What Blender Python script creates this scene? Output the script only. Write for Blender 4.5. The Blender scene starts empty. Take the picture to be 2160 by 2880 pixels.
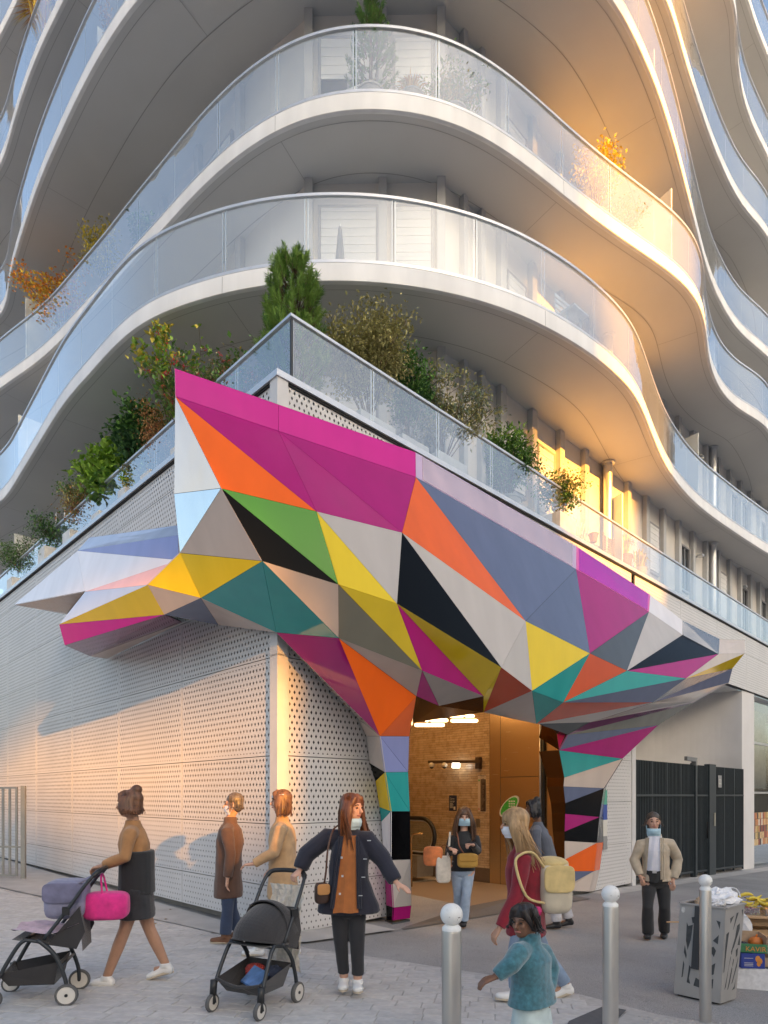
import bpy, bmesh, math, random
import numpy as np
from mathutils import Vector, Matrix
random.seed(7)
sc = bpy.context.scene
COL = sc.collection
R = math.radians

# ---------------------------------------------------------------- camera
F, CU, HV, HC = 1804.0, 1080.0, 2238.0, 1.65      # focal (px of a 2160 wide frame), centre, horizon, eye height
cam = bpy.data.objects.new('camera', bpy.data.cameras.new('camera'))
COL.objects.link(cam)
cam.data.sensor_fit = 'HORIZONTAL'
cam.data.sensor_width = 36.0
cam.data.lens = F / 2160 * 36.0
cam.data.shift_y = (HV - 1440) / 2160
cam.data.clip_start = 0.05
cam.data.clip_end = 2000
cam.location = (0, 0, HC)
cam.rotation_euler = (R(90), 0, 0)
sc.camera = cam

# ---------------------------------------------------------------- light
SUN_AZ = (0.53, -0.848)          # horizontal direction towards the sun (behind the camera, to the right)
SUN_EL = 13.0
w = bpy.data.worlds.new('World'); sc.world = w; w.use_nodes = True
nt = w.node_tree
bg = nt.nodes['Background']
sky = nt.nodes.new('ShaderNodeTexSky')
sky.sky_type = 'NISHITA'; sky.sun_disc = False
sky.sun_elevation = R(SUN_EL)
sky.sun_rotation = math.atan2(SUN_AZ[0], SUN_AZ[1])
sky.air_density = 1.0; sky.dust_density = 6.0; sky.ozone_density = 1.0
nt.links.new(sky.outputs[0], bg.inputs[0])
bg.inputs[1].default_value = 0.10
sun = bpy.data.objects.new('sun', bpy.data.lights.new('sun', 'SUN'))
COL.objects.link(sun)
sun.data.energy = 4.3
sun.data.angle = R(0.8)
sun.data.color = (1.0, 0.42, 0.05)
ce = math.cos(R(SUN_EL))
sdir = Vector((SUN_AZ[0]*ce, SUN_AZ[1]*ce, math.sin(R(SUN_EL)))).normalized()
sun.rotation_euler = sdir.to_track_quat('Z', 'Y').to_euler()
sun.location = (20, -30, 30)
sc.view_settings.view_transform = 'Standard'
sc.view_settings.look = 'None'
sc.view_settings.exposure = 2.2
sc.view_settings.gamma = 1.0
sc.view_settings.use_curve_mapping = False
sc.view_settings.use_white_balance = True
sc.view_settings.white_balance_temperature = 6450
sc.view_settings.white_balance_tint = 10
sc.cycles.max_bounces = 10
sc.cycles.diffuse_bounces = 4
sc.cycles.glossy_bounces = 5
sc.cycles.transparent_max_bounces = 16
sc.cycles.caustics_reflective = False
sc.cycles.caustics_refractive = False

# ---------------------------------------------------------------- place geometry: pixel rays met with real planes
CX, CY = -1.256, 7.6                       # corner of the podium
AX, AY = -0.699, 0.715                     # along the left wall, away from the corner
BX, BY = 0.715, 0.699                      # along the right wall, away from the corner
def gz(x, y): return -0.03*(x+0.24) - 0.02*(y-5.4)
def st(s, t, z=0.0): return Vector((CX+BX*s+AX*t, CY+BY*s+AY*t, z))
def to_st(p):
    dx, dy = p[0]-CX, p[1]-CY
    return BX*dx+BY*dy, AX*dx+AY*dy
def at(u, v, Y): return Vector(((u-CU)/F*Y, Y, HC-(v-HV)/F*Y))
def on_r(u, v, d=0.0):                     # d metres in front of the right wall plane
    k = (u-CU)/F
    return at(u, v, (-d+AX*CX+AY*CY)/(AX*k+AY))
def on_l(u, v, d=0.0):                     # d metres in front of the left wall plane
    k = (u-CU)/F
    return at(u, v, (-d+BX*CX+BY*CY)/(BX*k+BY))
def on_z(u, v, z): return at(u, v, (z-HC)*F/(HV-v))
def on_g(u, v):
    k = (u-CU)/F; m = (v-HV)/F
    # HC - mY = -.03(kY+.24) - .02(Y-5.4)
    return at(u, v, (HC+0.03*0.24-0.02*5.4)/(m-0.03*k-0.02))

# ---------------------------------------------------------------- objects
def tag(o, label=None, cat=None, group=None, kind=None):
    if label: o['label'] = label
    if cat: o['category'] = cat
    if group: o['group'] = group
    if kind: o['kind'] = kind
    return o
def thing(name, label, cat, loc=(0,0,0), group=None):
    o = bpy.data.objects.new(name, None); COL.objects.link(o)
    o.location = loc; o.empty_display_size = 0.1
    return tag(o, label, cat, group)
def adopt(o, parent):
    if parent is not None:
        o.parent = parent
        o.matrix_parent_inverse = Matrix.Translation(-Vector(wloc(parent)))
    return o
def wloc(o):
    l = Vector(o.location)
    if o.parent is not None:
        l = l + o.matrix_parent_inverse.to_translation() + wloc(o.parent)
    return l
def link_mesh(name, me, mats, parent=None):
    o = bpy.data.objects.new(name, me); COL.objects.link(o)
    for m in (mats if isinstance(mats, (list, tuple)) else [mats]):
        if len(me.materials) < (len(mats) if isinstance(mats, (list, tuple)) else 1): me.materials.append(m)
    return adopt(o, parent)
class MB:
    def __init__(s): s.v = []; s.f = []; s.m = []
    def add(s, vs, fs, mi=0):
        n = len(s.v); s.v += [tuple(v) for v in vs]
        for f in fs: s.f.append(tuple(i+n for i in f)); s.m.append(mi)
        return s
    def quad(s, a, b, c, d, mi=0): return s.add([a,b,c,d], [(0,1,2,3)], mi)
    def box(s, c, size, rz=0.0, mi=0, rot=None):
        hx, hy, hz = size[0]/2, size[1]/2, size[2]/2
        M = rot if rot is not None else Matrix.Rotation(rz, 3, 'Z')
        c = Vector(c)
        vs = [c+M@Vector((x*hx,y*hy,z*hz)) for z in (-1,1) for y in (-1,1) for x in (-1,1)]
        return s.add(vs, [(0,2,3,1),(4,5,7,6),(0,1,5,4),(2,6,7,3),(0,4,6,2),(1,3,7,5)], mi)
    def beam(s, a, b, w, h, mi=0, up=(0,0,1)):
        a, b = Vector(a), Vector(b); d = b-a; L = d.length; d.normalize()
        u = Vector(up); x = d.cross(u)
        if x.length < 1e-4: x = d.cross(Vector((1,0,0)))
        x.normalize(); z = x.cross(d).normalized()
        M = Matrix((x, d, z)).transposed()
        return s.box((a+b)/2, (w, L, h), rot=M, mi=mi)
    def tube(s, pts, r, n=8, mi=0, caps=True, flat=None):
        pts = [Vector(p) for p in pts]; rs = r if isinstance(r, (list, tuple)) else [r]*len(pts)
        vs = []; fs = []; prev = None
        for i, p in enumerate(pts):
            d = (pts[min(i+1, len(pts)-1)]-pts[max(i-1, 0)])
            if d.length < 1e-9: d = Vector((0,0,1))
            d.normalize()
            if prev is None:
                ref = Vector((0,0,1)) if abs(d.z) < 0.9 else Vector((1,0,0))
                x = d.cross(ref).normalized()
            else:
                x = prev - d*prev.dot(d)
                x = x.normalized() if x.length > 1e-6 else d.orthogonal().normalized()
            prev = x; y = d.cross(x)
            ra = rs[i] if isinstance(rs[i], (list, tuple)) else (rs[i], rs[i])
            for k in range(n):
                t = 2*math.pi*k/n
                vs.append(p + x*math.cos(t)*ra[0] + y*math.sin(t)*ra[1])
        for i in range(len(pts)-1):
            for k in range(n):
                fs.append((i*n+k, i*n+(k+1)%n, (i+1)*n+(k+1)%n, (i+1)*n+k))
        if caps:
            fs.append(tuple(reversed(range(n)))); fs.append(tuple((len(pts)-1)*n+k for k in range(n)))
        return s.add(vs, fs, mi)
    def lathe(s, c, prof, n=20, mi=0):
        c = Vector(c); vs = []; fs = []
        for r, z in prof:
            for k in range(n):
                t = 2*math.pi*k/n; vs.append(c+Vector((r*math.cos(t), r*math.sin(t), z)))
        for i in range(len(prof)-1):
            for k in range(n):
                fs.append((i*n+k, i*n+(k+1)%n, (i+1)*n+(k+1)%n, (i+1)*n+k))
        fs.append(tuple(reversed(range(n)))); fs.append(tuple((len(prof)-1)*n+k for k in range(n)))
        return s.add(vs, fs, mi)
    def prism(s, poly, off, mi=0):
        off = Vector(off); n = len(poly); P = [Vector(p) for p in poly]
        vs = P + [p+off for p in P]
        fs = [tuple(range(n)), tuple(reversed(range(n, 2*n)))]
        for i in range(n): fs.append((i, i+n, (i+1)%n+n, (i+1)%n))
        return s.add(vs, fs, mi)
    def ball(s, c, r, n=12, m=8, mi=0):
        c = Vector(c); rr = r if isinstance(r, (list, tuple)) else (r, r, r)
        vs = [c+Vector((0,0,-rr[2]))]; fs = []
        for i in range(1, m):
            a = -math.pi/2+math.pi*i/m
            for k in range(n):
                t = 2*math.pi*k/n
                vs.append(c+Vector((rr[0]*math.cos(a)*math.cos(t), rr[1]*math.cos(a)*math.sin(t), rr[2]*math.sin(a))))
        vs.append(c+Vector((0,0,rr[2])))
        for k in range(n): fs.append((0, 1+(k+1)%n, 1+k))
        for i in range(m-2):
            for k in range(n):
                fs.append((1+i*n+k, 1+i*n+(k+1)%n, 1+(i+1)*n+(k+1)%n, 1+(i+1)*n+k))
        T = len(vs)-1
        for k in range(n): fs.append((1+(m-2)*n+k, 1+(m-2)*n+(k+1)%n, T))
        return s.add(vs, fs, mi)
    def mesh(s, name, smooth=False, fix=True):
        me = bpy.data.meshes.new(name); me.from_pydata(s.v, [], s.f)
        if any(s.m): me.polygons.foreach_set('material_index', s.m)
        if fix:
            bm = bmesh.new(); bm.from_mesh(me); bmesh.ops.recalc_face_normals(bm, faces=bm.faces); bm.to_mesh(me); bm.free()
        if smooth: me.polygons.foreach_set('use_smooth', [True]*len(me.polygons))
        me.update(); return me
    def build(s, name, mats, parent=None, smooth=False, fix=True, autosmooth=None):
        ml = mats if isinstance(mats, (list, tuple)) else [mats]
        me = s.mesh(name, smooth or autosmooth is not None, fix)
        for m in ml: me.materials.append(m)
        if autosmooth is not None:
            me.set_sharp_from_angle(angle=R(autosmooth))
        o = bpy.data.objects.new(name, me); COL.objects.link(o)
        return adopt(o, parent)
def copy_tree(o, parent=None, offset=None, inv=None):
    c = o.copy(); COL.objects.link(c)
    if parent is not None:
        c.parent = parent; c.matrix_parent_inverse = o.matrix_parent_inverse.copy()
    for ch in o.children: copy_tree(ch, c)
    return c
def eval_mesh(o):
    """mesh of an object with its modifiers applied, worked out in a scene of its own so that it stays quick"""
    ts = bpy.data.scenes.get('workbench_scene') or bpy.data.scenes.new('workbench_scene')
    ts.collection.objects.link(o)
    with bpy.context.temp_override(scene=ts, view_layer=ts.view_layers[0]):
        dg = bpy.context.evaluated_depsgraph_get(); dg.update()
        me = bpy.data.meshes.new_from_object(o.evaluated_get(dg))
    bpy.data.objects.remove(o); return me
def spline(pts, n=8, closed=False):
    P = [Vector(p) for p in pts]; out = []
    N = len(P)
    for i in range(N if closed else N-1):
        if closed: p0, p1, p2, p3 = P[i-1], P[i], P[(i+1) % N], P[(i+2) % N]
        else: p0, p1, p2, p3 = P[max(i-1,0)], P[i], P[i+1], P[min(i+2,N-1)]
        for k in range(n):
            t = k/n
            out.append(0.5*((2*p1)+(p2-p0)*t+(2*p0-5*p1+4*p2-p3)*t*t+(3*p1-p0-3*p2+p3)*t*t*t))
    if not closed: out.append(P[-1])
    return out
def resample(P, step):
    L = [0.0]
    for i in range(1, len(P)): L.append(L[-1]+(P[i]-P[i-1]).length)
    n = max(2, int(round(L[-1]/step))+1); out = []; j = 0
    for i in range(n):
        d = L[-1]*i/(n-1)
        while j < len(L)-2 and L[j+1] < d: j += 1
        t = (d-L[j])/max(1e-9, L[j+1]-L[j]); out.append(P[j].lerp(P[j+1], t))
    return out

# ---------------------------------------------------------------- materials
M = {}
def new_mat(name):
    m = bpy.data.materials.new(name); m.use_nodes = True
    nt = m.node_tree; b = nt.nodes['Principled BSDF']; M[name] = m
    return m, nt, b
def srgb(r, g, b):
    f = lambda c: (c/255/12.92) if c/255 <= 0.04045 else (((c/255)+0.055)/1.055)**2.4
    return (f(r), f(g), f(b))
def N(nt, kind, **kw):
    n = nt.nodes.new('ShaderNode'+kind)
    for k, v in kw.items():
        if k.startswith('i_'): n.inputs[int(k[2:])].default_value = v
        else: setattr(n, k, v)
    return n
def mathn(nt, op, a, b=None, c=None):
    n = nt.nodes.new('ShaderNodeMath'); n.operation = op
    for i, x in enumerate((a, b, c)):
        if x is None: continue
        if hasattr(x, 'is_output'): nt.links.new(x, n.inputs[i])
        else: n.inputs[i].default_value = x
    return n.outputs[0]
def mat(name, col, rough=0.5, metal=0.0, var=0.12, scale=6.0, bump=0.0, bscale=60.0, coat=0.0, spec=0.5, coord='Object', sheen=0.0, stretch=None):
    m, nt, b = new_mat(name)
    b.inputs['Roughness'].default_value = rough
    b.inputs['Metallic'].default_value = metal
    b.inputs['Coat Weight'].default_value = coat
    b.inputs['Coat Roughness'].default_value = 0.08
    b.inputs['Specular IOR Level'].default_value = spec
    if sheen: b.inputs['Sheen Weight'].default_value = sheen
    tc = N(nt, 'TexCoord'); src = tc.outputs[coord]
    if stretch:
        mp = N(nt, 'Mapping'); mp.inputs['Scale'].default_value = stretch
        nt.links.new(src, mp.inputs[0]); src = mp.outputs[0]
    if var > 0:
        n1 = N(nt, 'TexNoise'); n1.inputs['Scale'].default_value = scale; n1.inputs['Detail'].default_value = 6
        nt.links.new(src, n1.inputs['Vector'])
        r = N(nt, 'ValToRGB')
        c0 = tuple(max(0, c*(1-var)) for c in col)+(1,); c1 = tuple(min(1, c*(1+var)) for c in col)+(1,)
        r.color_ramp.elements[0].color = c0; r.color_ramp.elements[1].color = c1
        r.color_ramp.elements[0].position = 0.3; r.color_ramp.elements[1].position = 0.7
        nt.links.new(n1.outputs[0], r.inputs[0]); nt.links.new(r.outputs[0], b.inputs['Base Color'])
        rr = mathn(nt, 'MULTIPLY_ADD', n1.outputs[0], 0.16, rough-0.08)
        nt.links.new(rr, b.inputs['Roughness'])
    else:
        b.inputs['Base Color'].default_value = tuple(col)+(1,)
    if bump > 0:
        n2 = N(nt, 'TexNoise'); n2.inputs['Scale'].default_value = bscale; n2.inputs['Detail'].default_value = 4
        nt.links.new(src, n2.inputs['Vector'])
        bp = N(nt, 'Bump'); bp.inputs['Strength'].default_value = bump; bp.inputs['Distance'].default_value = 0.01
        nt.links.new(n2.outputs[0], bp.inputs['Height']); nt.links.new(bp.outputs[0], b.inputs['Normal'])
    return m
def emit(name, col, strength):
    m, nt, b = new_mat(name)
    b.inputs['Base Color'].default_value = tuple(col)+(1,)
    b.inputs['Emission Color'].default_value = tuple(col)+(1,)
    b.inputs['Emission Strength'].default_value = strength
    return m
def glass_mat(name, tint, base, power, milky=0.0, rough=0.02, milk=(0.8,0.85,0.88)):
    m, nt, b = new_mat(name); nt.nodes.remove(b)
    out = nt.nodes['Material Output']
    tr = N(nt, 'BsdfTransparent'); tr.inputs[0].default_value = tuple(tint)+(1,)
    gl = N(nt, 'BsdfGlossy'); gl.inputs['Roughness'].default_value = rough; gl.inputs[0].default_value = (1,1,1,1)
    df = N(nt, 'BsdfDiffuse'); df.inputs[0].default_value = tuple(milk)+(1,)
    # waviness of toughened panes
    tc = N(nt, 'TexCoord'); nz = N(nt, 'TexNoise'); nz.inputs['Scale'].default_value = 1.3; nz.inputs['Detail'].default_value = 1
    oi = N(nt, 'ObjectInfo'); va = N(nt, 'VectorMath'); va.operation = 'MULTIPLY_ADD'; cb = N(nt, 'CombineXYZ')
    for k_ in range(3): nt.links.new(oi.outputs['Random'], cb.inputs[k_])
    nt.links.new(cb.outputs[0], va.inputs[0]); va.inputs[1].default_value = (37, 19, 53); nt.links.new(tc.outputs['Object'], va.inputs[2])
    nt.links.new(va.outputs[0], nz.inputs['Vector'])
    bp = N(nt, 'Bump'); bp.inputs['Strength'].default_value = 0.35; bp.inputs['Distance'].default_value = 0.03
    nt.links.new(nz.outputs[0], bp.inputs['Height']); nt.links.new(bp.outputs[0], gl.inputs['Normal'])
    lw = N(nt, 'LayerWeight'); lw.inputs[0].default_value = 0.5
    p = mathn(nt, 'POWER', lw.outputs['Facing'], power)
    fac = mathn(nt, 'MULTIPLY_ADD', p, 1-base, base)
    mx0 = N(nt, 'MixShader'); mx0.inputs[0].default_value = milky
    nt.links.new(tr.outputs[0], mx0.inputs[1]); nt.links.new(df.outputs[0], mx0.inputs[2])
    mx = N(nt, 'MixShader'); nt.links.new(fac, mx.inputs[0])
    nt.links.new(mx0.outputs[0], mx.inputs[1]); nt.links.new(gl.outputs[0], mx.inputs[2])
    nt.links.new(mx.outputs[0], out.inputs[0])
    return m
# ---------------------------------------------------------------- shared materials
white_panel = mat('white_panel', (0.78,0.78,0.78), 0.45, var=0.04, scale=1.5)
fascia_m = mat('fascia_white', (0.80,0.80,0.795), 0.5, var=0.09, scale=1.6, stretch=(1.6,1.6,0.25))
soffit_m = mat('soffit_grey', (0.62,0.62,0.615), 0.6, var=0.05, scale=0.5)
joint_m = mat('joint_dark', (0.33,0.33,0.33), 0.7, var=0)
wall_m = mat('facade_beige', (0.68,0.65,0.61), 0.6, var=0.05, scale=2)
pier_m = mat('pier_grey', (0.50,0.50,0.50), 0.5, var=0.05)
alu_m = mat('aluminium', (0.62,0.63,0.65), 0.35, 0.6, var=0.05)
dark_m = mat('dark_metal', (0.035,0.038,0.042), 0.5, var=0.15)
frame_m = mat('window_frame', (0.30,0.30,0.31), 0.45, var=0.05)
shutter_m = mat('shutter_white', (0.74,0.74,0.73), 0.5, var=0.04)
black_m = mat('black_void', (0.012,0.012,0.013), 0.8, var=0)
rail_glass = glass_mat('railing_glass', (0.86,0.91,0.93), 0.14, 2.6, milky=0.24, milk=(0.80,0.85,0.88))
rail_edge = glass_mat('railing_glass_joint', (0.9,0.95,0.97), 0.2, 2.0, milky=0.45, milk=(0.78,0.88,0.90))
terr_glass = glass_mat('terrace_glass', (0.90,0.93,0.94), 0.16, 2.4, milky=0.10, milk=(0.75,0.82,0.86))
win_glass = mat('window_glass', (0.03,0.035,0.04), 0.06, var=0, spec=0.9)
grey_wall = mat('backing_wall', (0.10,0.10,0.105), 0.8, var=0.1)

def perforated(name, col, pitch, hw, hh, metal=0.0):
    m, nt, b = new_mat(name)
    b.inputs['Base Color'].default_value = col+(1,); b.inputs['Roughness'].default_value = 0.42
    b.inputs['Metallic'].default_value = metal
    out = nt.nodes['Material Output']
    tc = N(nt, 'TexCoord'); sp = N(nt, 'SeparateXYZ'); nt.links.new(tc.outputs['Object'], sp.inputs[0])
    sg = N(nt, 'SeparateXYZ'); nt.links.new(tc.outputs['Generated'], sg.inputs[0])
    zz = mathn(nt, 'DIVIDE', sp.outputs[2], pitch); row = mathn(nt, 'FLOOR', zz)
    odd = mathn(nt, 'MODULO', row, 2.0)
    xx = mathn(nt, 'MULTIPLY_ADD', odd, 0.5, mathn(nt, 'DIVIDE', sp.outputs[0], pitch))
    fx = mathn(nt, 'ABSOLUTE', mathn(nt, 'SUBTRACT', mathn(nt, 'FRACT', xx), 0.5))
    fz = mathn(nt, 'ABSOLUTE', mathn(nt, 'SUBTRACT', mathn(nt, 'FRACT', zz), 0.5))
    d = mathn(nt, 'ADD', mathn(nt, 'DIVIDE', fx, hw), mathn(nt, 'DIVIDE', fz, hh))
    hole = mathn(nt, 'LESS_THAN', d, 1.0)
    gx = mathn(nt, 'ABSOLUTE', mathn(nt, 'SUBTRACT', sg.outputs[0], 0.5)); gz_ = mathn(nt, 'ABSOLUTE', mathn(nt, 'SUBTRACT', sg.outputs[2], 0.5))
    hole = mathn(nt, 'MULTIPLY', hole, mathn(nt, 'LESS_THAN', gx, 0.485))
    hole = mathn(nt, 'MULTIPLY', hole, mathn(nt, 'LESS_THAN', gz_, 0.47))
    # soft soiling
    nz = N(nt, 'TexNoise'); nz.inputs['Scale'].default_value = 1.2; nz.inputs['Detail'].default_value = 5
    gm = N(nt, 'NewGeometry'); nt.links.new(gm.outputs['Position'], nz.inputs['Vector'])
    rp = N(nt, 'ValToRGB'); rp.color_ramp.elements[0].color = tuple(c*0.86 for c in col)+(1,); rp.color_ramp.elements[1].color = tuple(min(1, c*1.06) for c in col)+(1,)
    nt.links.new(nz.outputs[0], rp.inputs[0]); nt.links.new(rp.outputs[0], b.inputs['Base Color'])
    tr = N(nt, 'BsdfTransparent'); mx = N(nt, 'MixShader')
    nt.links.new(hole, mx.inputs[0]); nt.links.new(b.outputs[0], mx.inputs[1]); nt.links.new(tr.outputs[0], mx.inputs[2])
    nt.links.new(mx.outputs[0], out.inputs[0])
    return m
perf_big = perforated('perforated_large', (0.68,0.665,0.66), 0.0735, 0.225, 0.34)
perf_small = perforated('perforated_small', (0.68,0.665,0.66), 0.0735, 0.15, 0.235)

# ---------------------------------------------------------------- ground
asph, nt, b = new_mat('asphalt_grey')
tc = N(nt, 'TexCoord')
n1 = N(nt, 'TexNoise'); n1.inputs['Scale'].default_value = 0.7; n1.inputs['Detail'].default_value = 8
n2 = N(nt, 'TexNoise'); n2.inputs['Scale'].default_value = 160; n2.inputs['Detail'].default_value = 2
n3 = N(nt, 'TexVoronoi'); n3.inputs['Scale'].default_value = 220
for n in (n1, n2, n3): nt.links.new(tc.outputs['Object'], n.inputs['Vector'])
r1 = N(nt, 'ValToRGB'); r1.color_ramp.elements[0].color = (0.25,0.243,0.238,1); r1.color_ramp.elements[1].color = (0.37,0.36,0.355,1)
r1.color_ramp.elements[0].position = 0.3; r1.color_ramp.elements[1].position = 0.75
nt.links.new(n1.outputs[0], r1.inputs[0])
mx = N(nt, 'Mix', data_type='RGBA', blend_type='OVERLAY'); mx.inputs[0].default_value = 0.5
r2 = N(nt, 'ValToRGB'); r2.color_ramp.elements[0].position = 0.25; r2.color_ramp.elements[1].position = 0.75
nt.links.new(n2.outputs[0], r2.inputs[0])
nt.links.new(r1.outputs[0], mx.inputs[6]); nt.links.new(r2.outputs[0], mx.inputs[7])
vs_ = N(nt, 'TexVoronoi'); vs_.inputs['Scale'].default_value = 3.2; nt.links.new(tc.outputs['Object'], vs_.inputs['Vector'])
sp_ = mathn(nt, 'LESS_THAN', vs_.outputs['Distance'], mathn(nt, 'MULTIPLY_ADD', n2.outputs[0], 0.05, 0.03))
n4 = N(nt, 'TexNoise'); n4.inputs['Scale'].default_value = 2.3; n4.inputs['Detail'].default_value = 9; n4.inputs['Roughness'].default_value = 0.75; nt.links.new(tc.outputs['Object'], n4.inputs['Vector'])
r4 = N(nt, 'ValToRGB'); r4.color_ramp.elements[0].position = 0.56; r4.color_ramp.elements[1].position = 0.72; nt.links.new(n4.outputs[0], r4.inputs[0])
stn = mathn(nt, 'MAXIMUM', mathn(nt, 'MULTIPLY', sp_, 0.35), mathn(nt, 'MULTIPLY', r4.outputs[0], 0.32))
mx3 = N(nt, 'Mix', data_type='RGBA', blend_type='MIX'); nt.links.new(stn, mx3.inputs[0]); nt.links.new(mx.outputs[2], mx3.inputs[6]); mx3.inputs[7].default_value = (0.12,0.115,0.11,1)
nt.links.new(mx3.outputs[2], b.inputs['Base Color']); b.inputs['Roughness'].default_value = 0.8
bp = N(nt, 'Bump'); bp.inputs['Strength'].default_value = 0.35; bp.inputs['Distance'].default_value = 0.004
nt.links.new(n3.outputs['Distance'], bp.inputs['Height']); nt.links.new(bp.outputs[0], b.inputs['Normal'])

g = MB()
g.quad((-300,-300,gz(-300,-300)),(300,-300,gz(300,-300)),(300,300,gz(300,300)),(-300,300,gz(-300,300)))
tag(g.build('asphalt_ground', asph), 'grey asphalt pavement sloping gently away', None, None, 'structure')

conc = mat('concrete_strip', (0.46,0.44,0.42), 0.8, var=0.14, scale=2.5, bump=0.3, bscale=90)
mortar_m = mat('paver_mortar', (0.45,0.43,0.415), 0.9, var=0.15, scale=20)
def gp(x, y, h=0.0): return Vector((x, y, gz(x, y)+h))

# paved zone in the foreground: outline on the ground
pav_edge = [on_g(520, 2585), on_g(866, 2668), on_g(1080, 2697), on_g(1373, 2742), on_g(1640, 2800), on_g(2160, 2935)]
pz = [gp(p.x, p.y, 0.004) for p in pav_edge]
sheet = MB()
pl = [gp(-12, 9.0, 0.004), gp(-6.6, 12.0, 0.004)] + pz + [gp(8, 2.0, 0.004), gp(8, -3, 0.004), gp(-12, -3, 0.004)]
sheet.add(pl, [tuple(range(len(pl)))])
pav_sheet = tag(sheet.build('paved_forecourt', mortar_m), 'light stone paving in the foreground', None, None, 'structure')
pave_mats = []
for i, c in enumerate([(0.55,0.53,0.51),(0.535,0.515,0.50),(0.565,0.545,0.525),(0.515,0.495,0.48),(0.54,0.515,0.495)]):
    pave_mats.append(mat('stone_paver_%d' % i, c, 0.78, var=0.12, scale=14, bump=0.4, bscale=220))
def add_spots(m, scale, size, col, amt):
    nt = m.node_tree; b = nt.nodes['Principled BSDF']; l = b.inputs['Base Color'].links[0].from_socket
    gm = N(nt, 'NewGeometry'); v = N(nt, 'TexVoronoi'); v.inputs['Scale'].default_value = scale; nt.links.new(gm.outputs['Position'], v.inputs['Vector'])
    nz = N(nt, 'TexNoise'); nz.inputs['Scale'].default_value = 40; nt.links.new(gm.outputs['Position'], nz.inputs['Vector'])
    n2 = N(nt, 'TexNoise'); n2.inputs['Scale'].default_value = 1.7; n2.inputs['Detail'].default_value = 8; nt.links.new(gm.outputs['Position'], n2.inputs['Vector'])
    rr = N(nt, 'ValToRGB'); rr.color_ramp.elements[0].position = 0.52; rr.color_ramp.elements[1].position = 0.75; nt.links.new(n2.outputs[0], rr.inputs[0])
    sp = mathn(nt, 'MULTIPLY', mathn(nt, 'LESS_THAN', v.outputs['Distance'], mathn(nt, 'MULTIPLY_ADD', nz.outputs[0], size, size*0.4)), amt)
    f = mathn(nt, 'MAXIMUM', sp, mathn(nt, 'MULTIPLY', rr.outputs[0], amt*0.75))
    mx = N(nt, 'Mix', data_type='RGBA', blend_type='MIX'); nt.links.new(f, mx.inputs[0]); nt.links.new(l, mx.inputs[6]); mx.inputs[7].default_value = tuple(col)+(1,)
    nt.links.new(mx.outputs[2], b.inputs['Base Color'])
for m_ in pave_mats+[conc]: add_spots(m_, 3.4, 0.055, (0.26,0.25,0.24), 0.45)
def edge_y(x):
    for a, b in zip(pz[:-1], pz[1:]):
        if a.x <= x <= b.x: return a.y+(b.y-a.y)*(x-a.x)/(b.x-a.x)
    return pz[0].y if x < pz[0].x else pz[-1].y
# courses run along the left wall's cross direction; pavers of mixed lengths
cdir = Vector((0.985, -0.172, 0)).normalized(); crow = Vector((0.172, 0.985, 0)).normalized()
paver_cells = []
rp_ = random.Random(3)
j = 0; yy = -0.2
while yy < 11.5:
    wv = 0.145
    xx = -12.0 + rp_.random()*0.3
    while xx < 7.5:
        L = rp_.choice((0.2,0.24,0.28,0.34,0.4))
        c = cdir*(xx+L/2) + crow*yy
        ok = True
        for dx in (-L/2, L/2):
            q = cdir*(xx+L/2+dx*0.98) + crow*yy
            ey = edge_y(q.x)
            lim = q.y < ey-0.09 if q.x > pz[0].x else (q.y < pz[0].y+ (pz[0].x-q.x)*0.66-0.25)
            if not lim or q.y < 3.4: ok = False
            if q.y > 0.1 and abs(q.x/q.y) > 0.66: ok = False
        if ok: paver_cells.append((c, L, wv))
        xx += L
    yy += wv
paver_cells.sort(key=lambda t: t[0].y)
def paver_mesh(L, W, mi):
    mb = MB(); h = 0.008; e = 0.003
    x, y = L/2-0.0025, W/2-0.0025
    vs = [(-x,-y,0),(x,-y,0),(x,y,0),(-x,y,0),(-x+e,-y+e,h),(x-e,-y+e,h),(x-e,y-e,h),(-x+e,y-e,h)]
    mb.add(vs, [(4,5,6,7),(0,1,5,4),(1,2,6,5),(2,3,7,6),(3,0,4,7)])
    me = mb.mesh('paver', fix=False); me.materials.append(pave_mats[mi]); return me
cache = {}
rotP = Matrix.Rotation(math.atan2(cdir.y, cdir.x), 4, 'Z')
tilt = Matrix.Rotation(-math.atan(0.02), 4, 'X') @ Matrix.Rotation(math.atan(0.03), 4, 'Y')
for c, L, W in paver_cells[:300]:
    mi = rp_.randrange(5); k = (L, mi)
    if k not in cache: cache[k] = paver_mesh(L, W, mi)
    o = bpy.data.objects.new('paver', cache[k]); COL.objects.link(o)
    o.matrix_world = Matrix.Translation(gp(c.x, c.y, 0.003+rp_.random()*0.0015)) @ tilt @ rotP
    o.parent = pav_sheet
rest = MB()
for c, L, W in paver_cells[300:]:
    mi = rp_.randrange(5); h = 0.0105+rp_.random()*0.0015; e = 0.003; x, y = L/2-0.0025, W/2-0.0025
    vs = []
    for (px_, py_, hh) in [(-x,-y,0.003),(x,-y,0.003),(x,y,0.003),(-x,y,0.003),(-x+e,-y+e,h),(x-e,-y+e,h),(x-e,y-e,h),(-x+e,y-e,h)]:
        q = c+cdir*px_+crow*py_; vs.append(gp(q.x, q.y, hh))
    rest.add(vs, [(4,5,6,7),(0,1,5,4),(1,2,6,5),(2,3,7,6),(3,0,4,7)], mi)
tag(rest.build('paver_field', pave_mats, pav_sheet, fix=False), kind='stuff')

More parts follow.
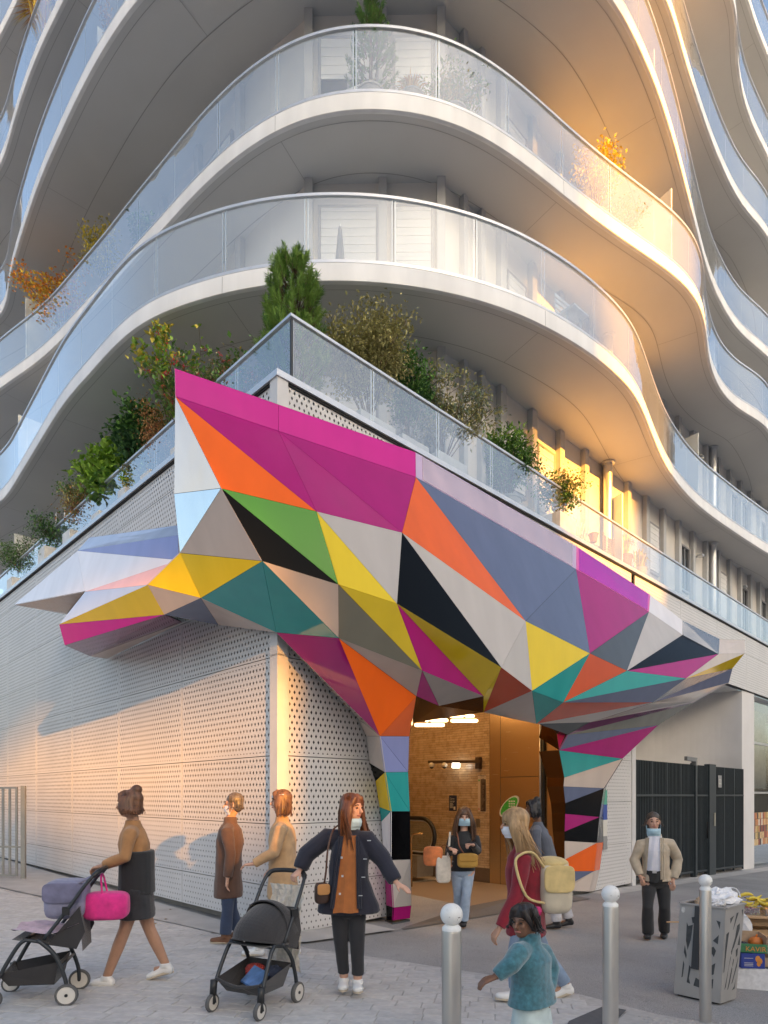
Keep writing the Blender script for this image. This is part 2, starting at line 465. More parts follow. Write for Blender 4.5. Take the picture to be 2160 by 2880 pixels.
# pale concrete apron along the left wall
cs = MB()
a0, a1 = st(-0.06, 0.0), st(-0.06, 16)
poly = [a0, a1, st(-2.2, 16), st(-2.0, 10), st(-1.35, 5.2), st(-0.62, 1.2), st(-0.5, 0.2)]
poly = [gp(p.x, p.y, 0.0215) for p in poly]
cs.add(poly, [tuple(range(len(poly)))])
tag(cs.build('concrete_apron', conc), 'pale concrete apron at the foot of the left wall', None, None, 'structure')
# kerb-like pale strip along the right wall foot
cs = MB()
poly = [st(-0.5, -0.05), st(0.0, -0.55), st(1.35, -0.62), st(1.35, -0.02), st(0, -0.02)]
cs.add([gp(p.x, p.y, 0.025) for p in poly], [tuple(range(len(poly)))])
tag(cs.build('concrete_kerb', conc), 'pale concrete kerb at the foot of the corner', None, None, 'structure')
cs = MB()
poly = [st(7.4, -0.02), st(7.4, -0.5), st(22, -0.5), st(22, -0.02)]
cs.add([gp(p.x, p.y, 0.006) for p in poly], [tuple(range(len(poly)))])
tag(cs.build('concrete_gutter', conc), 'pale concrete strip in front of the dark gate', None, None, 'structure')

# tactile slab and dark slab at the bottom right
tact = mat('tactile_slab', (0.40,0.39,0.38), 0.75, var=0.1, scale=20)
tp = [on_g(1720, 2892), on_g(1770, 2848), on_g(2120, 2905), on_g(2120, 3000), on_g(1700, 3000)]
s = MB(); s.add([gp(p.x, p.y, 0.022) for p in tp], [tuple(range(len(tp)))])
tb = tag(s.build('tactile_paving', tact), 'pale tactile paving slab with round studs at the kerb', None, None, 'structure')
c0 = on_g(1800, 2868); k = MB()
for i in range(22):
    for jj in range(4):
        q = c0 + Vector((i*0.062+jj*0.012, -jj*0.062-i*0.010, 0))
        k.lathe((q.x, q.y, gz(q.x, q.y)+0.021), [(0.014,0),(0.012,0.006),(0.006,0.008)], 10)
tag(k.build('stud', tact, tb), kind='stuff')
s = MB(); tp = [on_g(1600, 2880), on_g(1700, 2836), on_g(1762, 2848), on_g(1712, 2900), on_g(1560, 2960)]
s.add([gp(p.x, p.y, 0.0225) for p in tp], [tuple(range(len(tp)))])
tag(s.build('dark_slab', mat('dark_slab', (0.10,0.10,0.105), 0.8, var=0.15, scale=20)), 'dark grey slab set in the paving', None, None, 'structure')

# ---------------------------------------------------------------- unseen blocks added behind the camera to cut the sun into patches
def sun_blocker_block(q0, q1, z0, z1, D, label, i, deep=14):
    az = Vector((SUN_AZ[0], SUN_AZ[1], 0)); lt = Vector((-SUN_AZ[1], SUN_AZ[0], 0))
    base = thing('sun_blocker', label, 'building', tuple(az*D+lt*((q0+q1)/2)))
    mb = MB(); P = lambda q, d, z: az*(D+d)+lt*q+Vector((0,0,z))
    vs = [P(q0,0,z0),P(q1,0,z0),P(q1,deep,z0),P(q0,deep,z0),P(q0,0,z1),P(q1,0,z1),P(q1,deep,z1),P(q0,deep,z1)]
    mb.add(vs, [(0,1,5,4),(1,2,6,5),(2,3,7,6),(3,0,4,7),(4,5,6,7),(0,3,2,1)])
    mb.build('wall', blocker_mats[i % 3], base)
    wn = MB(); n = max(1, int((q1-q0)/3.2)); pw = (q1-q0)/n
    z = max(z0, 0)+1.2
    while z+1.9 < z1:
        for k_ in range(n):
            qa = q0+pw*(k_+0.22); qb = q0+pw*(k_+0.78)
            wn.quad(P(qa,-0.02,z),P(qb,-0.02,z),P(qb,-0.02,z+1.7),P(qa,-0.02,z+1.7))
        z += 3.0
    tag(wn.build('window', win_glass, base), kind='stuff')
blocker_mats = [mat('blocker_stone_a', (0.44,0.40,0.35), 0.8, var=0.08, scale=0.5), mat('blocker_stone_b', (0.50,0.47,0.43), 0.8, var=0.08, scale=0.5), mat('blocker_brick', (0.32,0.26,0.22), 0.8, var=0.1, scale=0.5)]
LIFT = 18.3
sun_blocker_block(-62, -20, -5, 30, 70, 'wide pale stone block added unseen at one end of the sun-blocking row', 0)
sun_blocker_block(-20, 0.3, -5, 43, 70, 'tall pale sun blocker added beside the stepped light opening', 1)
for qa, qb, zlo, zhi, nm in ((0.3,1.0,1.6,3.2,'first'), (1.0,1.6,1.25,3.2,'second'), (1.6,2.25,1.05,3.2,'third'), (2.25,2.90,0.8,3.1,'fourth')):  # stepped opening shapes the sun patch on the left wall
    tm = (2.963-(qa+qb)/2)/0.214; pw_ = st(0, tm); dist = 70-(pw_.x*SUN_AZ[0]+pw_.y*SUN_AZ[1]); up_ = dist*math.tan(R(SUN_EL))
    sun_blocker_block(qa, qb, -5, up_+zlo, 70, nm+' low sun blocker added under the stepped light opening', 2, 1.0)
    sun_blocker_block(qa, qb, up_+zhi, 43, 70, nm+' high sun blocker added over the stepped light opening', 2, 1.0)
sun_blocker_block(2.90, 9.5, -5, 43, 70, 'tall narrow pale sun blocker added between the two light openings', 0)
sun_blocker_block(9.5, 13.6, -5, LIFT+6.3, 70, 'lower brick sun blocker added at the foot of the light gap', 2)
sun_blocker_block(13.6, 40, -5, 44, 70, 'tallest pale sun blocker added beside the light gap', 1)
sun_blocker_block(40, 80, -5, 30, 70, 'long stone block added unseen at the other end of the sun-blocking row', 0)
# ---------------------------------------------------------------- apartment building
bld = thing('apartment_building', 'white apartment block with stacked wavy balconies and pale glass railings above the station', 'building', tuple(st(6, 6)))
ZB, DZ, FT, GH = 9.3, 2.9, 0.29, 1.04
traces = {
 1: [(0,1415),(59.5,1329),(177,1138),(238,1069),(341,952),(425,887),(482,868),(573,838),(660,814),(749,799),(885,788),(960,787),(1080,793),(1210,810),(1320,836),(1414,862),(1505,902),(1597,951),(1699,1021),(1778,1094),(1802,1139),(1838,1234),(1875,1317),(1918,1375),(1968,1426),(2062,1494),(2160,1557)],
 2: [(0,1092),(46.7,1061),(102,1021),(157,974),(225,900),(293,830),(391,716),(449,657),(553,540),(655,446),(744,382),(847,330),(951,307),(1039,301),(1132,307),(1236,328),(1330,365),(1417,418),(1502,481),(1549,521),(1640,594),(1731,660),(1830,727),(1908,781),(1943,815),(1968,851),(1981,893),(1985,930),(1988,980),(1996,1030),(2019,1088),(2056,1135),(2099,1165),(2160,1203)],
 3: [(3,892),(26,781),(58,670),(110,514),(182,352),(247,215),(325,85),(384,0),None,(1731,0),(1774,92),(1822,182),(1857,280),(1893,393),(1920,496),(1945,595),(1966,678),(1985,750),(2005,808),(2031,860),(2069,923),(2121,972),(2160,1002)],
 4: [(0,475),(26,390),(65,260),(130,98),(182,0),None,(1876,0),(1900,81),(1932,191),(1961,281),(1989,366),(2026,460),(2066,545),(2107,606),(2160,663)],
 5: [(0,104),(52,0),None,(2064,0),(2068,102),(2075,195),(2091,285),(2119,362),(2160,443)],
 6: [None,(2103,0),(2119,61),(2140,114),(2160,159)],
}
noses = {3: [(-2.3,9.75),(-0.3,9.25),(1.9,9.7)], 4: [(-3.6,10.6),(-0.6,9.2),(2.7,10.4)], 5: [(-5.2,12.4),(-0.4,9.0),(4.2,11.6)], 6: [(-6.5,13.6),(-0.5,9.2),(5.0,12.8)]}
edges = {}
for n, tr in traces.items():
    z = ZB+DZ*(n-1); pts = []
    for p in tr:
        if p is None:
            if n == 6: pts.append(Vector((-8.6,16.3,z)))
            for q in noses[n]: pts.append(Vector((q[0], q[1], z)))
        else: pts.append(on_z(p[0], p[1], z))
    # carry the edge on beyond the frame, along each wing
    s0, t0 = to_st(pts[0]); s1, t1 = to_st(pts[-1])
    pts = [st(0.3, t0+7, z), st(-0.3, t0+3.2, z)] + pts + [st(s1+3, -0.55, z), st(s1+6.5, 0.1, z), st(s1+10, -0.4, z)]
    P = resample(spline(pts, 10), 0.1)
    for _ in range(60):                                     # fair the hand-traced edge
        P = [P[0]] + [P[i]*0.5+(P[i-1]+P[i+1])*0.25 for i in range(1, len(P)-1)] + [P[-1]]
    edges[n] = resample(P, 0.12)
def normals_in(P):
    out = []
    for i in range(len(P)):
        d = P[min(i+1, len(P)-1)]-P[max(i-1, 0)]; d.z = 0; d.normalize(); out.append(Vector((-d.y, d.x, 0)))
    return out
def ribbon(mb, P, Nn, prof, mi=0, closed=True):
    """sweep a profile of (inward, up) offsets along P"""
    n = len(prof); vs = []; fs = []
    for p, nn in zip(P, Nn):
        for a, b in prof: vs.append(p+nn*a+Vector((0,0,b)))
    for i in range(len(P)-1):
        for k in range(n if closed else n-1):
            fs.append((i*n+k, i*n+(k+1) % n, (i+1)*n+(k+1) % n, (i+1)*n+k))
    mb.add(vs, fs, mi)
def balcony(n):
    P = edges[n]; Nn = normals_in(P); z = ZB+DZ*(n-1); L = len(P)
    back = [st(30, 9, z), st(9, 24, z)]
    mb = MB()
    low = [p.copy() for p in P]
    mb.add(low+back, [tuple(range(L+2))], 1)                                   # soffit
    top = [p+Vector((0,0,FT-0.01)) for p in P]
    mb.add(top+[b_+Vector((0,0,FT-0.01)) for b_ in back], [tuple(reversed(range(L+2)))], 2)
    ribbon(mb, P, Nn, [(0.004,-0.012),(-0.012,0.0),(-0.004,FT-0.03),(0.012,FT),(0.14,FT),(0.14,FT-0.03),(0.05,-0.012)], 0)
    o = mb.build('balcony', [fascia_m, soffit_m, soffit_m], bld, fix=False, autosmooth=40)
    jn = MB()
    ribbon(jn, [p+nn*1.0-Vector((0,0,0.004)) for p, nn in zip(P, Nn)][4:-4], Nn[4:-4], [(-0.006,0),(0.006,0)], 0, closed=False)
    ribbon(jn, [p+nn*0.16-Vector((0,0,0.004)) for p, nn in zip(P, Nn)][4:-4], Nn[4:-4], [(-0.004,0),(0.004,0)], 0, closed=False)
    for i in range(14, L-10, 44):                                              # panel joints across the soffit and fascia
        p, nn = P[i], Nn[i]; d = Vector((nn.y, -nn.x, 0))*0.004
        a = p+nn*0.16-Vector((0,0,0.0045)); b_ = p+nn*1.0-Vector((0,0,0.0045))
        jn.quad(a-d, a+d, b_+d, b_-d)
        a = p-nn*0.0135+Vector((0,0,0.0)); b_ = p-nn*0.0065+Vector((0,0,FT-0.035))
        jn.quad(a-d, a+d, b_+d, b_-d)
    jn.build('panel_joint', joint_m, o, fix=False)
    hr = MB()
    ribbon(hr, P, Nn, [(0.02,FT+GH-0.03),(0.02,FT+GH+0.012),(0.035,FT+GH+0.022),(0.06,FT+GH+0.022),(0.072,FT+GH+0.012),(0.072,FT+GH-0.03)])
    hr.build('handrail', alu_m, o, fix=False, autosmooth=40)
    sh = MB(); ribbon(sh, P, Nn, [(0.015,FT),(0.015,FT+0.05),(0.075,FT+0.05),(0.075,FT)])
    sh.build('base_shoe', alu_m, o, fix=False)
    # one pane per 1.3 m, seen ones only
    step = 11; i = 3
    while i+step < L:
        seg = range(i, i+step+1)
        pm = [P[k]+Nn[k]*0.045 for k in seg]; nm = [Nn[k] for k in seg]
        mid = pm[step//2]
        i += step
        if mid.y > 27: continue
        g_ = MB(); zt, zb = FT+GH-0.005, FT+0.04
        m_ = len(pm)
        for a in range(m_-1):
            p0, p1 = pm[a], pm[a+1]
            d = (p1-p0)
            if a == 0:
                e = p0+d*0.06; f = p0+d*0.30
                g_.quad(e+Vector((0,0,zb)), f+Vector((0,0,zb)), f+Vector((0,0,zt)), e+Vector((0,0,zt)), 1); p0 = f
            if a == m_-2:
                e = p0+d*0.94; f = p0+d*0.72
                g_.quad(f+Vector((0,0,zb)), e+Vector((0,0,zb)), e+Vector((0,0,zt)), f+Vector((0,0,zt)), 1); p1 = f
            g_.quad(p0+Vector((0,0,zb)), p1+Vector((0,0,zb)), p1+Vector((0,0,zt)), p0+Vector((0,0,zt)), 0)
        g_.build('glass_pane', [rail_glass, rail_edge], o, fix=False)
    return o
balc = {n: balcony(n) for n in traces}

# set-back facade behind the balconies
FAC = [(2.2,24),(2.2,3.4),(2.4,2.5),(4.0,0.9),(5.0,0.8),(30,0.8)]
def floor_z(n): return 6.70 if n == 0 else ZB+DZ*(n-1)+FT-0.01
def ceil_z(n): return ZB+DZ*n
for n in range(0, 6):
    mb = MB(); z0, z1 = floor_z(n), ceil_z(n)
    for (a, b_) in zip(FAC[:-1], FAC[1:]):
        mb.quad(st(a[0], a[1], z0), st(b_[0], b_[1], z0), st(b_[0], b_[1], z1), st(a[0], a[1], z1))
    mb.build('facade_wall', wall_m, bld, fix=False)
def fac_frame(i, d, out=0.0):
    a, b_ = Vector((FAC[i][0], FAC[i][1])), Vector((FAC[i+1][0], FAC[i+1][1]))
    u = (b_-a).normalized(); p = a+u*d; nrm = Vector((u.y, -u.x))        # outward in s,t
    if nrm.x+nrm.y > 0: nrm = -nrm
    return p+nrm*out, u, nrm
def fac_box(mb, i, d, out, w_, dep, z0, z1, mi=0):
    p, u, nr = fac_frame(i, d)
    vs = []
    for z in (z0, z1):
        for (dd, oo) in ((-w_/2, out), (w_/2, out), (w_/2, out+dep), (-w_/2, out+dep)):
            q = p+u*dd+nr*oo; vs.append(st(q.x, q.y, z))
    mb.add(vs, [(0,3,2,1),(4,5,6,7),(0,1,5,4),(1,2,6,5),(2,3,7,6),(3,0,4,7)], mi)
def window(i, d, w_, z0, z1, shut, n):
    fr = MB(); t = 0.05
    fac_box(fr, i, d-w_/2+t/2, 0.0, t, 0.07, z0, z1); fac_box(fr, i, d+w_/2-t/2, 0.0, t, 0.07, z0, z1)
    fac_box(fr, i, d, 0.0, w_-2*t, 0.068, z1-t, z1); fac_box(fr, i, d, 0.0, w_-2*t, 0.068, z0, z0+t)
    fac_box(fr, i, d, 0.0, t*0.8, 0.045, z0+t, z1-t)
    o = fr.build('window', frame_m, bld)
    gl = MB(); fac_box(gl, i, d, 0.004, w_-2*t, 0.012, z0+t, z1-t); gl.build('pane', win_glass, o)
    if shut > 0:
        sl = MB(); zt = z1-t; zb = zt-(z1-z0-2*t)*shut; k = max(3, int((zt-zb)/0.07)); h = (zt-zb)/k
        for j in range(k):
            fac_box(sl, i, d, 0.046, w_-2*t-0.01, 0.016+0.004*(j % 2), zb+j*h+0.006, zb+(j+1)*h)
        sl.build('shutter', shutter_m, o)
    return o
rb = random.Random(11)
for n in range(0, 4):
    z0, z1 = floor_z(n), ceil_z(n)
    # chamfered corner: two wide openings with roller shutters
    LC = (Vector(FAC[2])-Vector(FAC[3])).length
    window(2, LC*0.30, 1.05, z0+0.12, z0+2.2, (0.97, 1.0, 0.35, 0.6)[n], n)
    window(2, LC*0.79, 0.72, z0+0.12, z0+2.2, (0.0, 1.0, 0.5, 0.4)[n], n)
    for d in (0.0, LC*0.56, LC):
        mb = MB(); fac_box(mb, 2, d, 0.002, 0.14, 0.12, z0, z1-0.004); mb.build('pier', pier_m, bld)
    for d in (0.5, 0.95):
        mb = MB(); fac_box(mb, 3, d, 0.002, 0.10, 0.12, z0, z1-0.004); mb.build('pier', pier_m, bld)
    # right wing
    for k in range(0, 19 if n < 3 else 12):
        d = 1.05*k+0.55
        mb = MB(); fac_box(mb, 4, d, 0.002, 0.17, 0.12, z0, z1-0.004); mb.build('pier', pier_m, bld)
        if (n*3+k) % 5 in (0, 1, 3) and not (n == 0 and 2 < k < 6):
            window(4, d+0.525, 0.66, z0+(0.1 if k % 2 else 0.75), z0+2.05, rb.choice((0, 0, 0.5, 0.98)), n)
    # left wing
    for k in range(0, 12):
        d = 12.6+0.1-1.6*k+ 7
        if d < 0.3: continue
        mb = MB(); fac_box(mb, 0, d, 0.002, 0.17, 0.12, z0, z1-0.004); mb.build('pier', pier_m, bld)
        if k % 2: window(0, d+0.8, 1.0, z0+0.1, z0+2.05, rb.choice((0, 0.5, 0.98)), n)
    for s_ in (9.55, 16.3):                                                   # round rain pipes
        mb = MB(); p = st(s_, 0.62, z0); mb.tube([p, p+Vector((0,0,z1-z0-0.03))], 0.11 if n else 0.10, 16)
        mb.lathe((p.x, p.y, z1-0.05), [(0.105,0),(0.16,0.01),(0.16,0.035)], 16)
        mb.build('rain_pipe', alu_m, bld, autosmooth=40)
    for s_ in (15.4, 19.4):                                                   # wall lamps
        mb = MB(); p = st(s_, 0.66, z0+2.0); mb.box(p, (0.16,0.16,0.07), R(45)); mb.box(st(s_, 0.74, z0+2.0), (0.05,0.12,0.05), R(45))
        mb.build('wall_lamp', alu_m, bld)
# pale screens between neighbouring balconies
screen_m = mat('screen_white', (0.74,0.76,0.74), 0.4, var=0.03)
def screen(s0, t0, s1, t1, n, h=1.75):
    z = floor_z(n)+0.06
    a, b_ = st(s0, t0, z), st(s1, t1, z); mb = MB(); mb.beam(a+Vector((0,0,h/2)), b_+Vector((0,0,h/2)), 0.03, h)
    mb.build('balcony_screen', screen_m, bld)
screen(9.5, 0.25, 9.7, 0.78, 0, 1.7)
screen(13.65, 0.10, 13.75, 0.78, 1); screen(9.2, -0.95, 9.6, 0.78, 2); screen(14.6, 0.0, 14.7, 0.78, 2); screen(8.94, -0.7, 9.4, 0.78, 3)
screen(0.36, 11.95, 2.18, 12.0, 1); screen(0.45, 11.67, 2.18, 11.7, 2); screen(0.40, 12.45, 2.18, 12.5, 0); screen(0.5, 7.0, 2.18, 7.0, 3)
screen(0.4, 9.2, 2.18, 9.3, 4)

# ---------------------------------------------------------------- podium
ZP = 6.65
pod = thing('podium', 'two-storey podium clad in pale perforated metal panels under the wavy balconies', 'building', tuple(st(0, 0, gz(CX, CY))))
ROWS = [0.0, 0.56, 1.31, 2.13, 3.31, 4.14, 4.9, 5.6, 6.19, 6.60]
pm_cache = {}
def panel(origin, along, w_, h_, m, nrm):
    key = (round(w_, 3), round(h_, 3), m.name)
    if key not in pm_cache:
        mb = MB(); g_ = 0.005
        mb.add([(g_,0,g_),(w_-g_,0,g_),(w_-g_,0,h_-g_),(g_,0,h_-g_)], [(0,1,2,3)])
        # folded returns
        mb.add([(g_,0,g_),(w_-g_,0,g_),(w_-g_,0.03,g_),(g_,0.03,g_),(g_,0,h_-g_),(w_-g_,0,h_-g_),(w_-g_,0.03,h_-g_),(g_,0.03,h_-g_)],
               [(0,3,2,1),(4,5,6,7),(0,4,7,3),(1,2,6,5)], 1)
        me = mb.mesh('wall_panel', fix=False); me.materials.append(m); me.materials.append(panel_edge); pm_cache[key] = me
    o = bpy.data.objects.new('wall_panel', pm_cache[key]); COL.objects.link(o)
    ax = Vector((along[0], along[1], 0)); ay = Vector((-nrm[0], -nrm[1], 0))
    M4 = Matrix(((ax.x, ay.x, 0, origin.x), (ax.y, ay.y, 0, origin.y), (0, 0, 1, origin.z), (0, 0, 0, 1)))
    o.matrix_world = M4
    o.parent = pod; o.matrix_parent_inverse = Matrix.Translation(-Vector(pod.location))
    return o
panel_edge = mat('panel_edge', (0.42,0.41,0.40), 0.5, var=0)
nL, nR = (-BX, -BY), (-AX, -AY)
# left wall: columns of panels every 2.27 m
base_drop = 0.05
for k in range(0, 7):
    t0 = 0.13+2.27*k; t1 = t0+2.27
    for j in range(len(ROWS)-1):
        z0, z1 = ROWS[j], ROWS[j+1]
        if j == 0: z0 = 0.10
        m = perf_small if z1 < 1.4 else perf_big
        panel(st(0, t1, z0), (-AX, -AY), 2.27, z1-z0, m, nL)
# right wall: one column beside the corner, full height; above the doorway; beyond it
def right_panels(s0, s1, rows, small=1.4):
    for z0, z1 in zip(rows[:-1], rows[1:]):
        panel(st(s0, 0, z0), (BX, BY), s1-s0, z1-z0, perf_small if z1 < small else perf_big, nR)
right_panels(0.13, 1.95, [-0.02]+ROWS[1:])
sx = [1.95, 4.2, 6.45]
for a, b_ in zip(sx[:-1], sx[1:]): right_panels(a, b_, [4.9, 5.6, 6.19, 6.60])
right_panels(6.45, 9.40, [-0.28, 0.62, 1.52, 2.42, 3.31, 4.14, 4.9, 5.6, 6.19, 6.60], 9)
for k in range(6):
    right_panels(9.58+2.6*k, 9.58+2.6*(k+1), [4.9, 6.0, 6.60], 9)
cp = MB()
cp.prism([st(-0.03,-0.03,-0.03), st(-0.03,0.125,-0.03), st(0.06,0.125,-0.03), st(0.125,0.06,-0.03), st(0.125,-0.03,-0.03)], (0,0,3.33+0.03))
cp.build('corner_post', mat('corner_post', (0.66,0.65,0.645), 0.4, var=0.04), pod)
cp = MB()
cp.prism([st(-0.03,-0.03,3.308), st(-0.03,0.125,3.308), st(0.06,0.125,3.308), st(0.125,0.06,3.308), st(0.125,-0.03,3.308)], (0,0,3.30))
cp.build('corner_post', M['corner_post'], pod)
ep = MB(); q0 = st(9.49, 0.03, -0.45); ep.prism([st(9.40,-0.02,-0.42), st(9.58,-0.02,-0.42), st(9.58,0.25,-0.42), st(9.40,0.25,-0.42)], (0,0,5.31)); ep.build('end_post', M['corner_post'], pod)
# dark backing wall, lintels and terrace slab
bk = MB(); O = 0.13
bl_ = MB().prism([st(O,16,0), st(O,O,0), st(O+0.02,O+0.02,0), st(O+0.02,16,0)], (0,0,6.58)); bl_.build('backing_wall', mat('backing_left_lit', (0.26,0.24,0.22), 0.8, var=0.1), pod)  # lighter, warmer left backing: light through the holes put into its colour
bk.prism([st(O+0.03,O,-0.05), st(1.93,O,-0.05), st(1.93,O+0.02,-0.05), st(O+0.03,O+0.02,-0.05)], (0,0,6.62))
bk.prism([st(1.94,O,4.9), st(6.44,O,4.9), st(6.44,O+0.02,4.9), st(1.94,O+0.02,4.9)], (0,0,1.68))
bk.prism([st(6.5,O,-0.4), st(9.38,O,-0.4), st(9.38,O+0.02,-0.4), st(6.5,O+0.02,-0.4)], (0,0,6.98))
bk.prism([st(9.39,O,4.9), st(26,O,4.9), st(26,O+0.02,4.9), st(9.39,O+0.02,4.9)], (0,0,1.68))
bk.build('backing_wall', grey_wall, pod)
tsl = MB(); tsl.add([st(0.03,0.03,6.64), st(28,0.03,6.64), st(28,6,6.64), st(6,20,6.64), st(0.03,20,6.64)], [(0,1,2,3,4)])
tsl.add([st(0.14,0.14,6.55), st(28,0.14,6.55), st(28,6,6.55), st(6,20,6.55), st(0.14,20,6.55)], [(4,3,2,1,0)])
tsl.build('terrace_floor', mat('terrace_floor', (0.5,0.47,0.43), 0.7, var=0.08), pod, fix=False)
cpn = MB()
cpn.prism([st(-0.05,-0.05,6.60), st(28,-0.05,6.60), st(28,0.22,6.60), st(0.22,0.22,6.60), st(0.22,18,6.60), st(-0.05,18,6.60)], (0,0,0.075))
cpn.build('coping', alu_m, pod)
# shadow gap under the coping
sg = MB()
sg.prism([st(-0.02,-0.02,6.565), st(28,-0.02,6.565), st(28,0.0,6.565), st(0,0,6.565), st(0,18,6.565), st(-0.02,18,6.565)], (0,0,0.034))
sg.build('shadow_gap', black_m, pod)
# porch soffit beyond the canopy
ps = MB(); ps.prism([st(9.4,0.16,4.86), st(28,0.16,4.86), st(28,5,4.86), st(9.4,5,4.86)], (0,0,0.03)); ps.build('porch_soffit', white_panel, pod)
# terrace glass railing
GT = 7.54
s0, t0 = 0.28, 0.12
def tpane(a, b_):
    mb = MB(); d = (b_-a); e = d.normalized()*0.006
    p0, p1 = a+e, b_-e; zb, zt = Vector((0,0,6.70)), Vector((0,0,GT-0.012)); w1 = d.normalized()*0.03
    mb.quad(p0+w1+zb, p1-w1+zb, p1-w1+zt, p0+w1+zt, 0); mb.quad(p0+zb, p0+w1+zb, p0+w1+zt, p0+zt, 1); mb.quad(p1-w1+zb, p1+zb, p1+zt, p1-w1+zt, 1)
    mb.build('glass_pane', [terr_glass, rail_edge], pod, fix=False)
for k in range(18): tpane(st(s0+1.37*k, t0), st(s0+1.37*(k+1), t0))
for k in range(12): tpane(st(s0, t0+1.25*(k+1)), st(s0, t0+1.25*k))
hr = MB()
hr.prism([st(s0-0.025,t0-0.025,GT-0.012), st(26,t0-0.025,GT-0.012), st(26,t0+0.025,GT-0.012), st(s0+0.025,t0+0.025,GT-0.012), st(s0+0.025,15,GT-0.012), st(s0-0.025,15,GT-0.012)], (0,0,0.035))
hr.build('handrail', alu_m, pod)
hr = MB(); hr.prism([st(s0-0.03,t0-0.03,6.675), st(26,t0-0.03,6.675), st(26,t0+0.03,6.675), st(s0+0.03,t0+0.03,6.675), st(s0+0.03,15,6.675), st(s0-0.03,15,6.675)], (0,0,0.03))
hr.build('base_shoe', alu_m, pod)
hr = MB(); p = st(s0+0.012, t0+0.012, 6.70); hr.box(p+Vector((0,0,0.41)), (0.03,0.03,0.82), R(45)); hr.build('corner_profile', dark_m, pod)
# ---------------------------------------------------------------- faceted entrance canopy
def paint(name, rgb, rough=0.18, metal=0.0, coat=0.0, k=1.0):
    c = srgb(*rgb); m = mat('paint_'+name, tuple(x*k for x in c), rough, metal, var=0.05, scale=2.2, coat=coat, spec=0.2, stretch=(1.5,1.5,0.3))
    nt = m.node_tree; b = nt.nodes['Principled BSDF']; l = b.inputs['Base Color'].links[0].from_socket          # batch-to-batch tone of the panels
    oi = N(nt, 'ObjectInfo'); hs = N(nt, 'HueSaturation'); nt.links.new(l, hs.inputs['Color']); nt.links.new(mathn(nt, 'MULTIPLY_ADD', oi.outputs['Random'], 0.14, 0.93), hs.inputs['Value'])
    nt.links.new(hs.outputs[0], b.inputs['Base Color']); return m
PC = {}
for nm, rgb in dict(pink=(206,38,148), magenta=(168,24,116), orange=(242,104,26), green=(52,138,26), black=(10,11,13),
        beige=(204,190,180), grey=(190,184,180), yellow=(232,202,40), teal=(48,160,160), olive=(128,126,112), slate=(98,108,138),
        lavender=(142,152,205), ltblue=(178,198,232), white=(232,232,240), rose=(245,190,186), iron=(80,84,88), redor=(205,80,42), plum=(130,70,112), orchid=(182,40,156)).items():
    PC[nm] = paint(nm, rgb)
PC['black'].node_tree.nodes['Principled BSDF'].inputs['Specular IOR Level'].default_value = 0.05
PC['copper'] = paint('copper_mirror_sunset', (250,214,190), 0.07, 0.95, 0)  # copper mirror facet with a sunset reflection put into its tint
PC['chrome'] = paint('chrome', (235,240,240), 0.16, 0.85, 0)
PC['steelgrey'] = paint('steel_grey', (150,150,150), 0.16, 0.8, 0)
PC['lavgloss'] = paint('gloss_lavender', (236,205,222), 0.06, 0.9, 0)
PC['pinkgloss'] = paint('gloss_pink', (240,60,180), 0.06, 0.9, 0)
PC['lavgloss_in'] = paint('inset_warm_reflection', (250,205,195), 0.05, 0.95, 0)  # peach reflection put into the tint of the mirrored inset
PC['pinkgloss_in'] = paint('inset_pink', (235,70,175), 0.05, 0.95, 0)
PC['lavgloss'] = paint('frame_lavender', (206,186,220), 0.3)
PC['pinkgloss'] = paint('frame_pink', (228,110,185), 0.3)
PC['brown'] = paint('brown_metal', (105,75,45), 0.2, 0.9, 0)
PC['wood'] = paint('bronze_underside', (190,150,120), 0.22, 0.8, 0)
def wavy(m, sc_, st_, d_):
    nt = m.node_tree; nz = N(nt, 'TexNoise'); nz.inputs['Scale'].default_value = sc_; nz.inputs['Detail'].default_value = 2; tc = N(nt, 'TexCoord'); nt.links.new(tc.outputs['Object'], nz.inputs['Vector'])
    bp = N(nt, 'Bump'); bp.inputs['Strength'].default_value = st_; bp.inputs['Distance'].default_value = d_; nt.links.new(nz.outputs[0], bp.inputs['Height']); nt.links.new(bp.outputs[0], nt.nodes['Principled BSDF'].inputs['Normal'])
for k_ in ('copper','chrome','steelgrey','lavgloss_in','pinkgloss_in'): wavy(PC[k_], 1.1, 0.6, 0.05)
can = thing('entrance_canopy', 'faceted multicoloured canopy of glossy triangular panels on two legs over the station entrance', 'canopy', tuple(on_g(1120, 2597)))
Y_ = lambda u, v, y: at(u, v, y)
V = {}
V['A'] = Y_(491.5,1035.7,6.83); V['B'] = Y_(492.8,1114.5,6.80)
V['M'] = on_r(1169,1272,.5); V['L'] = on_r(1169.8,1341.7,.55)
def on_seg(p, q, u):
    lo, hi = 0.0, 1.0
    for _ in range(40):
        m = (lo+hi)/2; w_ = p.lerp(q, m)
        if CU+F*w_.x/w_.y < u: lo = m
        else: hi = m
    return p.lerp(q, lo)
V['J'] = on_seg(V['B'], V['L'], 783); V['AJ'] = on_seg(V['A'], V['M'], 783)
V['D'] = Y_(622,1373,6.42); V['E'] = on_l(489.6,1389,1.0); V['F'] = on_l(506,1555,.9); V['G'] = Y_(737.6,1578,6.45)
V['I'] = on_r(890,1438,1.0); V['K'] = on_r(1131,1498,1.0); V['H'] = on_r(952,1644,1.15); V['N'] = on_r(1117,1698,1.25)
V['P'] = on_r(1410,1877,1.3); V['O'] = on_r(1187.4,1886.5,1.05); V['Q'] = on_r(953,1795,.85); V['R'] = on_r(1171,1958,.75)
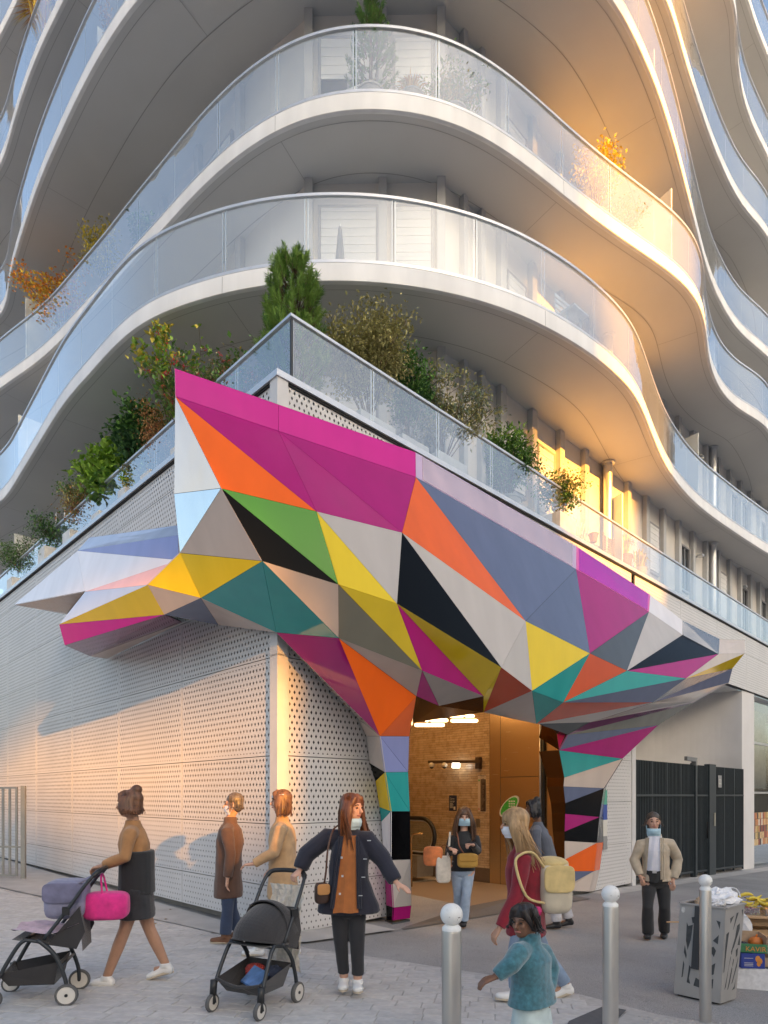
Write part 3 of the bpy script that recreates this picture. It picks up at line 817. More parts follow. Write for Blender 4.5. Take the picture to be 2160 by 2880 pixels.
V['S'] = on_r(1068.5,2070.5,.55); V['T'] = on_r(1151,2071,.48); V['U'] = on_r(776.7,1779,.16)
V['V'] = on_l(565,1682,.75); V['W'] = on_l(414.7,1645,1.0); V['X2'] = on_l(462,1729,.8); V['Y2'] = on_l(615,1758,.06)
V['Z'] = on_l(166,1756,1.1); V['b'] = on_l(182,1815,1.0); V['c'] = on_l(254,1846,.3); V['d'] = on_l(511,1751,.02)
V['a'] = on_l(239.6,1663.8,1.0); V['e'] = on_l(218,1548.7,.8); V['g'] = on_l(250.6,1512,.62); V['h'] = on_l(500,1477,.62)
V['h2'] = on_l(501,1505,.8); V['m'] = on_l(503,1575,.85); V['f'] = Y_(39,1701,11.8); V['fw'] = on_l(189,1725,.35)
# right part
V['M2'] = on_r(1621,1536,.55); V['j1'] = on_r(1620.4,1600.8,.62); V['i1'] = on_r(1478.4,1746.5,1.2); V['k1'] = on_r(1659.4,1837.6,1.2)
V['l0'] = on_r(1829,1673,.7); V['l1'] = on_r(1825.4,1720.4,.78); V['m1'] = on_r(1763.6,1886.5,1.3); V['n0'] = on_r(1920,1745,.95); V['n1'] = on_r(1919.8,1785.5,1.0)
V['o0'] = on_r(2024,1797,1.4); V['o1'] = on_r(2021,1839.6,1.5); V['z0'] = on_r(2095,1800,1.45); V['z1'] = on_r(2094,1838,1.5)
V['p1'] = on_r(1929.6,1908,1.5); V['q1'] = on_r(1584.5,1975.6,1.1); V['r1'] = on_r(1496.7,1943,1.2); V['s1'] = on_r(1508.4,2036,.7)
V['t1'] = on_r(1360,1958,.9); V['v1'] = on_r(1360,2003.6,.6); V['u1'] = on_r(1235,1985.4,.6); V['x1'] = on_r(1835,1975.6,1.2)
V['a2'] = on_r(2060,1880,1.3); V['b2'] = on_r(2050,1920,1.2); V['c2'] = on_r(1952.4,1975.6,.8); V['y1'] = on_r(1659.4,2031.6,.75)
V['e2'] = on_r(1596,2067,.55); V['f2'] = on_r(1543.5,2039,.4); V['h_'] = on_r(1566,2064,.3); V['g2'] = on_r(1572.5,2110,.42)
V['d2'] = on_r(1851.5,2039.5,.55); V['i2'] = on_r(1750.5,2134,.3); V['j2'] = on_r(1587,2187,.36); V['k2'] = on_r(1698.5,2217,.26); V['l2'] = on_r(1585,2212,.35)
V['xx'] = on_r(1161,2033,-.35)
# left leg columns
for nm, (u, v, d) in dict(l0_=(1009,2025,.03), l1_=(1030,2070.8,.03), l2_=(1039.7,2146.7,.03), l3_=(1055.6,2197,.03), l4_=(1067,2270,.03), l5_=(1072,2311,.03), l6_=(1079.6,2415.7,.03), l7_=(1086,2546,.03), l8_=(1086.6,2588,.04),
        c1_=(1082.5,2172,.48), c2_=(1099,2282,.42), c3_=(1098.6,2419,.36), c4_=(1106,2553,.28), c5_=(1104,2589,.25),
        r1_=(1148,2171.4,.44), r2_=(1153,2282,.38), r3_=(1154.6,2417,.32), r4_=(1156.8,2547,.24), r5_=(1153,2582.8,.22)).items(): V[nm] = on_r(u, v, d)
# right leg columns
for nm, (u, v, d) in dict(A1=(1590,2259,.31), A2=(1589.7,2288.6,.29), A3=(1588,2339,.26), A4=(1588,2365,.24), A5=(1588,2418,.20), A6=(1588,2450.5,.18), A7=(1586,2496,.12), A8=(1590,2504,.10),
        B1=(1686,2298,.22), B2=(1679,2370.6,.2), B3=(1671,2450,.18), B4=(1656.6,2508,.16), C0=(1706,2205,.03), C1=(1695,2299,.03), C2=(1697,2369,.03), C3=(1686.7,2446.4,.03), C4=(1674,2506,.03)).items(): V[nm] = on_r(u, v, d)
tris = [
 ('pink','A B J AJ'), ('pink','AJ J L M'), ('magenta','B J I'), ('magenta','J K I'), ('magenta','J L K'), ('orange','B I D'), ('copper','B D E'),
 ('chrome','E D F'), ('beige','D G F'), ('black','D H G'), ('green','D I H'), ('yellow','I N H'), ('yellow','H N O'), ('grey','I K N'), ('black','K P N'),
 ('olive','H O Q'), ('beige','G H Q'), ('teal','G U V'), ('teal','G Q U'), ('yellow','F G V'), ('yellow','F V W'), ('beige','W V X2'), ('slate','V Y2 X2'), ('beige','V U Y2'),
 ('yellow','W X2 Z'), ('ltblue','a W Z'), ('orchid','Z X2 b'), ('plum','b X2 d c'), ('magenta','U Q S'), ('orange','Q R S'), ('orange','R T S'), ('beige','Q O R'),
 ('rose','a m W'), ('white','e m a'), ('lavender','e h2 m'), ('ltblue','g h h2 e'), ('white','f e a'), ('wood','f a fw'), ('beige','m F W'),
 ('lavgloss','M L j1 M2'), ('pinkgloss','M2 j1 l1 l0'), ('white','l0 l1 n1 n0'), ('steelgrey','n0 n1 o1 o0'), ('beige','o0 o1 z1 z0'),
 ('orange','L i1 K'), ('grey','K i1 P'), ('slate','L j1 i1'), ('slate','i1 j1 k1'), ('magenta','j1 l1 k1'), ('iron','l1 m1 k1'), ('grey','l1 n1 m1'), ('black','n1 o1 m1'), ('magenta','m1 o1 p1'),
 ('teal','m1 p1 q1'), ('redor','k1 m1 q1'), ('teal','k1 q1 r1'), ('yellow','i1 k1 r1'), ('grey','P i1 r1'), ('yellow','N P t1'), ('magenta','N t1 O'), ('grey','O t1 u1'), ('magenta','O u1 R'),
 ('redor','P r1 v1'), ('yellow','P v1 t1'), ('grey','v1 r1 s1'), ('teal','r1 q1 s1'), ('slate','q1 p1 x1'), ('redor','s1 q1 x1'), ('grey','s1 x1 y1'),
 ('beige','o1 z1 p1'), ('yellow','p1 z1 a2'), ('steelgrey','p1 a2 x1'), ('slate','x1 a2 b2'), ('beige','x1 b2 c2 y1'), ('plum','y1 c2 e2'), ('olive','e2 c2 d2'),
 ('iron','s1 y1 e2 f2'), ('iron','f2 e2 h_'), ('magenta','h_ e2 g2'), ('slate','g2 e2 d2'), ('magenta','g2 d2 i2'), ('teal','g2 i2 j2'), ('beige','j2 i2 k2 l2'),
 ('brown','R u1 xx'), ('brown','u1 t1 v1'), ('brown','R xx T'), ('brown','u1 v1 xx'),
 ('beige','l0_ S l1_'), ('beige','l0_ U S'), ('grey','l1_ S c1_ l2_'), ('lavender','S T r1_'), ('lavender','S r1_ c1_'), ('black','l2_ c1_ l3_'), ('yellow','l3_ c1_ c2_ l4_'), ('teal','c1_ r1_ r2_'), ('teal','c1_ r2_ c2_'),
 ('teal','l4_ c2_ l5_'), ('white','l5_ c2_ c3_ l6_'), ('black','c2_ r2_ r3_'), ('black','c2_ r3_ c3_'), ('grey','c3_ r3_ c4_'), ('grey','r3_ r4_ c4_'), ('magenta','l6_ c3_ c4_ l7_'), ('black','l7_ c4_ c5_ l8_'), ('magenta','c4_ r4_ r5_ c5_'),
 ('slate','l2 k2 A1'), ('black','A1 k2 B1 A2'), ('magenta','A2 B1 A3'), ('black','A3 B1 B2 A4'), ('beige','A4 B2 A5'), ('orange','A5 B2 B3 A6'), ('slate','A6 B3 A7'), ('beige','A7 B3 B4 A8'),
 ('steelgrey','k2 C0 C1 B1'), ('iron','B1 C1 C2 B2'), ('orange','B2 C2 C3 B3'), ('beige','B3 C3 C4 B4'), ('steelgrey','i2 C0 k2'),
]
camp = Vector(cam.location)
GL = {}
for k_, m_ in list(PC.items()):              # panels that face the ground are seen at a flat angle and show the gloss of the lacquer
    if k_ in ('copper','chrome','steelgrey','lavgloss','pinkgloss','brown','wood','lavgloss_in','pinkgloss_in'): continue
    g2_ = m_.copy(); g2_.name = m_.name+'_low'; bs = g2_.node_tree.nodes['Principled BSDF']; bs.inputs['Specular IOR Level'].default_value = 0.75
    for l_ in list(bs.inputs['Roughness'].links): g2_.node_tree.links.remove(l_)
    bs.inputs['Roughness'].default_value = 0.07; GL[k_] = g2_
back = MB(); vn = {k_: Vector() for k_ in V}; bf = []
for col, names in tris:
    pts = [V[n] for n in names.split()]
    nrm = (pts[1]-pts[0]).cross(pts[2]-pts[0])
    if len(pts) == 4: nrm = (pts[2]-pts[0]).cross(pts[3]-pts[1])
    nrm.normalize()
    cen = sum(pts, Vector())/len(pts)
    if nrm.dot(camp-cen) < 0: nrm = -nrm; pts = pts[::-1]
    # shrink for an open joint of about 6 mm
    k = len(pts); out = []
    for i in range(k):
        a, p, b_ = pts[i-1], pts[i], pts[(i+1) % k]
        e1 = (p-a).normalized(); e2_ = (b_-p).normalized()
        n1_ = nrm.cross(e1); n2_ = nrm.cross(e2_)
        bis = n1_+n2_; den = 1+n1_.dot(n2_)
        off = bis*(0.0022/max(0.12, den))
        if off.length > 0.02: off = off.normalized()*0.02
        out.append(p+off)
    mb = MB(); mb.prism(out, -nrm*0.012)
    po = mb.build('panel', GL.get(col, PC[col]) if nrm.z < -0.42 else PC[col], can)
    if col in ('lavgloss','pinkgloss'):
        c_ = sum(out, Vector())/4; ins_ = [c_+(q_-c_)*0.94 for q_ in out]; e1_ = (out[1]-out[0]).normalized()*0; ins_ = [ (q_.lerp(out[(i_+ (1 if i_ % 2 == 0 else 3)) % 4], 0.16) if False else q_) for i_, q_ in enumerate(ins_)]
        MB().prism([q_+nrm*0.004 for q_ in ins_], -nrm*0.003).build('glazed_inset', PC[col+'_in'], po)
    for n_ in names.split(): vn[n_] += nrm
    bf.append(names.split())
vk = list(V); back.add([V[k_]-(vn[k_].normalized()*0.02 if vn[k_].length > 0 else Vector()) for k_ in vk], [tuple(vk.index(q_) for q_ in ns) for ns in bf])      # closed dark shell behind the open joints
back.build('joint_backing', black_m, can, fix=False)
# roof and closing sheets back to the walls
def wr(p): q = to_st(p); return st(q[0], -0.015, p.z)
def wl(p): q = to_st(p); return st(-0.015, max(q[1], 0.0), p.z)
rf = MB()
tops = ['M','M2','l0','n0','o0','z0']
for a, b_ in zip(tops[:-1], tops[1:]): rf.quad(V[a], V[b_], wr(V[b_]), wr(V[a]))
rf.add([V['A'], V['AJ'], V['M'], wr(V['M']), st(-0.015,-0.015,V['M'].z), wl(V['A'])], [(0,1,2,3,4,5)])
ends = ['z0','z1','a2','b2','c2','d2','i2','C0']
for a, b_ in zip(ends[:-1], ends[1:]): rf.quad(V[a], V[b_], wr(V[b_]), wr(V[a]))
lefts = ['A','B','E','F','m','h2','h','g','e','f','fw','c','d']
for a, b_ in zip(lefts[:-1], lefts[1:]): rf.quad(V[a], V[b_], wl(V[b_]), wl(V[a]))
rf.build('roof_sheet', PC['beige'], can, fix=False)
inn = MB()
rc = ['T','r1_','r2_','r3_','r4_','r5_']
for a, b_ in zip(rc[:-1], rc[1:]): inn.quad(V[a]-Vector((0,0,0)), V[b_], wr(V[b_]), wr(V[a]))
lc = ['g2','j2','l2','A1','A2','A3','A4','A5','A6','A7','A8']
for a, b_ in zip(lc[:-1], lc[1:]): inn.quad(V[a], V[b_], wr(V[b_]), wr(V[a]))
for a, b_ in zip(['u1','v1','s1','f2','h_','g2'][:-1], ['u1','v1','s1','f2','h_','g2'][1:]):
    pa, pb = V[a], V[b_]; inn.quad(pa, pb, wr(pb)+Vector((0,0,0.25)), wr(pa)+Vector((0,0,0.25)))
inn.build('inner_lining', PC['brown'], can, fix=False)
plinth_m = mat('plinth_grey', (0.06,0.07,0.075), 0.5, var=0.1)
for f in (('l8_','c5_','r5_'), ('A8','B4','C4')):
    ps_ = [V[n].copy() for n in f]; w0 = wr(ps_[0]); w1 = wr(ps_[-1])
    poly = [w0]+ps_+[w1]; zt = min(p.z for p in ps_)
    mb = MB(); zb = min(gz(p.x, p.y) for p in poly)-0.01
    mb.prism([Vector((p.x, p.y, zb)) for p in poly], (0,0,zt-zb-0.002)); mb.build('leg_foot', plinth_m, can)
# ---------------------------------------------------------------- station entrance hall
ent = thing('station_entrance', 'station entrance hall with long beige wall tiles and brushed gold metal cladding', 'entrance', tuple(st(4, 1, gz(*st(4,1)[:2]))))
tile_ms = [mat('wall_tile_%d' % i, c, 0.28, var=0.08, scale=9, spec=0.5) for i, c in enumerate([(0.50,0.36,0.22),(0.46,0.33,0.20),(0.54,0.40,0.25)])]
grout = mat('tile_grout', (0.22,0.15,0.09), 0.8, var=0.05)
gold = mat('brushed_gold', (0.72,0.54,0.33), 0.24, 0.95, var=0.015, scale=3, stretch=(1,1,14))
hall_floor = mat('hall_floor', (0.30,0.22,0.15), 0.45, var=0.1, scale=14)
ceil_m = mat('hall_ceiling', (0.40,0.36,0.31), 0.6, var=0.05)
SX, ZF, ZC = 6.42, -0.16, 4.3
g_ = MB(); g_.quad(st(SX+0.03,1.62,ZF), st(SX+0.03,8,ZF), st(SX+0.03,8,ZC), st(SX+0.03,1.62,ZC)); g_.build('tile_wall', grout, ent, fix=False)
tl = MB(); rt = random.Random(5); z = ZF+0.30; rowi = 0; th = 0.052
while z+th < ZC:
    t = 1.64-rt.random()*0.3 if rowi % 2 else 1.64-0.17
    while t < 7.2:
        L_ = 0.34; t0_, t1_ = max(t, 1.64), t+L_-0.007
        if t1_ > t0_+0.02:
            e = 0.004+rt.random()*0.0015; x = SX+0.03
            A_ = [st(x, t0_, z), st(x, t1_, z), st(x, t1_, z+th-0.006), st(x, t0_, z+th-0.006)]
            B_ = [st(x-e, t0_+0.003, z+0.003), st(x-e, t1_-0.003, z+0.003), st(x-e, t1_-0.003, z+th-0.009), st(x-e, t0_+0.003, z+th-0.009)]
            tl.add(A_+B_, [(4,5,6,7),(0,1,5,4),(1,2,6,5),(2,3,7,6),(3,0,4,7)], rt.randrange(3))
        t += L_
    z += th; rowi += 1
tag(tl.build('wall_tile', tile_ms, ent, fix=False), kind='stuff')
sk = MB(); sk.prism([st(SX,1.64,ZF), st(SX,8,ZF), st(SX+0.029,8,ZF), st(SX+0.029,1.64,ZF)], (0,0,0.29)); sk.build('skirting', mat('hall_skirting', (0.13,0.09,0.06), 0.5), ent)
# gold metal cladding: bays with open joints
tb_ = [(1.62,1.36),(1.35,0.40),(0.385,0.10)]
for i, (ta, tb2) in enumerate(tb_):
    zs = [(ZF-0.02, 2.02), (2.03, ZC)] if i == 1 else [(ZF-0.02, ZC)]
    for za, zb in zs:
        mb = MB(); mb.prism([st(SX-0.03,ta,za), st(SX-0.03,tb2,za), st(SX+0.02,tb2,za), st(SX+0.02,ta,za)], (0,0,zb-za)); mb.build('metal_panel', gold, ent)
mb = MB(); mb.prism([st(SX-0.025,1.63,ZF), st(SX-0.025,0.05,ZF), st(SX+0.025,0.05,ZF), st(SX+0.025,1.63,ZF)], (0,0,ZC-ZF)); mb.build('panel_backing', dark_m, ent)
for tt in (0.40, 0.33):
    mb = MB(); mb.tube([st(SX-0.07, tt, ZF), st(SX-0.07, tt, ZC)], 0.022, 10); mb.build('metal_post', alu_m if tt > .35 else dark_m, ent, smooth=True)
mb = MB(); mb.prism([st(SX-0.04,0.09,ZF-0.1), st(SX-0.04,-0.02,ZF-0.1), st(SX+0.03,-0.02,ZF-0.1), st(SX+0.03,0.09,ZF-0.1)], (0,0,ZC-ZF+0.1)); mb.build('metal_panel', gold, ent)
# left and back walls, ceiling, floor
mb = MB(); mb.prism([st(1.96,0.16,-0.1), st(1.96,9,-0.1), st(1.90,9,-0.1), st(1.90,0.16,-0.1)], (0,0,ZC+0.1)); mb.build('side_wall', tile_ms[0], ent)
mb = MB(); mb.quad(st(1.9,8,-0.2), st(SX+0.1,8,-0.2), st(SX+0.1,8,ZC), st(1.9,8,ZC)); mb.build('back_wall', tile_ms[1], ent, fix=False)
mb = MB(); mb.prism([st(1.9,0.16,ZC), st(SX+0.1,0.16,ZC), st(SX+0.1,8,ZC), st(1.9,8,ZC)], (0,0,0.05)); mb.build('ceiling', ceil_m, ent)
mb = MB(); fl = [st(1.97,0.2), st(SX-0.04,0.2), st(SX-0.04,8), st(1.97,8)]
mb.add([Vector((p.x, p.y, ZF+0.012)) for p in fl], [(0,1,2,3)]); mb.build('hall_floor', hall_floor, ent, fix=False)
mb = MB(); fl = [st(1.5,-0.62), st(SX+0.1,-0.55), st(SX-0.04,0.2), st(1.97,0.2)]
mb.add([gp(fl[0].x, fl[0].y, 0.010), gp(fl[1].x, fl[1].y, 0.010), Vector((fl[2].x, fl[2].y, ZF+0.006)), Vector((fl[3].x, fl[3].y, ZF+0.016))], [(0,1,2,3)])
mb.build('threshold', mat('threshold_grey', (0.15,0.145,0.14), 0.7, var=0.12, scale=18), ent, fix=False)
# tactile strip in front of the escalator
mb = MB(); fl = [st(4.4,2.7), st(6.2,2.7), st(6.2,3.2), st(4.4,3.2)]; mb.add([Vector((p.x, p.y, ZF+0.018)) for p in fl], [(0,1,2,3)])
for i in range(12):
    a = st(4.45+i*0.148, 2.72, ZF+0.02); b_ = st(4.45+i*0.148, 3.18, ZF+0.02); mb.beam(a, b_, 0.05, 0.012)
mb.build('tactile_strip', mat('tactile_cream', (0.55,0.45,0.33), 0.6), ent, fix=False)
# tube lamps hanging from the ceiling
lamp_m = emit('lamp_tube', (1.0, 0.62, 0.28), 2.2)
hall_fill_m = emit('hall_fill_tube', (1.0, 0.55, 0.20), 13.0)  # for tubes added out of view to brighten the hall
def tube_lamp(p0, p1, label, lm=None):
    b = thing('tube_lamp', label, 'lamp', tuple(p0), 'lit tube lamps on the entrance ceiling')
    mb = MB(); d = (p1-p0).normalized(); mb.tube([p0, p0+d*0.03, p1-d*0.03, p1], [0.018,0.030,0.030,0.018], 14); mb.build('tube', lm or lamp_m, b, smooth=True)
    mb = MB(); m_ = (p0+p1)/2; mb.box(m_+Vector((0,0,0.045)), (0.05,0.04,0.03)); mb.tube([m_+Vector((0,0,0.05)), Vector((m_.x, m_.y, ZC))], 0.005, 6); mb.build('bracket', black_m, b)
for k_, (sa, sb, tt, wd) in enumerate(((2.8,4.0,1.1,'first'), (4.4,5.6,1.1,'second'), (2.8,4.0,3.2,'third'), (4.4,5.6,3.2,'fourth'))):
    tube_lamp(st(sa,tt,ZC-0.22), st(sb,tt,ZC-0.22), wd+' unseen tube lamp added high under the ceiling to brighten the entrance hall', hall_fill_m)
for (ua, va, ub, vb, Yd, lb) in [(1166,2039,1250,2039,10.6,'lowest lit tube lamp, nearest the left canopy leg'), (1196,2026,1260,2026,10.9,'lit tube lamp in the middle of the entrance ceiling'), (1268,2027,1344,2027,10.9,'lit tube lamp at the lower right of the entrance ceiling'), (1264,2014,1334,2014,11.2,'lit tube lamp at the upper right of the entrance ceiling')]:
    tube_lamp(at(ua, va, Yd), at(ub, vb, Yd), lb)
# bracket with two dome cameras and an exit box
bk_ = thing('camera_bracket', 'metal wall arm carrying two dome cameras and a lit sign', 'bracket', tuple(on_l(1340, 2155, -SX+0.25)))
def ins(u, v, off=0.0):      # on the tiled wall, off metres in front of it
    return on_l(u, v, -(SX+0.025-off))
mb = MB(); mb.beam(ins(1205,2143,.35), ins(1350,2142,.12), 0.05, 0.06); mb.box(ins(1346,2146,.06), (0.10,0.10,0.24), R(45)); mb.build('arm', mat('bracket_brown', (0.10,0.07,0.05), 0.4, 0.5), bk_)
for u in (1214, 1250):
    c = ins(u, 2152, .35 if u < 1230 else .29); mb = MB(); mb.ball(c, (0.065,0.065,0.06), 14, 8); o = mb.build('camera_housing', mat('cam_white', (0.7,0.65,0.55), 0.35, var=0), bk_, smooth=True) if u < 1230 else mb.build('camera_housing', M['cam_white'], bk_, smooth=True)
    mb = MB(); mb.ball(c-Vector((0,0,0.035)), (0.045,0.045,0.045), 12, 8); mb.build('lens_dome', black_m, o, smooth=True)
sgn = MB(); sgn.beam(ins(1273,2153,.25), ins(1292,2153,.21), 0.05, 0.10); sgn.build('lit_sign', emit('sign_white', (1.0,0.9,0.75), 2.5), bk_)
# wall notices
def notice(name, u0, v0, u1, v1, label, cat, bgm, off=0.012):
    a, b_, c, d = ins(u0,v0,off), ins(u1,v0,off), ins(u1,v1,off), ins(u0,v1,off)
    c = Vector((b_.x, b_.y, c.z)); d = Vector((a.x, a.y, c.z)); b_.z = a.z
    o = MB().prism([a, b_, c, d], st(1,0,0)-st(0.992,0,0)).build(name, bgm, None)
    return o, (a, b_, c, d)
navy = mat('notice_navy', (0.02,0.03,0.07), 0.3, var=0); cream = mat('notice_cream', (0.55,0.45,0.34), 0.4, var=0); ink = mat('notice_ink', (0.10,0.08,0.07), 0.5, var=0)
ink_w = mat('notice_white', (0.7,0.68,0.62), 0.5, var=0); red_m = mat('notice_red', (0.5,0.05,0.04), 0.5, var=0); green_m = mat('notice_green', (0.10,0.35,0.10), 0.5, var=0)
def strip(mb, q, x0, x1, y0, y1, off=0.003):
    a, b_, c, d = q; n = (st(0,0)-st(1,0))*off
    def P(x, y): return a.lerp(b_, x).lerp(d.lerp(c, x), y)+n
    mb.quad(P(x0,y0), P(x1,y0), P(x1,y1), P(x0,y1))
def text_on(body, q, x, y, size, m, parent, name='lettering', off=0.004, align='LEFT', nrm=None, ext=0.0):
    a, b_, c, d = q
    cu = bpy.data.curves.new(name, 'FONT'); cu.body = body; cu.size = size; cu.align_x = align; cu.extrude = ext
    tmp = bpy.data.objects.new(name, cu)
    me = eval_mesh(tmp)
    ax = (b_-a).normalized(); ay = (a-d).normalized(); nn = ax.cross(ay)
    p = a.lerp(b_, x).lerp(d.lerp(c, x), y)+nn*off
    me.transform(Matrix(((ax.x, ay.x, nn.x, p.x), (ax.y, ay.y, nn.y, p.y), (ax.z, ay.z, nn.z, p.z), (0,0,0,1))))
    me.materials.clear(); me.materials.append(m)
    o = bpy.data.objects.new(name, me); COL.objects.link(o); return adopt(o, parent)
o, q = notice('poster', 1263, 2237, 1284, 2281, '', '', navy)
tag(o, 'small navy poster on the tiled entrance wall', 'poster')
text_on('Carte\nnavigo', q, 0.12, 0.26, 0.055, ink_w, o); mb = MB()
for i in range(6): strip(mb, q, 0.12, 0.5+0.05*(i % 3), 0.48+i*0.06, 0.505+i*0.06)
strip(mb, q, 0.62, 0.86, 0.72, 0.92); mb.build('print', ink_w, o, fix=False)
o, q = notice('notice_board', 1344, 2180, 1367, 2283, '', '', cream)
tag(o, 'tall cream notice board beside the gold cladding', 'notice board')
text_on('Paris\nClub', q, 0.34, 0.055, 0.05, ink, o); mb = MB(); strip(mb, q, 0.33, 0.97, 0.12, 0.99); p_ = mb.build('dark_panel', mat('notice_brown', (0.06,0.04,0.03), 0.35, var=0), o, fix=False)
mb = MB(); strip(mb, q, 0.0, 1.0, 0.0, 0.012, 0.004); mb.build('top_edge', navy, o, fix=False)
mb = MB(); strip(mb, q, 0.06, 0.25, 0.12, 0.17); mb.build('green_logo', green_m, o, fix=False)
mb = MB(); strip(mb, q, 0.08, 0.2, 0.91, 0.95); mb.build('red_logo', red_m, o, fix=False)
mb = MB(); rr = random.Random(2)
for i in range(24): strip(mb, q, 0.38, 0.5+0.4*rr.random(), 0.15+i*0.034, 0.163+i*0.034, 0.005)
mb.build('print', mat('notice_faint', (0.22,0.17,0.13), 0.5, var=0), o, fix=False)
o, q = notice('wall_box', 1338, 2303, 1350, 2326, '', '', mat('steel_box', (0.3,0.25,0.19), 0.4, 0.6)); tag(o, 'small steel switch box on the tiled wall', 'switch box')
# green sticker on the cladding
stk = MB(); cc = on_l(1432, 2268, -(SX-0.045)); n_ = (st(0,0)-st(1,0)); ax = (st(0,-1)-st(0,0)); pts = []
for i in range(20):
    t = 2*math.pi*i/20; x, y = 0.24*math.cos(t), 0.20*math.sin(t)
    pts.append(cc+ax*(x*0.94+y*0.35)+Vector((0,0,y+x*0.35)))
stk.prism(pts, n_*0.004); so = tag(stk.build('green_sticker', ink_w), 'round white-edged green sticker on the gold cladding', 'sticker')
stk = MB(); stk.add([cc+(p-cc)*0.86+n_*0.006 for p in pts], [tuple(range(20))]); stk.build('green_disc', mat('sticker_green', (0.06,0.42,0.06), 0.4, var=0.3, scale=25), so, fix=False)
stk = MB(); rr = random.Random(4)
for i in range(9):
    x, y = (i % 3-1)*0.055+0.05, (i//3-1)*0.05+0.04; c2_ = cc+ax*x+Vector((0,0,y))+n_*0.008
    stk.quad(c2_, c2_+ax*0.04, c2_+ax*0.04+Vector((0,0,0.025)), c2_+Vector((0,0,0.03)))
stk.build('print', ink_w, so, fix=False)
# escalator with rounded balustrade end
esc = thing('escalator', 'escalator with black handrail looping round a glass balustrade inside the entrance', 'escalator', tuple(st(5.4, 3.5, ZF)))
ec = ins(1186, 2352, 0.9); es = 0.36
d_ = (st(0,1)-st(0,0)); loop = []
for i in range(25):
    t = -math.pi/2+math.pi*i/24
    loop.append(ec-d_*(math.cos(t)*es)+Vector((0,0,math.sin(t)*es*1.05)))
path = [ec+d_*3-Vector((0,0,es*1.05))]+loop+[ec+d_*3+Vector((0,0,es*1.05))]
mb = MB(); mb.tube(path, 0.045, 10); mb.build('handrail', mat('rubber_black', (0.012,0.012,0.012), 0.35, var=0), esc, smooth=True)
mb = MB(); mb.tube([p+(ec-p)*0.12 if i not in (0, len(path)-1) else p*1.0+Vector((0,0,0.05 if i == 0 else -0.05)) for i, p in enumerate(path)], 0.022, 8); mb.build('trim', alu_m, esc, smooth=True)
mb = MB(); gl = [p+(ec-p)*0.14 for p in loop]; mb.add([gl[0]+d_*3]+gl+[gl[-1]+d_*3], [tuple(range(len(gl)+2))]); mb.build('balustrade_glass', glass_mat('escalator_glass', (0.55,0.58,0.5), 0.12, 2, milky=0.25, milk=(0.4,0.42,0.36)), esc, fix=False)
mb = MB(); mb.box(ec+d_*1.6-Vector((0,0,es+0.25)), (0.5,3.4,0.45), math.atan2(d_.y, d_.x)-R(90)); mb.build('base', mat('steel_skirt', (0.35,0.32,0.27), 0.35, 0.7), esc)
mb = MB(); a = ins(1157, 2300, 1.6); mb.tube([Vector((a.x,a.y,ZF)), Vector((a.x,a.y,ZF+0.98)), Vector((a.x,a.y,ZF+1.05))-d_*0.05, Vector((a.x,a.y,ZF+1.07))-d_*0.3], 0.022, 8)
gr = tag(mb.build('grab_rail', mat('grab_gold', (0.6,0.42,0.22), 0.25, 0.9), None, smooth=True), 'slim golden grab rail just inside the left canopy leg', 'handrail')

# ---------------------------------------------------------------- porch with dark gate
gate_m = mat('gate_anthracite', (0.035,0.045,0.052), 0.45, var=0.15, scale=8)
white_wall = mat('porch_white', (0.72,0.70,0.69), 0.6, var=0.05, scale=1.5, bump=0.15, bscale=60)
por = thing('porch_wall', 'white rendered porch wall with rounded corner behind the dark gate', 'wall', tuple(st(17.5, 0.5, gz(*st(17.5,.5)[:2]))))
mb = MB(); prof = [(9.6,2.9),(11,3.3),(13,3.3),(14.6,3.0),(15.8,2.4),(16.6,1.6),(17.0,0.8),(17.12,0.06),(18.25,0.04),(18.3,0.25),(18.3,3.2)]
pp = spline([Vector((a, b_, 0)) for a, b_ in prof[:8]], 5)+[Vector((a, b_, 0)) for a, b_ in prof[8:]]
for a, b_ in zip(pp[:-1], pp[1:]):
    mb.quad(st(a.x,a.y,-0.8), st(b_.x,b_.y,-0.8), st(b_.x,b_.y,4.87), st(a.x,a.y,4.87))
mb.build('wall', white_wall, por, fix=False, autosmooth=35)
mb = MB(); mb.quad(st(9.6,0.26,-0.5), st(9.6,2.95,-0.5), st(9.6,2.95,4.87), st(9.6,0.26,4.87)); mb.build('side_wall', white_wall, por, fix=False)
gat = thing('gate', 'tall anthracite bar gate with number plate 22', 'gate', tuple(st(13, 0, gz(*st(13,0)[:2]))))
ZT = 2.46
def zg(s_): p = st(s_, 0); return gz(p.x, p.y)
bays = [(9.62,13.05),(13.17,14.05),(14.55,17.05)]
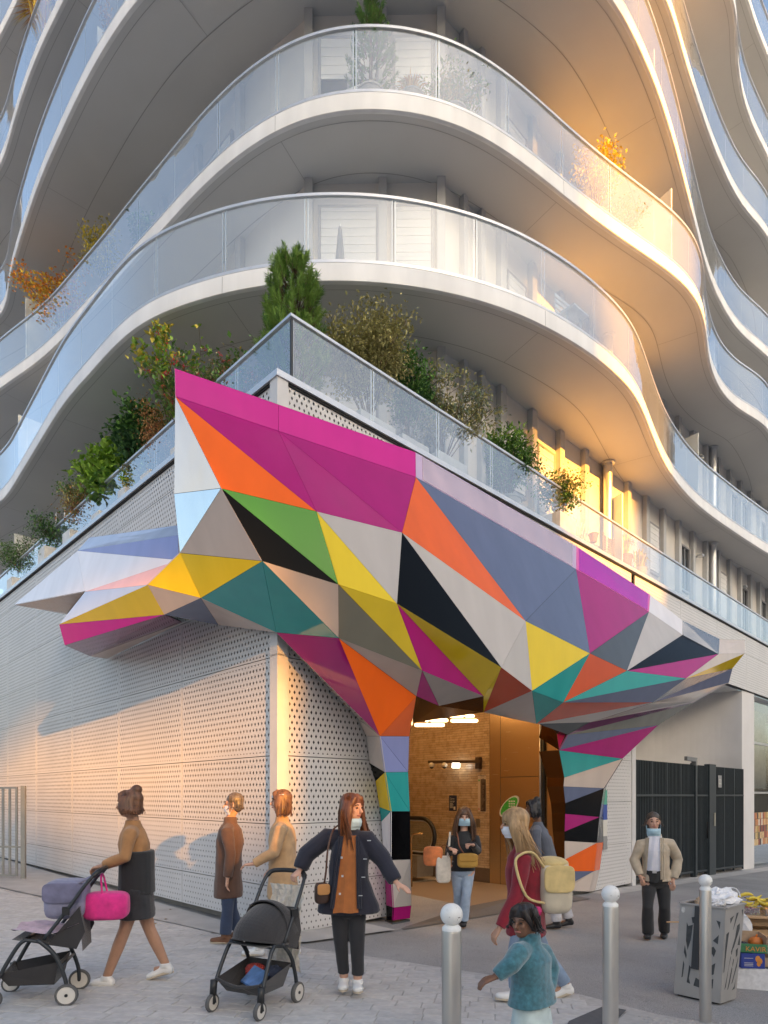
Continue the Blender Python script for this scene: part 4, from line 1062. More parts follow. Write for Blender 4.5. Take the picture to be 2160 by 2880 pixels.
for (a, b_) in bays:
    n = int((b_-a)/0.085)
    for i in range(n+1):
        s_ = a+(b_-a)*i/n; mb = MB(); z0 = zg(s_)+0.10
        mb.box(st(s_, 0.03, (z0+ZT)/2), (0.022, 0.05, ZT-z0), math.atan2(BY, BX)); mb.build('bar', gate_m, gat)
    for z_ in (None, 1.66):
        mb = MB()
        if z_ is None: mb.beam(st(a,0.03,zg(a)+0.14), st(b_,0.03,zg(b_)+0.14), 0.06, 0.05)
        else: mb.beam(st(a,0.0,z_), st(b_,0.0,z_), 0.03, 0.05)
        mb.build('rail', gate_m, gat)
    mb = MB(); n = max(1, round((b_-a)/0.85))
    for i in range(n+1):
        s_ = a+(b_-a)*i/n; p = st(s_, 0.02, 0); mb.box((p.x, p.y, (zg(s_)+0.04+ZT)/2), (0.05,0.045,ZT-zg(s_)-0.04), math.atan2(BY, BX))
    mb.build('stile', gate_m, gat)
    # mesh-free dark sheet behind the bars
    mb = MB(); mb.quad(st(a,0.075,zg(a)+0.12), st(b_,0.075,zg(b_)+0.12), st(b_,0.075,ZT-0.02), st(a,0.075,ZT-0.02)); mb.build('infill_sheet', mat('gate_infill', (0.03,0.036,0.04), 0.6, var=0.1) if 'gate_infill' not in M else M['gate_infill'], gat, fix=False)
for (a, b_) in ((13.055,13.165),(14.055,14.545)):
    mb = MB(); z0 = zg(a)-0.02; c = st((a+b_)/2, 0.02, (z0+ZT+0.05)/2); mb.box(c, (b_-a, 0.14, ZT+0.05-z0), math.atan2(BY, BX)); mb.build('post', gate_m, gat)
mb = MB(); mb.beam(st(12.3,-0.08,ZT+0.13), st(13.1,-0.02,ZT+0.13), 0.07, 0.10); mb.box(st(13.1,0,ZT+0.08), (0.10,0.12,0.2), math.atan2(BY,BX)); mb.build('gate_motor', mat('motor_grey', (0.22,0.22,0.22), 0.5), gat)
mb = MB(); mb.tube([st(13.9,-0.05,0.5), st(13.9,-0.05,0.95)], 0.02, 8); mb.build('handle', black_m, gat, smooth=True)
mb = MB(); mb.box(st(14.42,-0.06,1.0), (0.10,0.012,0.36), math.atan2(BY,BX)); mb.build('keypad', mat('keypad_steel', (0.45,0.43,0.36), 0.4, 0.7), gat)
a = st(14.78,-0.022,2.22); bq = st(15.06,-0.022,2.22)
q = (a, bq, Vector((bq.x,bq.y,1.88)), Vector((a.x,a.y,1.88)))
mb = MB(); mb.prism(list(q), st(0,0,0)-st(0,0.01,0)); pl_ = mb.build('number_plate', mat('plate_grey', (0.30,0.30,0.30), 0.4, var=0), gat)
text_on('22', q, 0.5, 0.72, 0.20, ink_w, pl_, off=0.013, align='CENTER')
# shop window right of the porch
shop = thing('shop_window', 'glazed shop front with pale curtains and a food poster at the right edge', 'shop window', tuple(st(20, 0.3, -0.7)))
mb = MB(); mb.quad(st(18.32,0.3,-0.6), st(22,0.3,-0.7), st(22,0.3,4.86), st(18.32,0.3,4.86)); mb.build('glazing', glass_mat('shop_glass', (0.7,0.74,0.74), 0.2, 2.2, milky=0.15), shop, fix=False)
mb = MB(); mb.quad(st(18.32,1.6,-0.6), st(22,1.6,-0.7), st(22,1.6,4.86), st(18.32,1.6,4.86)); mb.build('interior_wall', mat('shop_interior', (0.34,0.34,0.31), 0.8, var=0.3, scale=1.5), shop, fix=False)
cur = MB()
for i in range(16):
    s_ = 18.4+i*0.2; cur.quad(st(s_,0.6+0.05*(i % 2),1.9), st(s_+0.2,0.6+0.05*((i+1) % 2),1.9), st(s_+0.2,0.6+0.05*((i+1) % 2),4.6), st(s_,0.6+0.05*(i % 2),4.6))
cur.build('curtain', mat('curtain_pale', (0.66,0.66,0.62), 0.8), shop, fix=False)
for z_ in (1.75, 3.4): mb = MB(); mb.beam(st(18.3,0.28,z_), st(22,0.28,z_), 0.06, 0.07); mb.build('transom', alu_m, shop)
pfd = MB(); cols = [(0.6,0.25,0.1),(0.7,0.5,0.25),(0.75,0.7,0.6),(0.35,0.08,0.05),(0.5,0.35,0.1),(0.08,0.05,0.05)]
fm = [mat('food_%d' % i, c, 0.4, var=0.3, scale=30) for i, c in enumerate(cols)]
rr = random.Random(9)
for i in range(14):
    for j_ in range(5):
        s_ = 18.4+i*0.16; z_ = 0.0+j_*0.22; pfd.quad(st(s_,0.27,z_), st(s_+0.15,0.27,z_), st(s_+0.15,0.27,z_+0.21), st(s_,0.27,z_+0.21), rr.randrange(6))
pfd.build('food_poster', fm, shop, fix=False)
# notice on the perforated panel behind the right leg
inf = thing('info_sign', 'narrow green, blue and white notice half hidden behind the right canopy leg', 'sign', tuple(st(7.3, -0.05, 0)))
for (u0, v0, u1, v1, m_) in [(1697,2222,1708,2263,mat('sign_green', (0.10,0.42,0.30), 0.4, var=0)), (1697,2263,1708,2306,mat('sign_blue', (0.04,0.09,0.38), 0.4, var=0)), (1697,2306,1708,2352,ink_w), (1697,2352,1708,2390,mat('sign_grey', (0.3,0.3,0.3), 0.4, var=0))]:
    a, b_ = on_r(u0,v0,.03), on_r(u1,v0,.03); c = on_r(u1,v1,.03); zb = on_r(u0,v1,.03).z
    mb = MB(); mb.prism([a, Vector((b_.x,b_.y,a.z)), Vector((b_.x,b_.y,zb)), Vector((a.x,a.y,zb))], (st(0,0)-st(0,-1))*0.01); mb.build('panel', m_, inf)

# ---------------------------------------------------------------- grey railing gate at the left edge
fen = thing('railing', 'grey steel railing with flat bars at the left edge of the forecourt', 'railing', tuple(on_g(66, 2474)))
fm_ = mat('railing_grey', (0.30,0.30,0.28), 0.5, 0.2, var=0.08)
fp = on_g(66, 2474); fd = Vector((-0.985, 0.12, 0)).normalized()
ztop = at(66, 2210, fp.y).z
mb = MB(); mb.box(Vector((fp.x, fp.y, (fp.z+ztop)/2)), (0.075,0.075,ztop-fp.z), R(8)); mb.build('post', fm_, fen)
for z_ in (ztop-0.04, fp.z+0.62, fp.z+0.08):
    mb = MB(); a = fp+fd*0.12; mb.beam(Vector((a.x,a.y,z_)), Vector((a.x,a.y,z_))+fd*2.4, 0.03, 0.035); mb.build('rail', fm_, fen)
for i in range(16):
    a = fp+fd*(0.14+i*0.14); mb = MB(); mb.box(Vector((a.x,a.y,(fp.z+0.08+ztop-0.04)/2)), (0.045,0.02,ztop-fp.z-0.12), R(-7)); mb.build('bar', fm_, fen)
mb = MB(); mb.box(Vector((fp.x,fp.y,fp.z+0.62))+fd*0.08, (0.10,0.03,0.03)); mb.build('hinge', fm_, fen)
# ---------------------------------------------------------------- street furniture
steel_b = mat('bollard_steel', (0.50,0.48,0.455), 0.38, 0.75, var=0.12, scale=10, stretch=(1,1,0.2))
ball_w = mat('bollard_white', (0.80,0.80,0.78), 0.3, var=0.05, scale=30)
scuff = mat('scuff_grey', (0.22,0.21,0.20), 0.8, var=0.3, scale=60)
def bollard(u, vtop, Y, r, label):
    x = (u-CU)/F*Y; zt = HC-(vtop-HV)/F*Y; z0 = gz(x, Y); br = r*1.16
    b = thing('bollard', label, 'bollard', (x, Y, z0), 'steel bollards with white ball tops')
    zs = zt-2*br-0.02
    mb = MB(); mb.lathe((x,Y,z0-0.02), [(r,0),(r,zs-z0+0.008),(r-0.004,zs-z0+0.018)], 28); mb.build('post', steel_b, b, autosmooth=40)
    prof = [(r*0.98,zs-0.002),(r*0.98,zs+0.012),(r*0.66,zs+0.028)]
    for i in range(15):
        t = -math.pi/2+0.52+(math.pi-0.54)*i/14; prof.append((max(0.002, br*math.cos(t)), zt-br+br*math.sin(t)))
    mb = MB(); mb.lathe((x,Y,0), prof, 28); bo = mb.build('ball', ball_w, b, autosmooth=50)
    mb = MB(); c = Vector((x,Y,zt-br)); rs = random.Random(int(u))
    for (a, e, da, de) in ((0.62,-0.12,0.16,0.05), (-0.28,-0.05,0.07,0.02), (0.45,-0.3,0.03,0.05), (0.5,0.75,0.08,0.02)):
        pts = []
        for k in range(10):
            t = 2*math.pi*k/10; aa = a+da*math.cos(t)*(0.7+0.5*rs.random()); ee = e+de*math.sin(t)*(0.7+0.5*rs.random())
            pts.append(c+Vector((math.sin(aa)*math.cos(ee), -math.cos(aa)*math.cos(ee), math.sin(ee)))*(br+0.0012))
        mb.add(pts, [tuple(range(10))])
    mb.build('scuff_mark', scuff, bo, fix=False)
bollard(1270, 2540, 3.25, 0.0497, 'steel bollard with scuffed white ball top in front of the woman carrying the tote bag')
bollard(1717, 2489, 4.1, 0.0490, 'steel bollard with white ball top between the child and the litter bin')
bollard(1984, 2459, 4.82, 0.0415, 'steel bollard with white ball top right in front of the litter bin')

# litter bin
bn = thing('litter_bin', 'tapering grey sheet-steel litter bin with cut-out pattern beside the fruit boxes', 'litter bin', tuple(on_g(1990, 2815)))
bin_m = mat('bin_grey', (0.36,0.345,0.33), 0.5, 0.15, var=0.07, scale=5)
Bl, Bf, Br = on_g(1896,2800), on_g(2025,2829), on_g(2068,2814)
Tl, Tf, Tr = at(1914,2537,Bl.y+0.02), at(2040,2554,Bf.y+0.03), at(2094,2543.5,Br.y+0.10)
zt_ = (Tl.z+Tf.z+Tr.z)/3
for p in (Tl, Tf, Tr): p.z = zt_
Tb = Tl+Tr-Tf; Bb = Bl+Br-Bf
for p in (Bl, Bf, Br, Bb): p.z = gz(p.x, p.y)+0.02
def bquad(a, b_, c, d):
    mb = MB(); n = (b_-a).cross(d-a).normalized(); mb.prism([a,b_,c,d], n*0.004); return mb
bquad(Bl,Bf,Tf,Tl).build('front_panel', bin_m, bn); bquad(Bf,Br,Tr,Tf).build('side_panel', bin_m, bn)
bquad(Br,Bb,Tb,Tr).build('back_panel', bin_m, bn); bquad(Bb,Bl,Tl,Tb).build('side_panel', bin_m, bn)
mb = MB()
for a, b_ in ((Tl,Tf),(Tf,Tr),(Tr,Tb),(Tb,Tl)): mb.beam(a, b_, 0.035, 0.012)
mb.build('rim', bin_m, bn)
mb = MB(); cB = (Bl+Br)/2; q = [p.lerp(cB, 0.12)-Vector((0,0,0.015)) for p in (Bl,Bf,Br,Bb)]; mb.prism(q, (0,0,0.03)); mb.build('foot', black_m, bn)
cut_m = mat('bin_cutout', (0.05,0.055,0.06), 0.6, var=0.4, scale=18)
def face_pt(A, B, C, D, x, y, off=0.003):          # x right, y up
    n = (B-A).cross(D-A).normalized()
    if n.dot(Vector((0,0,HC))-A) < 0 and n.y > 0: n = -n
    return A.lerp(B, x).lerp(D.lerp(C, x), y)+n*off
def cut(face, pts):
    A, B, C, D = face; n = (B-A).cross(D-A).normalized()
    if n.y > 0: n = -n
    P = [A.lerp(B, x).lerp(D.lerp(C, x), y)+n*0.006 for x, y in pts]
    MB().add(P, [tuple(range(len(P)))]).build('cut_out', cut_m, bn, fix=False)
ff = (Bl,Bf,Tf,Tl); sf = (Bf,Br,Tr,Tf)
for pts in ([(0.18,0.80),(0.22,0.76),(0.32,0.78),(0.30,0.62),(0.24,0.50),(0.19,0.60)], [(0.28,0.86),(0.38,0.87),(0.37,0.80),(0.31,0.80)], [(0.17,0.55),(0.23,0.44),(0.22,0.40),(0.16,0.47)],
            [(0.16,0.38),(0.19,0.34),(0.17,0.20),(0.145,0.19)], [(0.30,0.34),(0.34,0.32),(0.31,0.20),(0.35,0.14),(0.27,0.15)], [(0.46,0.22),(0.55,0.20),(0.56,0.12),(0.42,0.13)],
            [(0.83,0.86),(0.92,0.85),(0.91,0.77),(0.88,0.81)], [(0.78,0.64),(0.90,0.71),(0.89,0.61)], [(0.74,0.56),(0.80,0.58),(0.86,0.54),(0.82,0.47),(0.78,0.50),(0.74,0.49)], [(0.74,0.36),(0.86,0.41),(0.84,0.29),(0.74,0.26)], [(0.74,0.22),(0.84,0.24),(0.83,0.14),(0.74,0.13)]): cut(ff, pts)
for pts in ([(0.25,0.88),(0.45,0.90),(0.28,0.82)], [(0.58,0.92),(0.68,0.92),(0.48,0.76),(0.44,0.74)], [(0.84,0.94),(0.92,0.94),(0.90,0.86)], [(0.60,0.66),(0.66,0.78),(0.80,0.80),(0.82,0.74),(0.58,0.56),(0.40,0.50)], [(0.86,0.68),(0.92,0.56),(0.78,0.57)],
            [(0.10,0.72),(0.24,0.74),(0.16,0.54),(0.10,0.32),(0.06,0.32)], [(0.45,0.52),(0.52,0.54),(0.36,0.36),(0.26,0.16),(0.18,0.13)], [(0.70,0.52),(0.82,0.54),(0.82,0.46),(0.74,0.44)], [(0.60,0.44),(0.64,0.42),(0.50,0.20),(0.42,0.13),(0.36,0.12)], [(0.88,0.44),(0.86,0.34),(0.66,0.18),(0.60,0.17)], [(0.86,0.22),(0.84,0.11),(0.66,0.10),(0.80,0.14)]): cut(sf, pts)
n_ = (Bf-Bl).cross(Tl-Bl).normalized(); n_ = n_ if n_.y < 0 else -n_
A_ = [Bl.lerp(Bf,x).lerp(Tl.lerp(Tf,x),y)+n_*0.006 for x, y in ((0.36,0.31),(0.52,0.31),(0.47,0.99),(0.36,0.99))]
MB().prism(A_, n_*0.018).build('strap', mat('bin_strap', (0.035,0.038,0.042), 0.6), bn)
pts = [Bl.lerp(Bf,0.08+0.045*math.cos(t*0.6)).lerp(Tl.lerp(Tf,0.08+0.045*math.cos(t*0.6)),0.93+0.033*math.sin(t*0.6))+n_*0.006 for t in range(10)]
MB().add(pts, [tuple(range(10))]).build('torn_sticker', mat('sticker_pale', (0.6,0.58,0.55), 0.7, var=0.25, scale=90), bn, fix=False)
# crumpled bags in the bin
def crumple(c, r, seed, m, name, label, cat, amp=0.35, parent=None, squash=1.0):
    mb = MB(); mb.ball((0,0,0), 1.0, 22, 14); rs = random.Random(seed); vs = []
    ph = [(rs.uniform(-6,6), rs.uniform(-6,6), rs.uniform(-6,6), rs.random()*6) for _ in range(12)]
    for v in mb.v:
        v = Vector(v); d = 1.0
        for a, b_, e, f in ph: d += amp/12*2.0*abs(math.sin(a*v.x+b_*v.y+e*v.z+f))-amp/12
        d += (rs.random()-0.5)*amp*0.35
        vs.append((c[0]+v.x*r[0]*d, c[1]+v.y*r[1]*d, c[2]+v.z*r[2]*d*squash))
    mb.v = vs; o = mb.build(name, m, parent); 
    return tag(o, label, cat) if label else o
plast = mat('plastic_white', (0.80,0.80,0.82), 0.35, var=0.08, scale=40)
tc_ = (Tl+Tr)/2
crumple(tc_+Vector((0.09,0.03,0.03)), (0.13,0.09,0.075), 3, plast, 'plastic_bag', 'crumpled white plastic bag on top of the litter bin', 'plastic bag', 0.75)
mb = MB(); hp = tc_+Vector((0.10,0.03,0.08)); mb.tube(spline([hp, hp+Vector((0.06,0,0.05)), hp+Vector((0.13,0,0.035)), hp+Vector((0.16,0,-0.03))], 6), [(0.010,0.004)]*19, 6)
adopt(mb.build('bag_handle', plast, None, smooth=True), bpy.data.objects['plastic_bag'])
crumple(tc_+Vector((-0.10,-0.01,0.01)), (0.05,0.04,0.045), 8, mat('paper_print', (0.5,0.36,0.24), 0.7, var=0.5, scale=40), 'paper_wrapper', 'crumpled paper food wrapper at the left of the litter bin top', 'wrapper')
crumple(tc_+Vector((0.0,-0.03,0.0)), (0.09,0.07,0.05), 11, mat('newsprint', (0.6,0.6,0.62), 0.7, var=0.45, scale=60), 'newspaper', 'crumpled newspaper filling the litter bin', 'newspaper')

# fruit sellers' boxes at the right edge
wood_m = mat('crate_wood', (0.50,0.32,0.17), 0.7, var=0.2, scale=8, stretch=(1,1,6))
def slatbox(name, label, cat, c, size, rz, m, t=0.012, slats=3, gap=0.3, group=None):
    b = thing(name, label, cat, tuple(c), group); Rz = Matrix.Rotation(rz, 3, 'Z'); w_, d_, h_ = size; c = Vector(c)
    def bx(nm, off, sz): MB().box(c+Rz@Vector(off), sz, rz).build(nm, m, b)
    bx('bottom', (0,0,t/2), (w_-2*t-0.002,d_-2*t-0.002,t))
    hh = h_/slats
    for i in range(slats):
        z = hh*(i+0.5); sh = hh*(1-gap)
        bx('slat', (0,-d_/2+t/2,z), (w_,t,sh)); bx('slat', (0,d_/2-t/2,z), (w_,t,sh))
        bx('slat', (-w_/2+t/2,0,z+0.001), (t,d_-2*t-0.002,sh)); bx('slat', (w_/2-t/2,0,z+0.001), (t,d_-2*t-0.002,sh))
    for sx_ in (-1,1):
        for sy_ in (-1,1): bx('corner_post', (sx_*(w_/2-t-0.0105), sy_*(d_/2-t-0.0105), h_/2), (0.02,0.02,h_-0.002))
    return b
def solidbox(name, label, cat, c, size, rz, m, t=0.006, low=0.0):
    b = thing(name, label, cat, tuple(c)); Rz = Matrix.Rotation(rz, 3, 'Z'); w_, d_, h_ = size; c = Vector(c)
    MB().box(c+Rz@Vector((0,0,t/2)), (w_-2*t-0.002,d_-2*t-0.002,t), rz).build('bottom', m, b)
    q = []
    for nm, off, sz in (('front_wall',(0,-d_/2,h_/2-low/2),(w_,t,h_-low)), ('back_wall',(0,d_/2,h_/2),(w_,t,h_)), ('end_wall',(-w_/2,0,h_/2),(t,d_-t-0.002,h_-0.002)), ('end_wall',(w_/2,0,h_/2),(t,d_-t-0.002,h_-0.002))):
        q.append(MB().box(c+Rz@Vector(off), sz, rz).build(nm, m, b))
    fr = (c+Rz@Vector((-w_/2,-d_/2-t/2,h_-low)), c+Rz@Vector((w_/2,-d_/2-t/2,h_-low)), c+Rz@Vector((w_/2,-d_/2-t/2,0)), c+Rz@Vector((-w_/2,-d_/2-t/2,0)))
    return b, q, fr
RZ = R(-12)
g0 = on_g(2130, 2785); gx, gy = g0.x+0.10, g0.y+0.16
zz = lambda dx=0, dy=0: gz(gx+dx, gy+dy)
wc_m = mat('plastic_crate_white', (0.72,0.72,0.74), 0.45, var=0.12, scale=25)
wc, parts, fr = solidbox('plastic_crate', 'dirty white plastic crate with lattice window on the ground by the bin', 'crate', (gx, gy, zz()), (0.46,0.32,0.20), RZ, wc_m, 0.012)
mb = MB()
for i in range(5):
    for j_ in range(5):
        x = 0.60+i*0.06; y = 0.28+j_*0.11
        def P(x, y): return fr[0].lerp(fr[1], x).lerp(fr[3].lerp(fr[2], x), y)+Matrix.Rotation(RZ,3,'Z')@Vector((0,-0.002,0))
        mb.quad(P(x,y-0.045), P(x+0.022,y), P(x,y+0.045), P(x-0.022,y))
mb.build('lattice_hole', black_m, parts[0], fix=False)
blue_m = mat('box_blue', (0.035,0.06,0.30), 0.45, var=0.06, scale=30)
bb, parts, fr = solidbox('fruit_box', 'blue cardboard fruit box printed with orange fruit, stacked on the white crate', 'box', (gx-0.115, gy-0.02, zz()+0.202), (0.20,0.26,0.135), RZ+R(4), blue_m, 0.006)
or_m = mat('print_orange', (0.75,0.30,0.06), 0.5, var=0.1)
mb = MB()
for (x, y, r) in ((0.70,0.35,0.022),(0.80,0.5,0.02),(0.74,0.68,0.018)):
    cc = fr[0].lerp(fr[1], x).lerp(fr[3].lerp(fr[2], x), y)+Matrix.Rotation(RZ,3,'Z')@Vector((0,-0.0015,0)); ax_ = (fr[1]-fr[0]).normalized()
    mb.add([cc+ax_*r*math.cos(t*0.7854)+Vector((0,0,r*1.4*math.sin(t*0.7854))) for t in range(8)], [tuple(range(8))])
mb.build('fruit_print', or_m, parts[0], fix=False)
mb = MB()
for y in (0.3, 0.62, 0.72, 0.82): strip(mb, fr, 0.12, 0.5, y, y+0.03, 0.0)
mb.v = [tuple(Vector(v)+Matrix.Rotation(RZ,3,'Z')@Vector((0,-0.0015,0))) for v in mb.v]; mb.build('small_print', ink_w, parts[0], fix=False)
cbm = mat('box_card', (0.46,0.34,0.23), 0.7, var=0.12, scale=20)
solidbox('cardboard_tray', 'plain cardboard tray on the white crate beside the blue fruit box', 'box', (gx+0.13, gy+0.02, zz()+0.202), (0.24,0.26,0.08), RZ, cbm)
grn = mat('box_green', (0.06,0.22,0.10), 0.5, var=0.1)
kb, parts, fr = solidbox('fruit_box', 'green-fronted cardboard box marked KAVIR holding a pumpkin, above the blue box', 'box', (gx-0.10, gy, zz()+0.339), (0.26,0.26,0.15), RZ+R(-3), [cbm][0], 0.006, low=0.07)
parts[0].data.materials.clear(); parts[0].data.materials.append(grn)
text_on('KAVIR', fr, 0.30, 0.82, 0.062, or_m, parts[0], off=0.003)
mb = MB(); pc = Vector((gx-0.02, gy, zz()+0.405)); n = 20; vs = []; fs = []
for i in range(9):
    a = -math.pi/2+math.pi*i/8
    for k in range(n):
        t = 2*math.pi*k/n; r = math.cos(a)*(0.062+0.005*math.cos(5*t)); vs.append(pc+Vector((r*math.cos(t), r*math.sin(t), 0.055*math.sin(a))))
for i in range(8):
    for k in range(n): fs.append((i*n+k, i*n+(k+1) % n, (i+1)*n+(k+1) % n, (i+1)*n+k))
pum = MB().add(vs, fs); pum.tube([pc+Vector((0,0,0.05)), pc+Vector((0.01,0,0.075))], 0.008, 6)
tag(pum.build('pumpkin', mat('pumpkin_orange', (0.70,0.20,0.03), 0.45, var=0.12), None, smooth=True), 'small orange pumpkin in the green-fronted box', 'pumpkin')
crumple((gx-0.12, gy+0.02, zz()+0.37), (0.05,0.06,0.03), 21, mat('grape_dark', (0.02,0.025,0.04), 0.35, var=0.3, scale=60), 'dark_fruit', 'heap of dark fruit beside the pumpkin', 'fruit', 0.5)
# wooden crates as a table behind
tx, ty = gx+0.15, gy+0.42; tz = gz(tx, ty)
for k, lb in ((0, 'lower wooden slat crate carrying the fruit display'), (1, 'upper wooden slat crate carrying the fruit display')):
    slatbox('wooden_crate', lb, 'crate', (tx, ty, tz+k*0.302), (0.56,0.34,0.30), RZ, wood_m, 0.012, 3, 0.34, 'wooden crates under the fruit')
ttop = tz+0.606
tb_ = tag(MB().box((tx-0.03, ty-0.03, ttop+0.010), (0.70,0.48,0.016), RZ).build('display_board', wood_m), 'bare wooden board laid across the crates under the fruit', 'board')
ttop += 0.0185
clear_m = glass_mat('clear_plastic', (0.93,0.94,0.95), 0.10, 2, milky=0.08)
def at_t(dx, dy, dz=0): 
    v = Matrix.Rotation(RZ,3,'Z')@Vector((dx,dy,0)); return Vector((tx-0.03+v.x, ty-0.03+v.y, ttop+dz))
for k, (dx, dy, lb, nfr, fm2) in enumerate(((-0.24,-0.10,'open punnet of oranges with leaves beside the bananas',7,or_m), (-0.02,-0.06,'punnet of dark red berries in the middle of the board',0,None), (0.20,-0.10,'clear punnet of mixed fruit at the right edge',4,or_m))):
    p = thing('fruit_punnet', lb, 'punnet', tuple(at_t(dx,dy)), 'fruit punnets on the board')
    mb = MB(); Rz = Matrix.Rotation(RZ,3,'Z')
    for off, sz in (((0,-0.07,0.035),(0.18,0.003,0.07)), ((0,0.07,0.035),(0.18,0.003,0.07)), ((-0.09,0,0.035),(0.003,0.136,0.07)), ((0.09,0,0.035),(0.003,0.136,0.07)), ((0,0,0.002),(0.174,0.134,0.003))):
        mb.box(at_t(dx,dy)+Rz@Vector(off), sz, RZ)
    mb.build('tray', clear_m, p)
    rs = random.Random(k)
    if fm2:
        for i in range(nfr):
            q = at_t(dx-0.055+(i % 3)*0.055, dy-0.03+((i//3) % 2)*0.06, 0.036+(0.05 if i > 5 else 0)); MB().ball(q, 0.031, 14, 10).build('orange', mat('orange_skin', (0.80,0.30,0.03), 0.4, var=0.08, bump=0.2, bscale=300) if 'orange_skin' not in M else M['orange_skin'], p, smooth=True)
        for i in range(3):
            q = at_t(dx-0.05+0.05*i, dy-0.055, 0.07); MB().add([q, q+Vector((0.02,-0.005,0.012)), q+Vector((0.045,-0.005,0.0)), q+Vector((0.02,-0.005,-0.012))], [(0,1,2,3)]).build('leaf', mat('leaf_fresh', (0.06,0.22,0.05), 0.5) if 'leaf_fresh' not in M else M['leaf_fresh'], p, fix=False)
    else:
        mb = MB()
        for i in range(60): mb.ball(at_t(dx+rs.uniform(-0.075,0.075), dy+rs.uniform(-0.055,0.055), rs.uniform(0.012,0.06)), 0.012, 8, 6)
        tag(mb.build('berry', mat('berry_red', (0.22,0.01,0.03), 0.3, var=0.3, scale=60), p, smooth=True), kind='stuff')
ban = thing('banana_bunch', 'heap of ripe yellow bananas at the back of the board', 'bananas', tuple(at_t(0,0.1)))
bm_ = mat('banana_yellow', (0.72,0.55,0.06), 0.45, var=0.15, scale=20); bt = mat('banana_tip', (0.12,0.08,0.03), 0.7)
rs = random.Random(6)
for i in range(30):
    c = at_t(-0.32+i*0.0225, 0.10+rs.uniform(-0.07,0.06), 0.005+0.03*(i % 4)); a = rs.uniform(-0.7,0.7)
    d = Vector((math.cos(a), math.sin(a)*0.4, 0)); pts = [c+d*(t-0.5)*0.16+Vector((0,0,0.028*(1-(2*t-1)**2)*(-1 if i % 3 else 1)+0.03+ (0.03*t if i % 2 else 0.03*(1-t)))) for t in (0,0.12,0.3,0.5,0.7,0.88,1)]
    for p in pts: p.z = max(p.z, ttop+0.018)
    mb = MB(); mb.tube(pts, [0.006,0.013,0.017,0.018,0.017,0.012,0.005], 8); mb.tube([pts[0], pts[0]+(pts[0]-pts[1])*0.7], [0.006,0.005], 6, mi=1); mb.build('banana', [bm_, bt], ban, smooth=True)
mb = MB(); cl = [at_t(-0.32,-0.235,0.012), at_t(-0.08,-0.235,0.012)]; rs = random.Random(5); rows = []
for j_ in range(9):
    rows.append([cl[0].lerp(cl[1], i/6+(-0.10 if i == 0 else 0.0)*0)+Vector((0.02*math.sin(i*2+j_)+0.012*j_, -0.012-0.012*math.sin(i*2.4+j_*0.8)-0.004*j_, -0.045*j_*(1-0.25*abs(i/6-0.6))+(0.0 if j_ else 0.0))) for i in range(7)])
rows.insert(0, [p+Vector((0,0.10,0.03)) for p in rows[0]])
for j_ in range(len(rows)-1):
    for i in range(6): mb.quad(rows[j_][i], rows[j_][i+1], rows[j_+1][i+1], rows[j_+1][i])
tag(mb.build('plastic_bag', plast, None, smooth=True, fix=False), 'thin white carrier bag hanging over the edge of the fruit board', 'plastic bag')
crumple((gx+0.17, gy+0.03, zz()+0.335), (0.09,0.09,0.07), 31, glass_mat('cloudy_bag', (0.8,0.8,0.82), 0.12, 2, milky=0.45, milk=(0.6,0.58,0.58)), 'plastic_bag', 'cloudy plastic bag resting on the cardboard tray', 'plastic bag', 0.3)
# scrap of card behind the bin, round sticker on the left wall
sp = on_g(1893, 2640)
tag(MB().box(at(1893,2593,sp.y-1.0), (0.14,0.02,0.012)).build('wood_strip', wood_m), 'thin strip of wood poking out behind the litter bin', 'wood strip')
bpy.data.objects['wood_strip'].parent = None

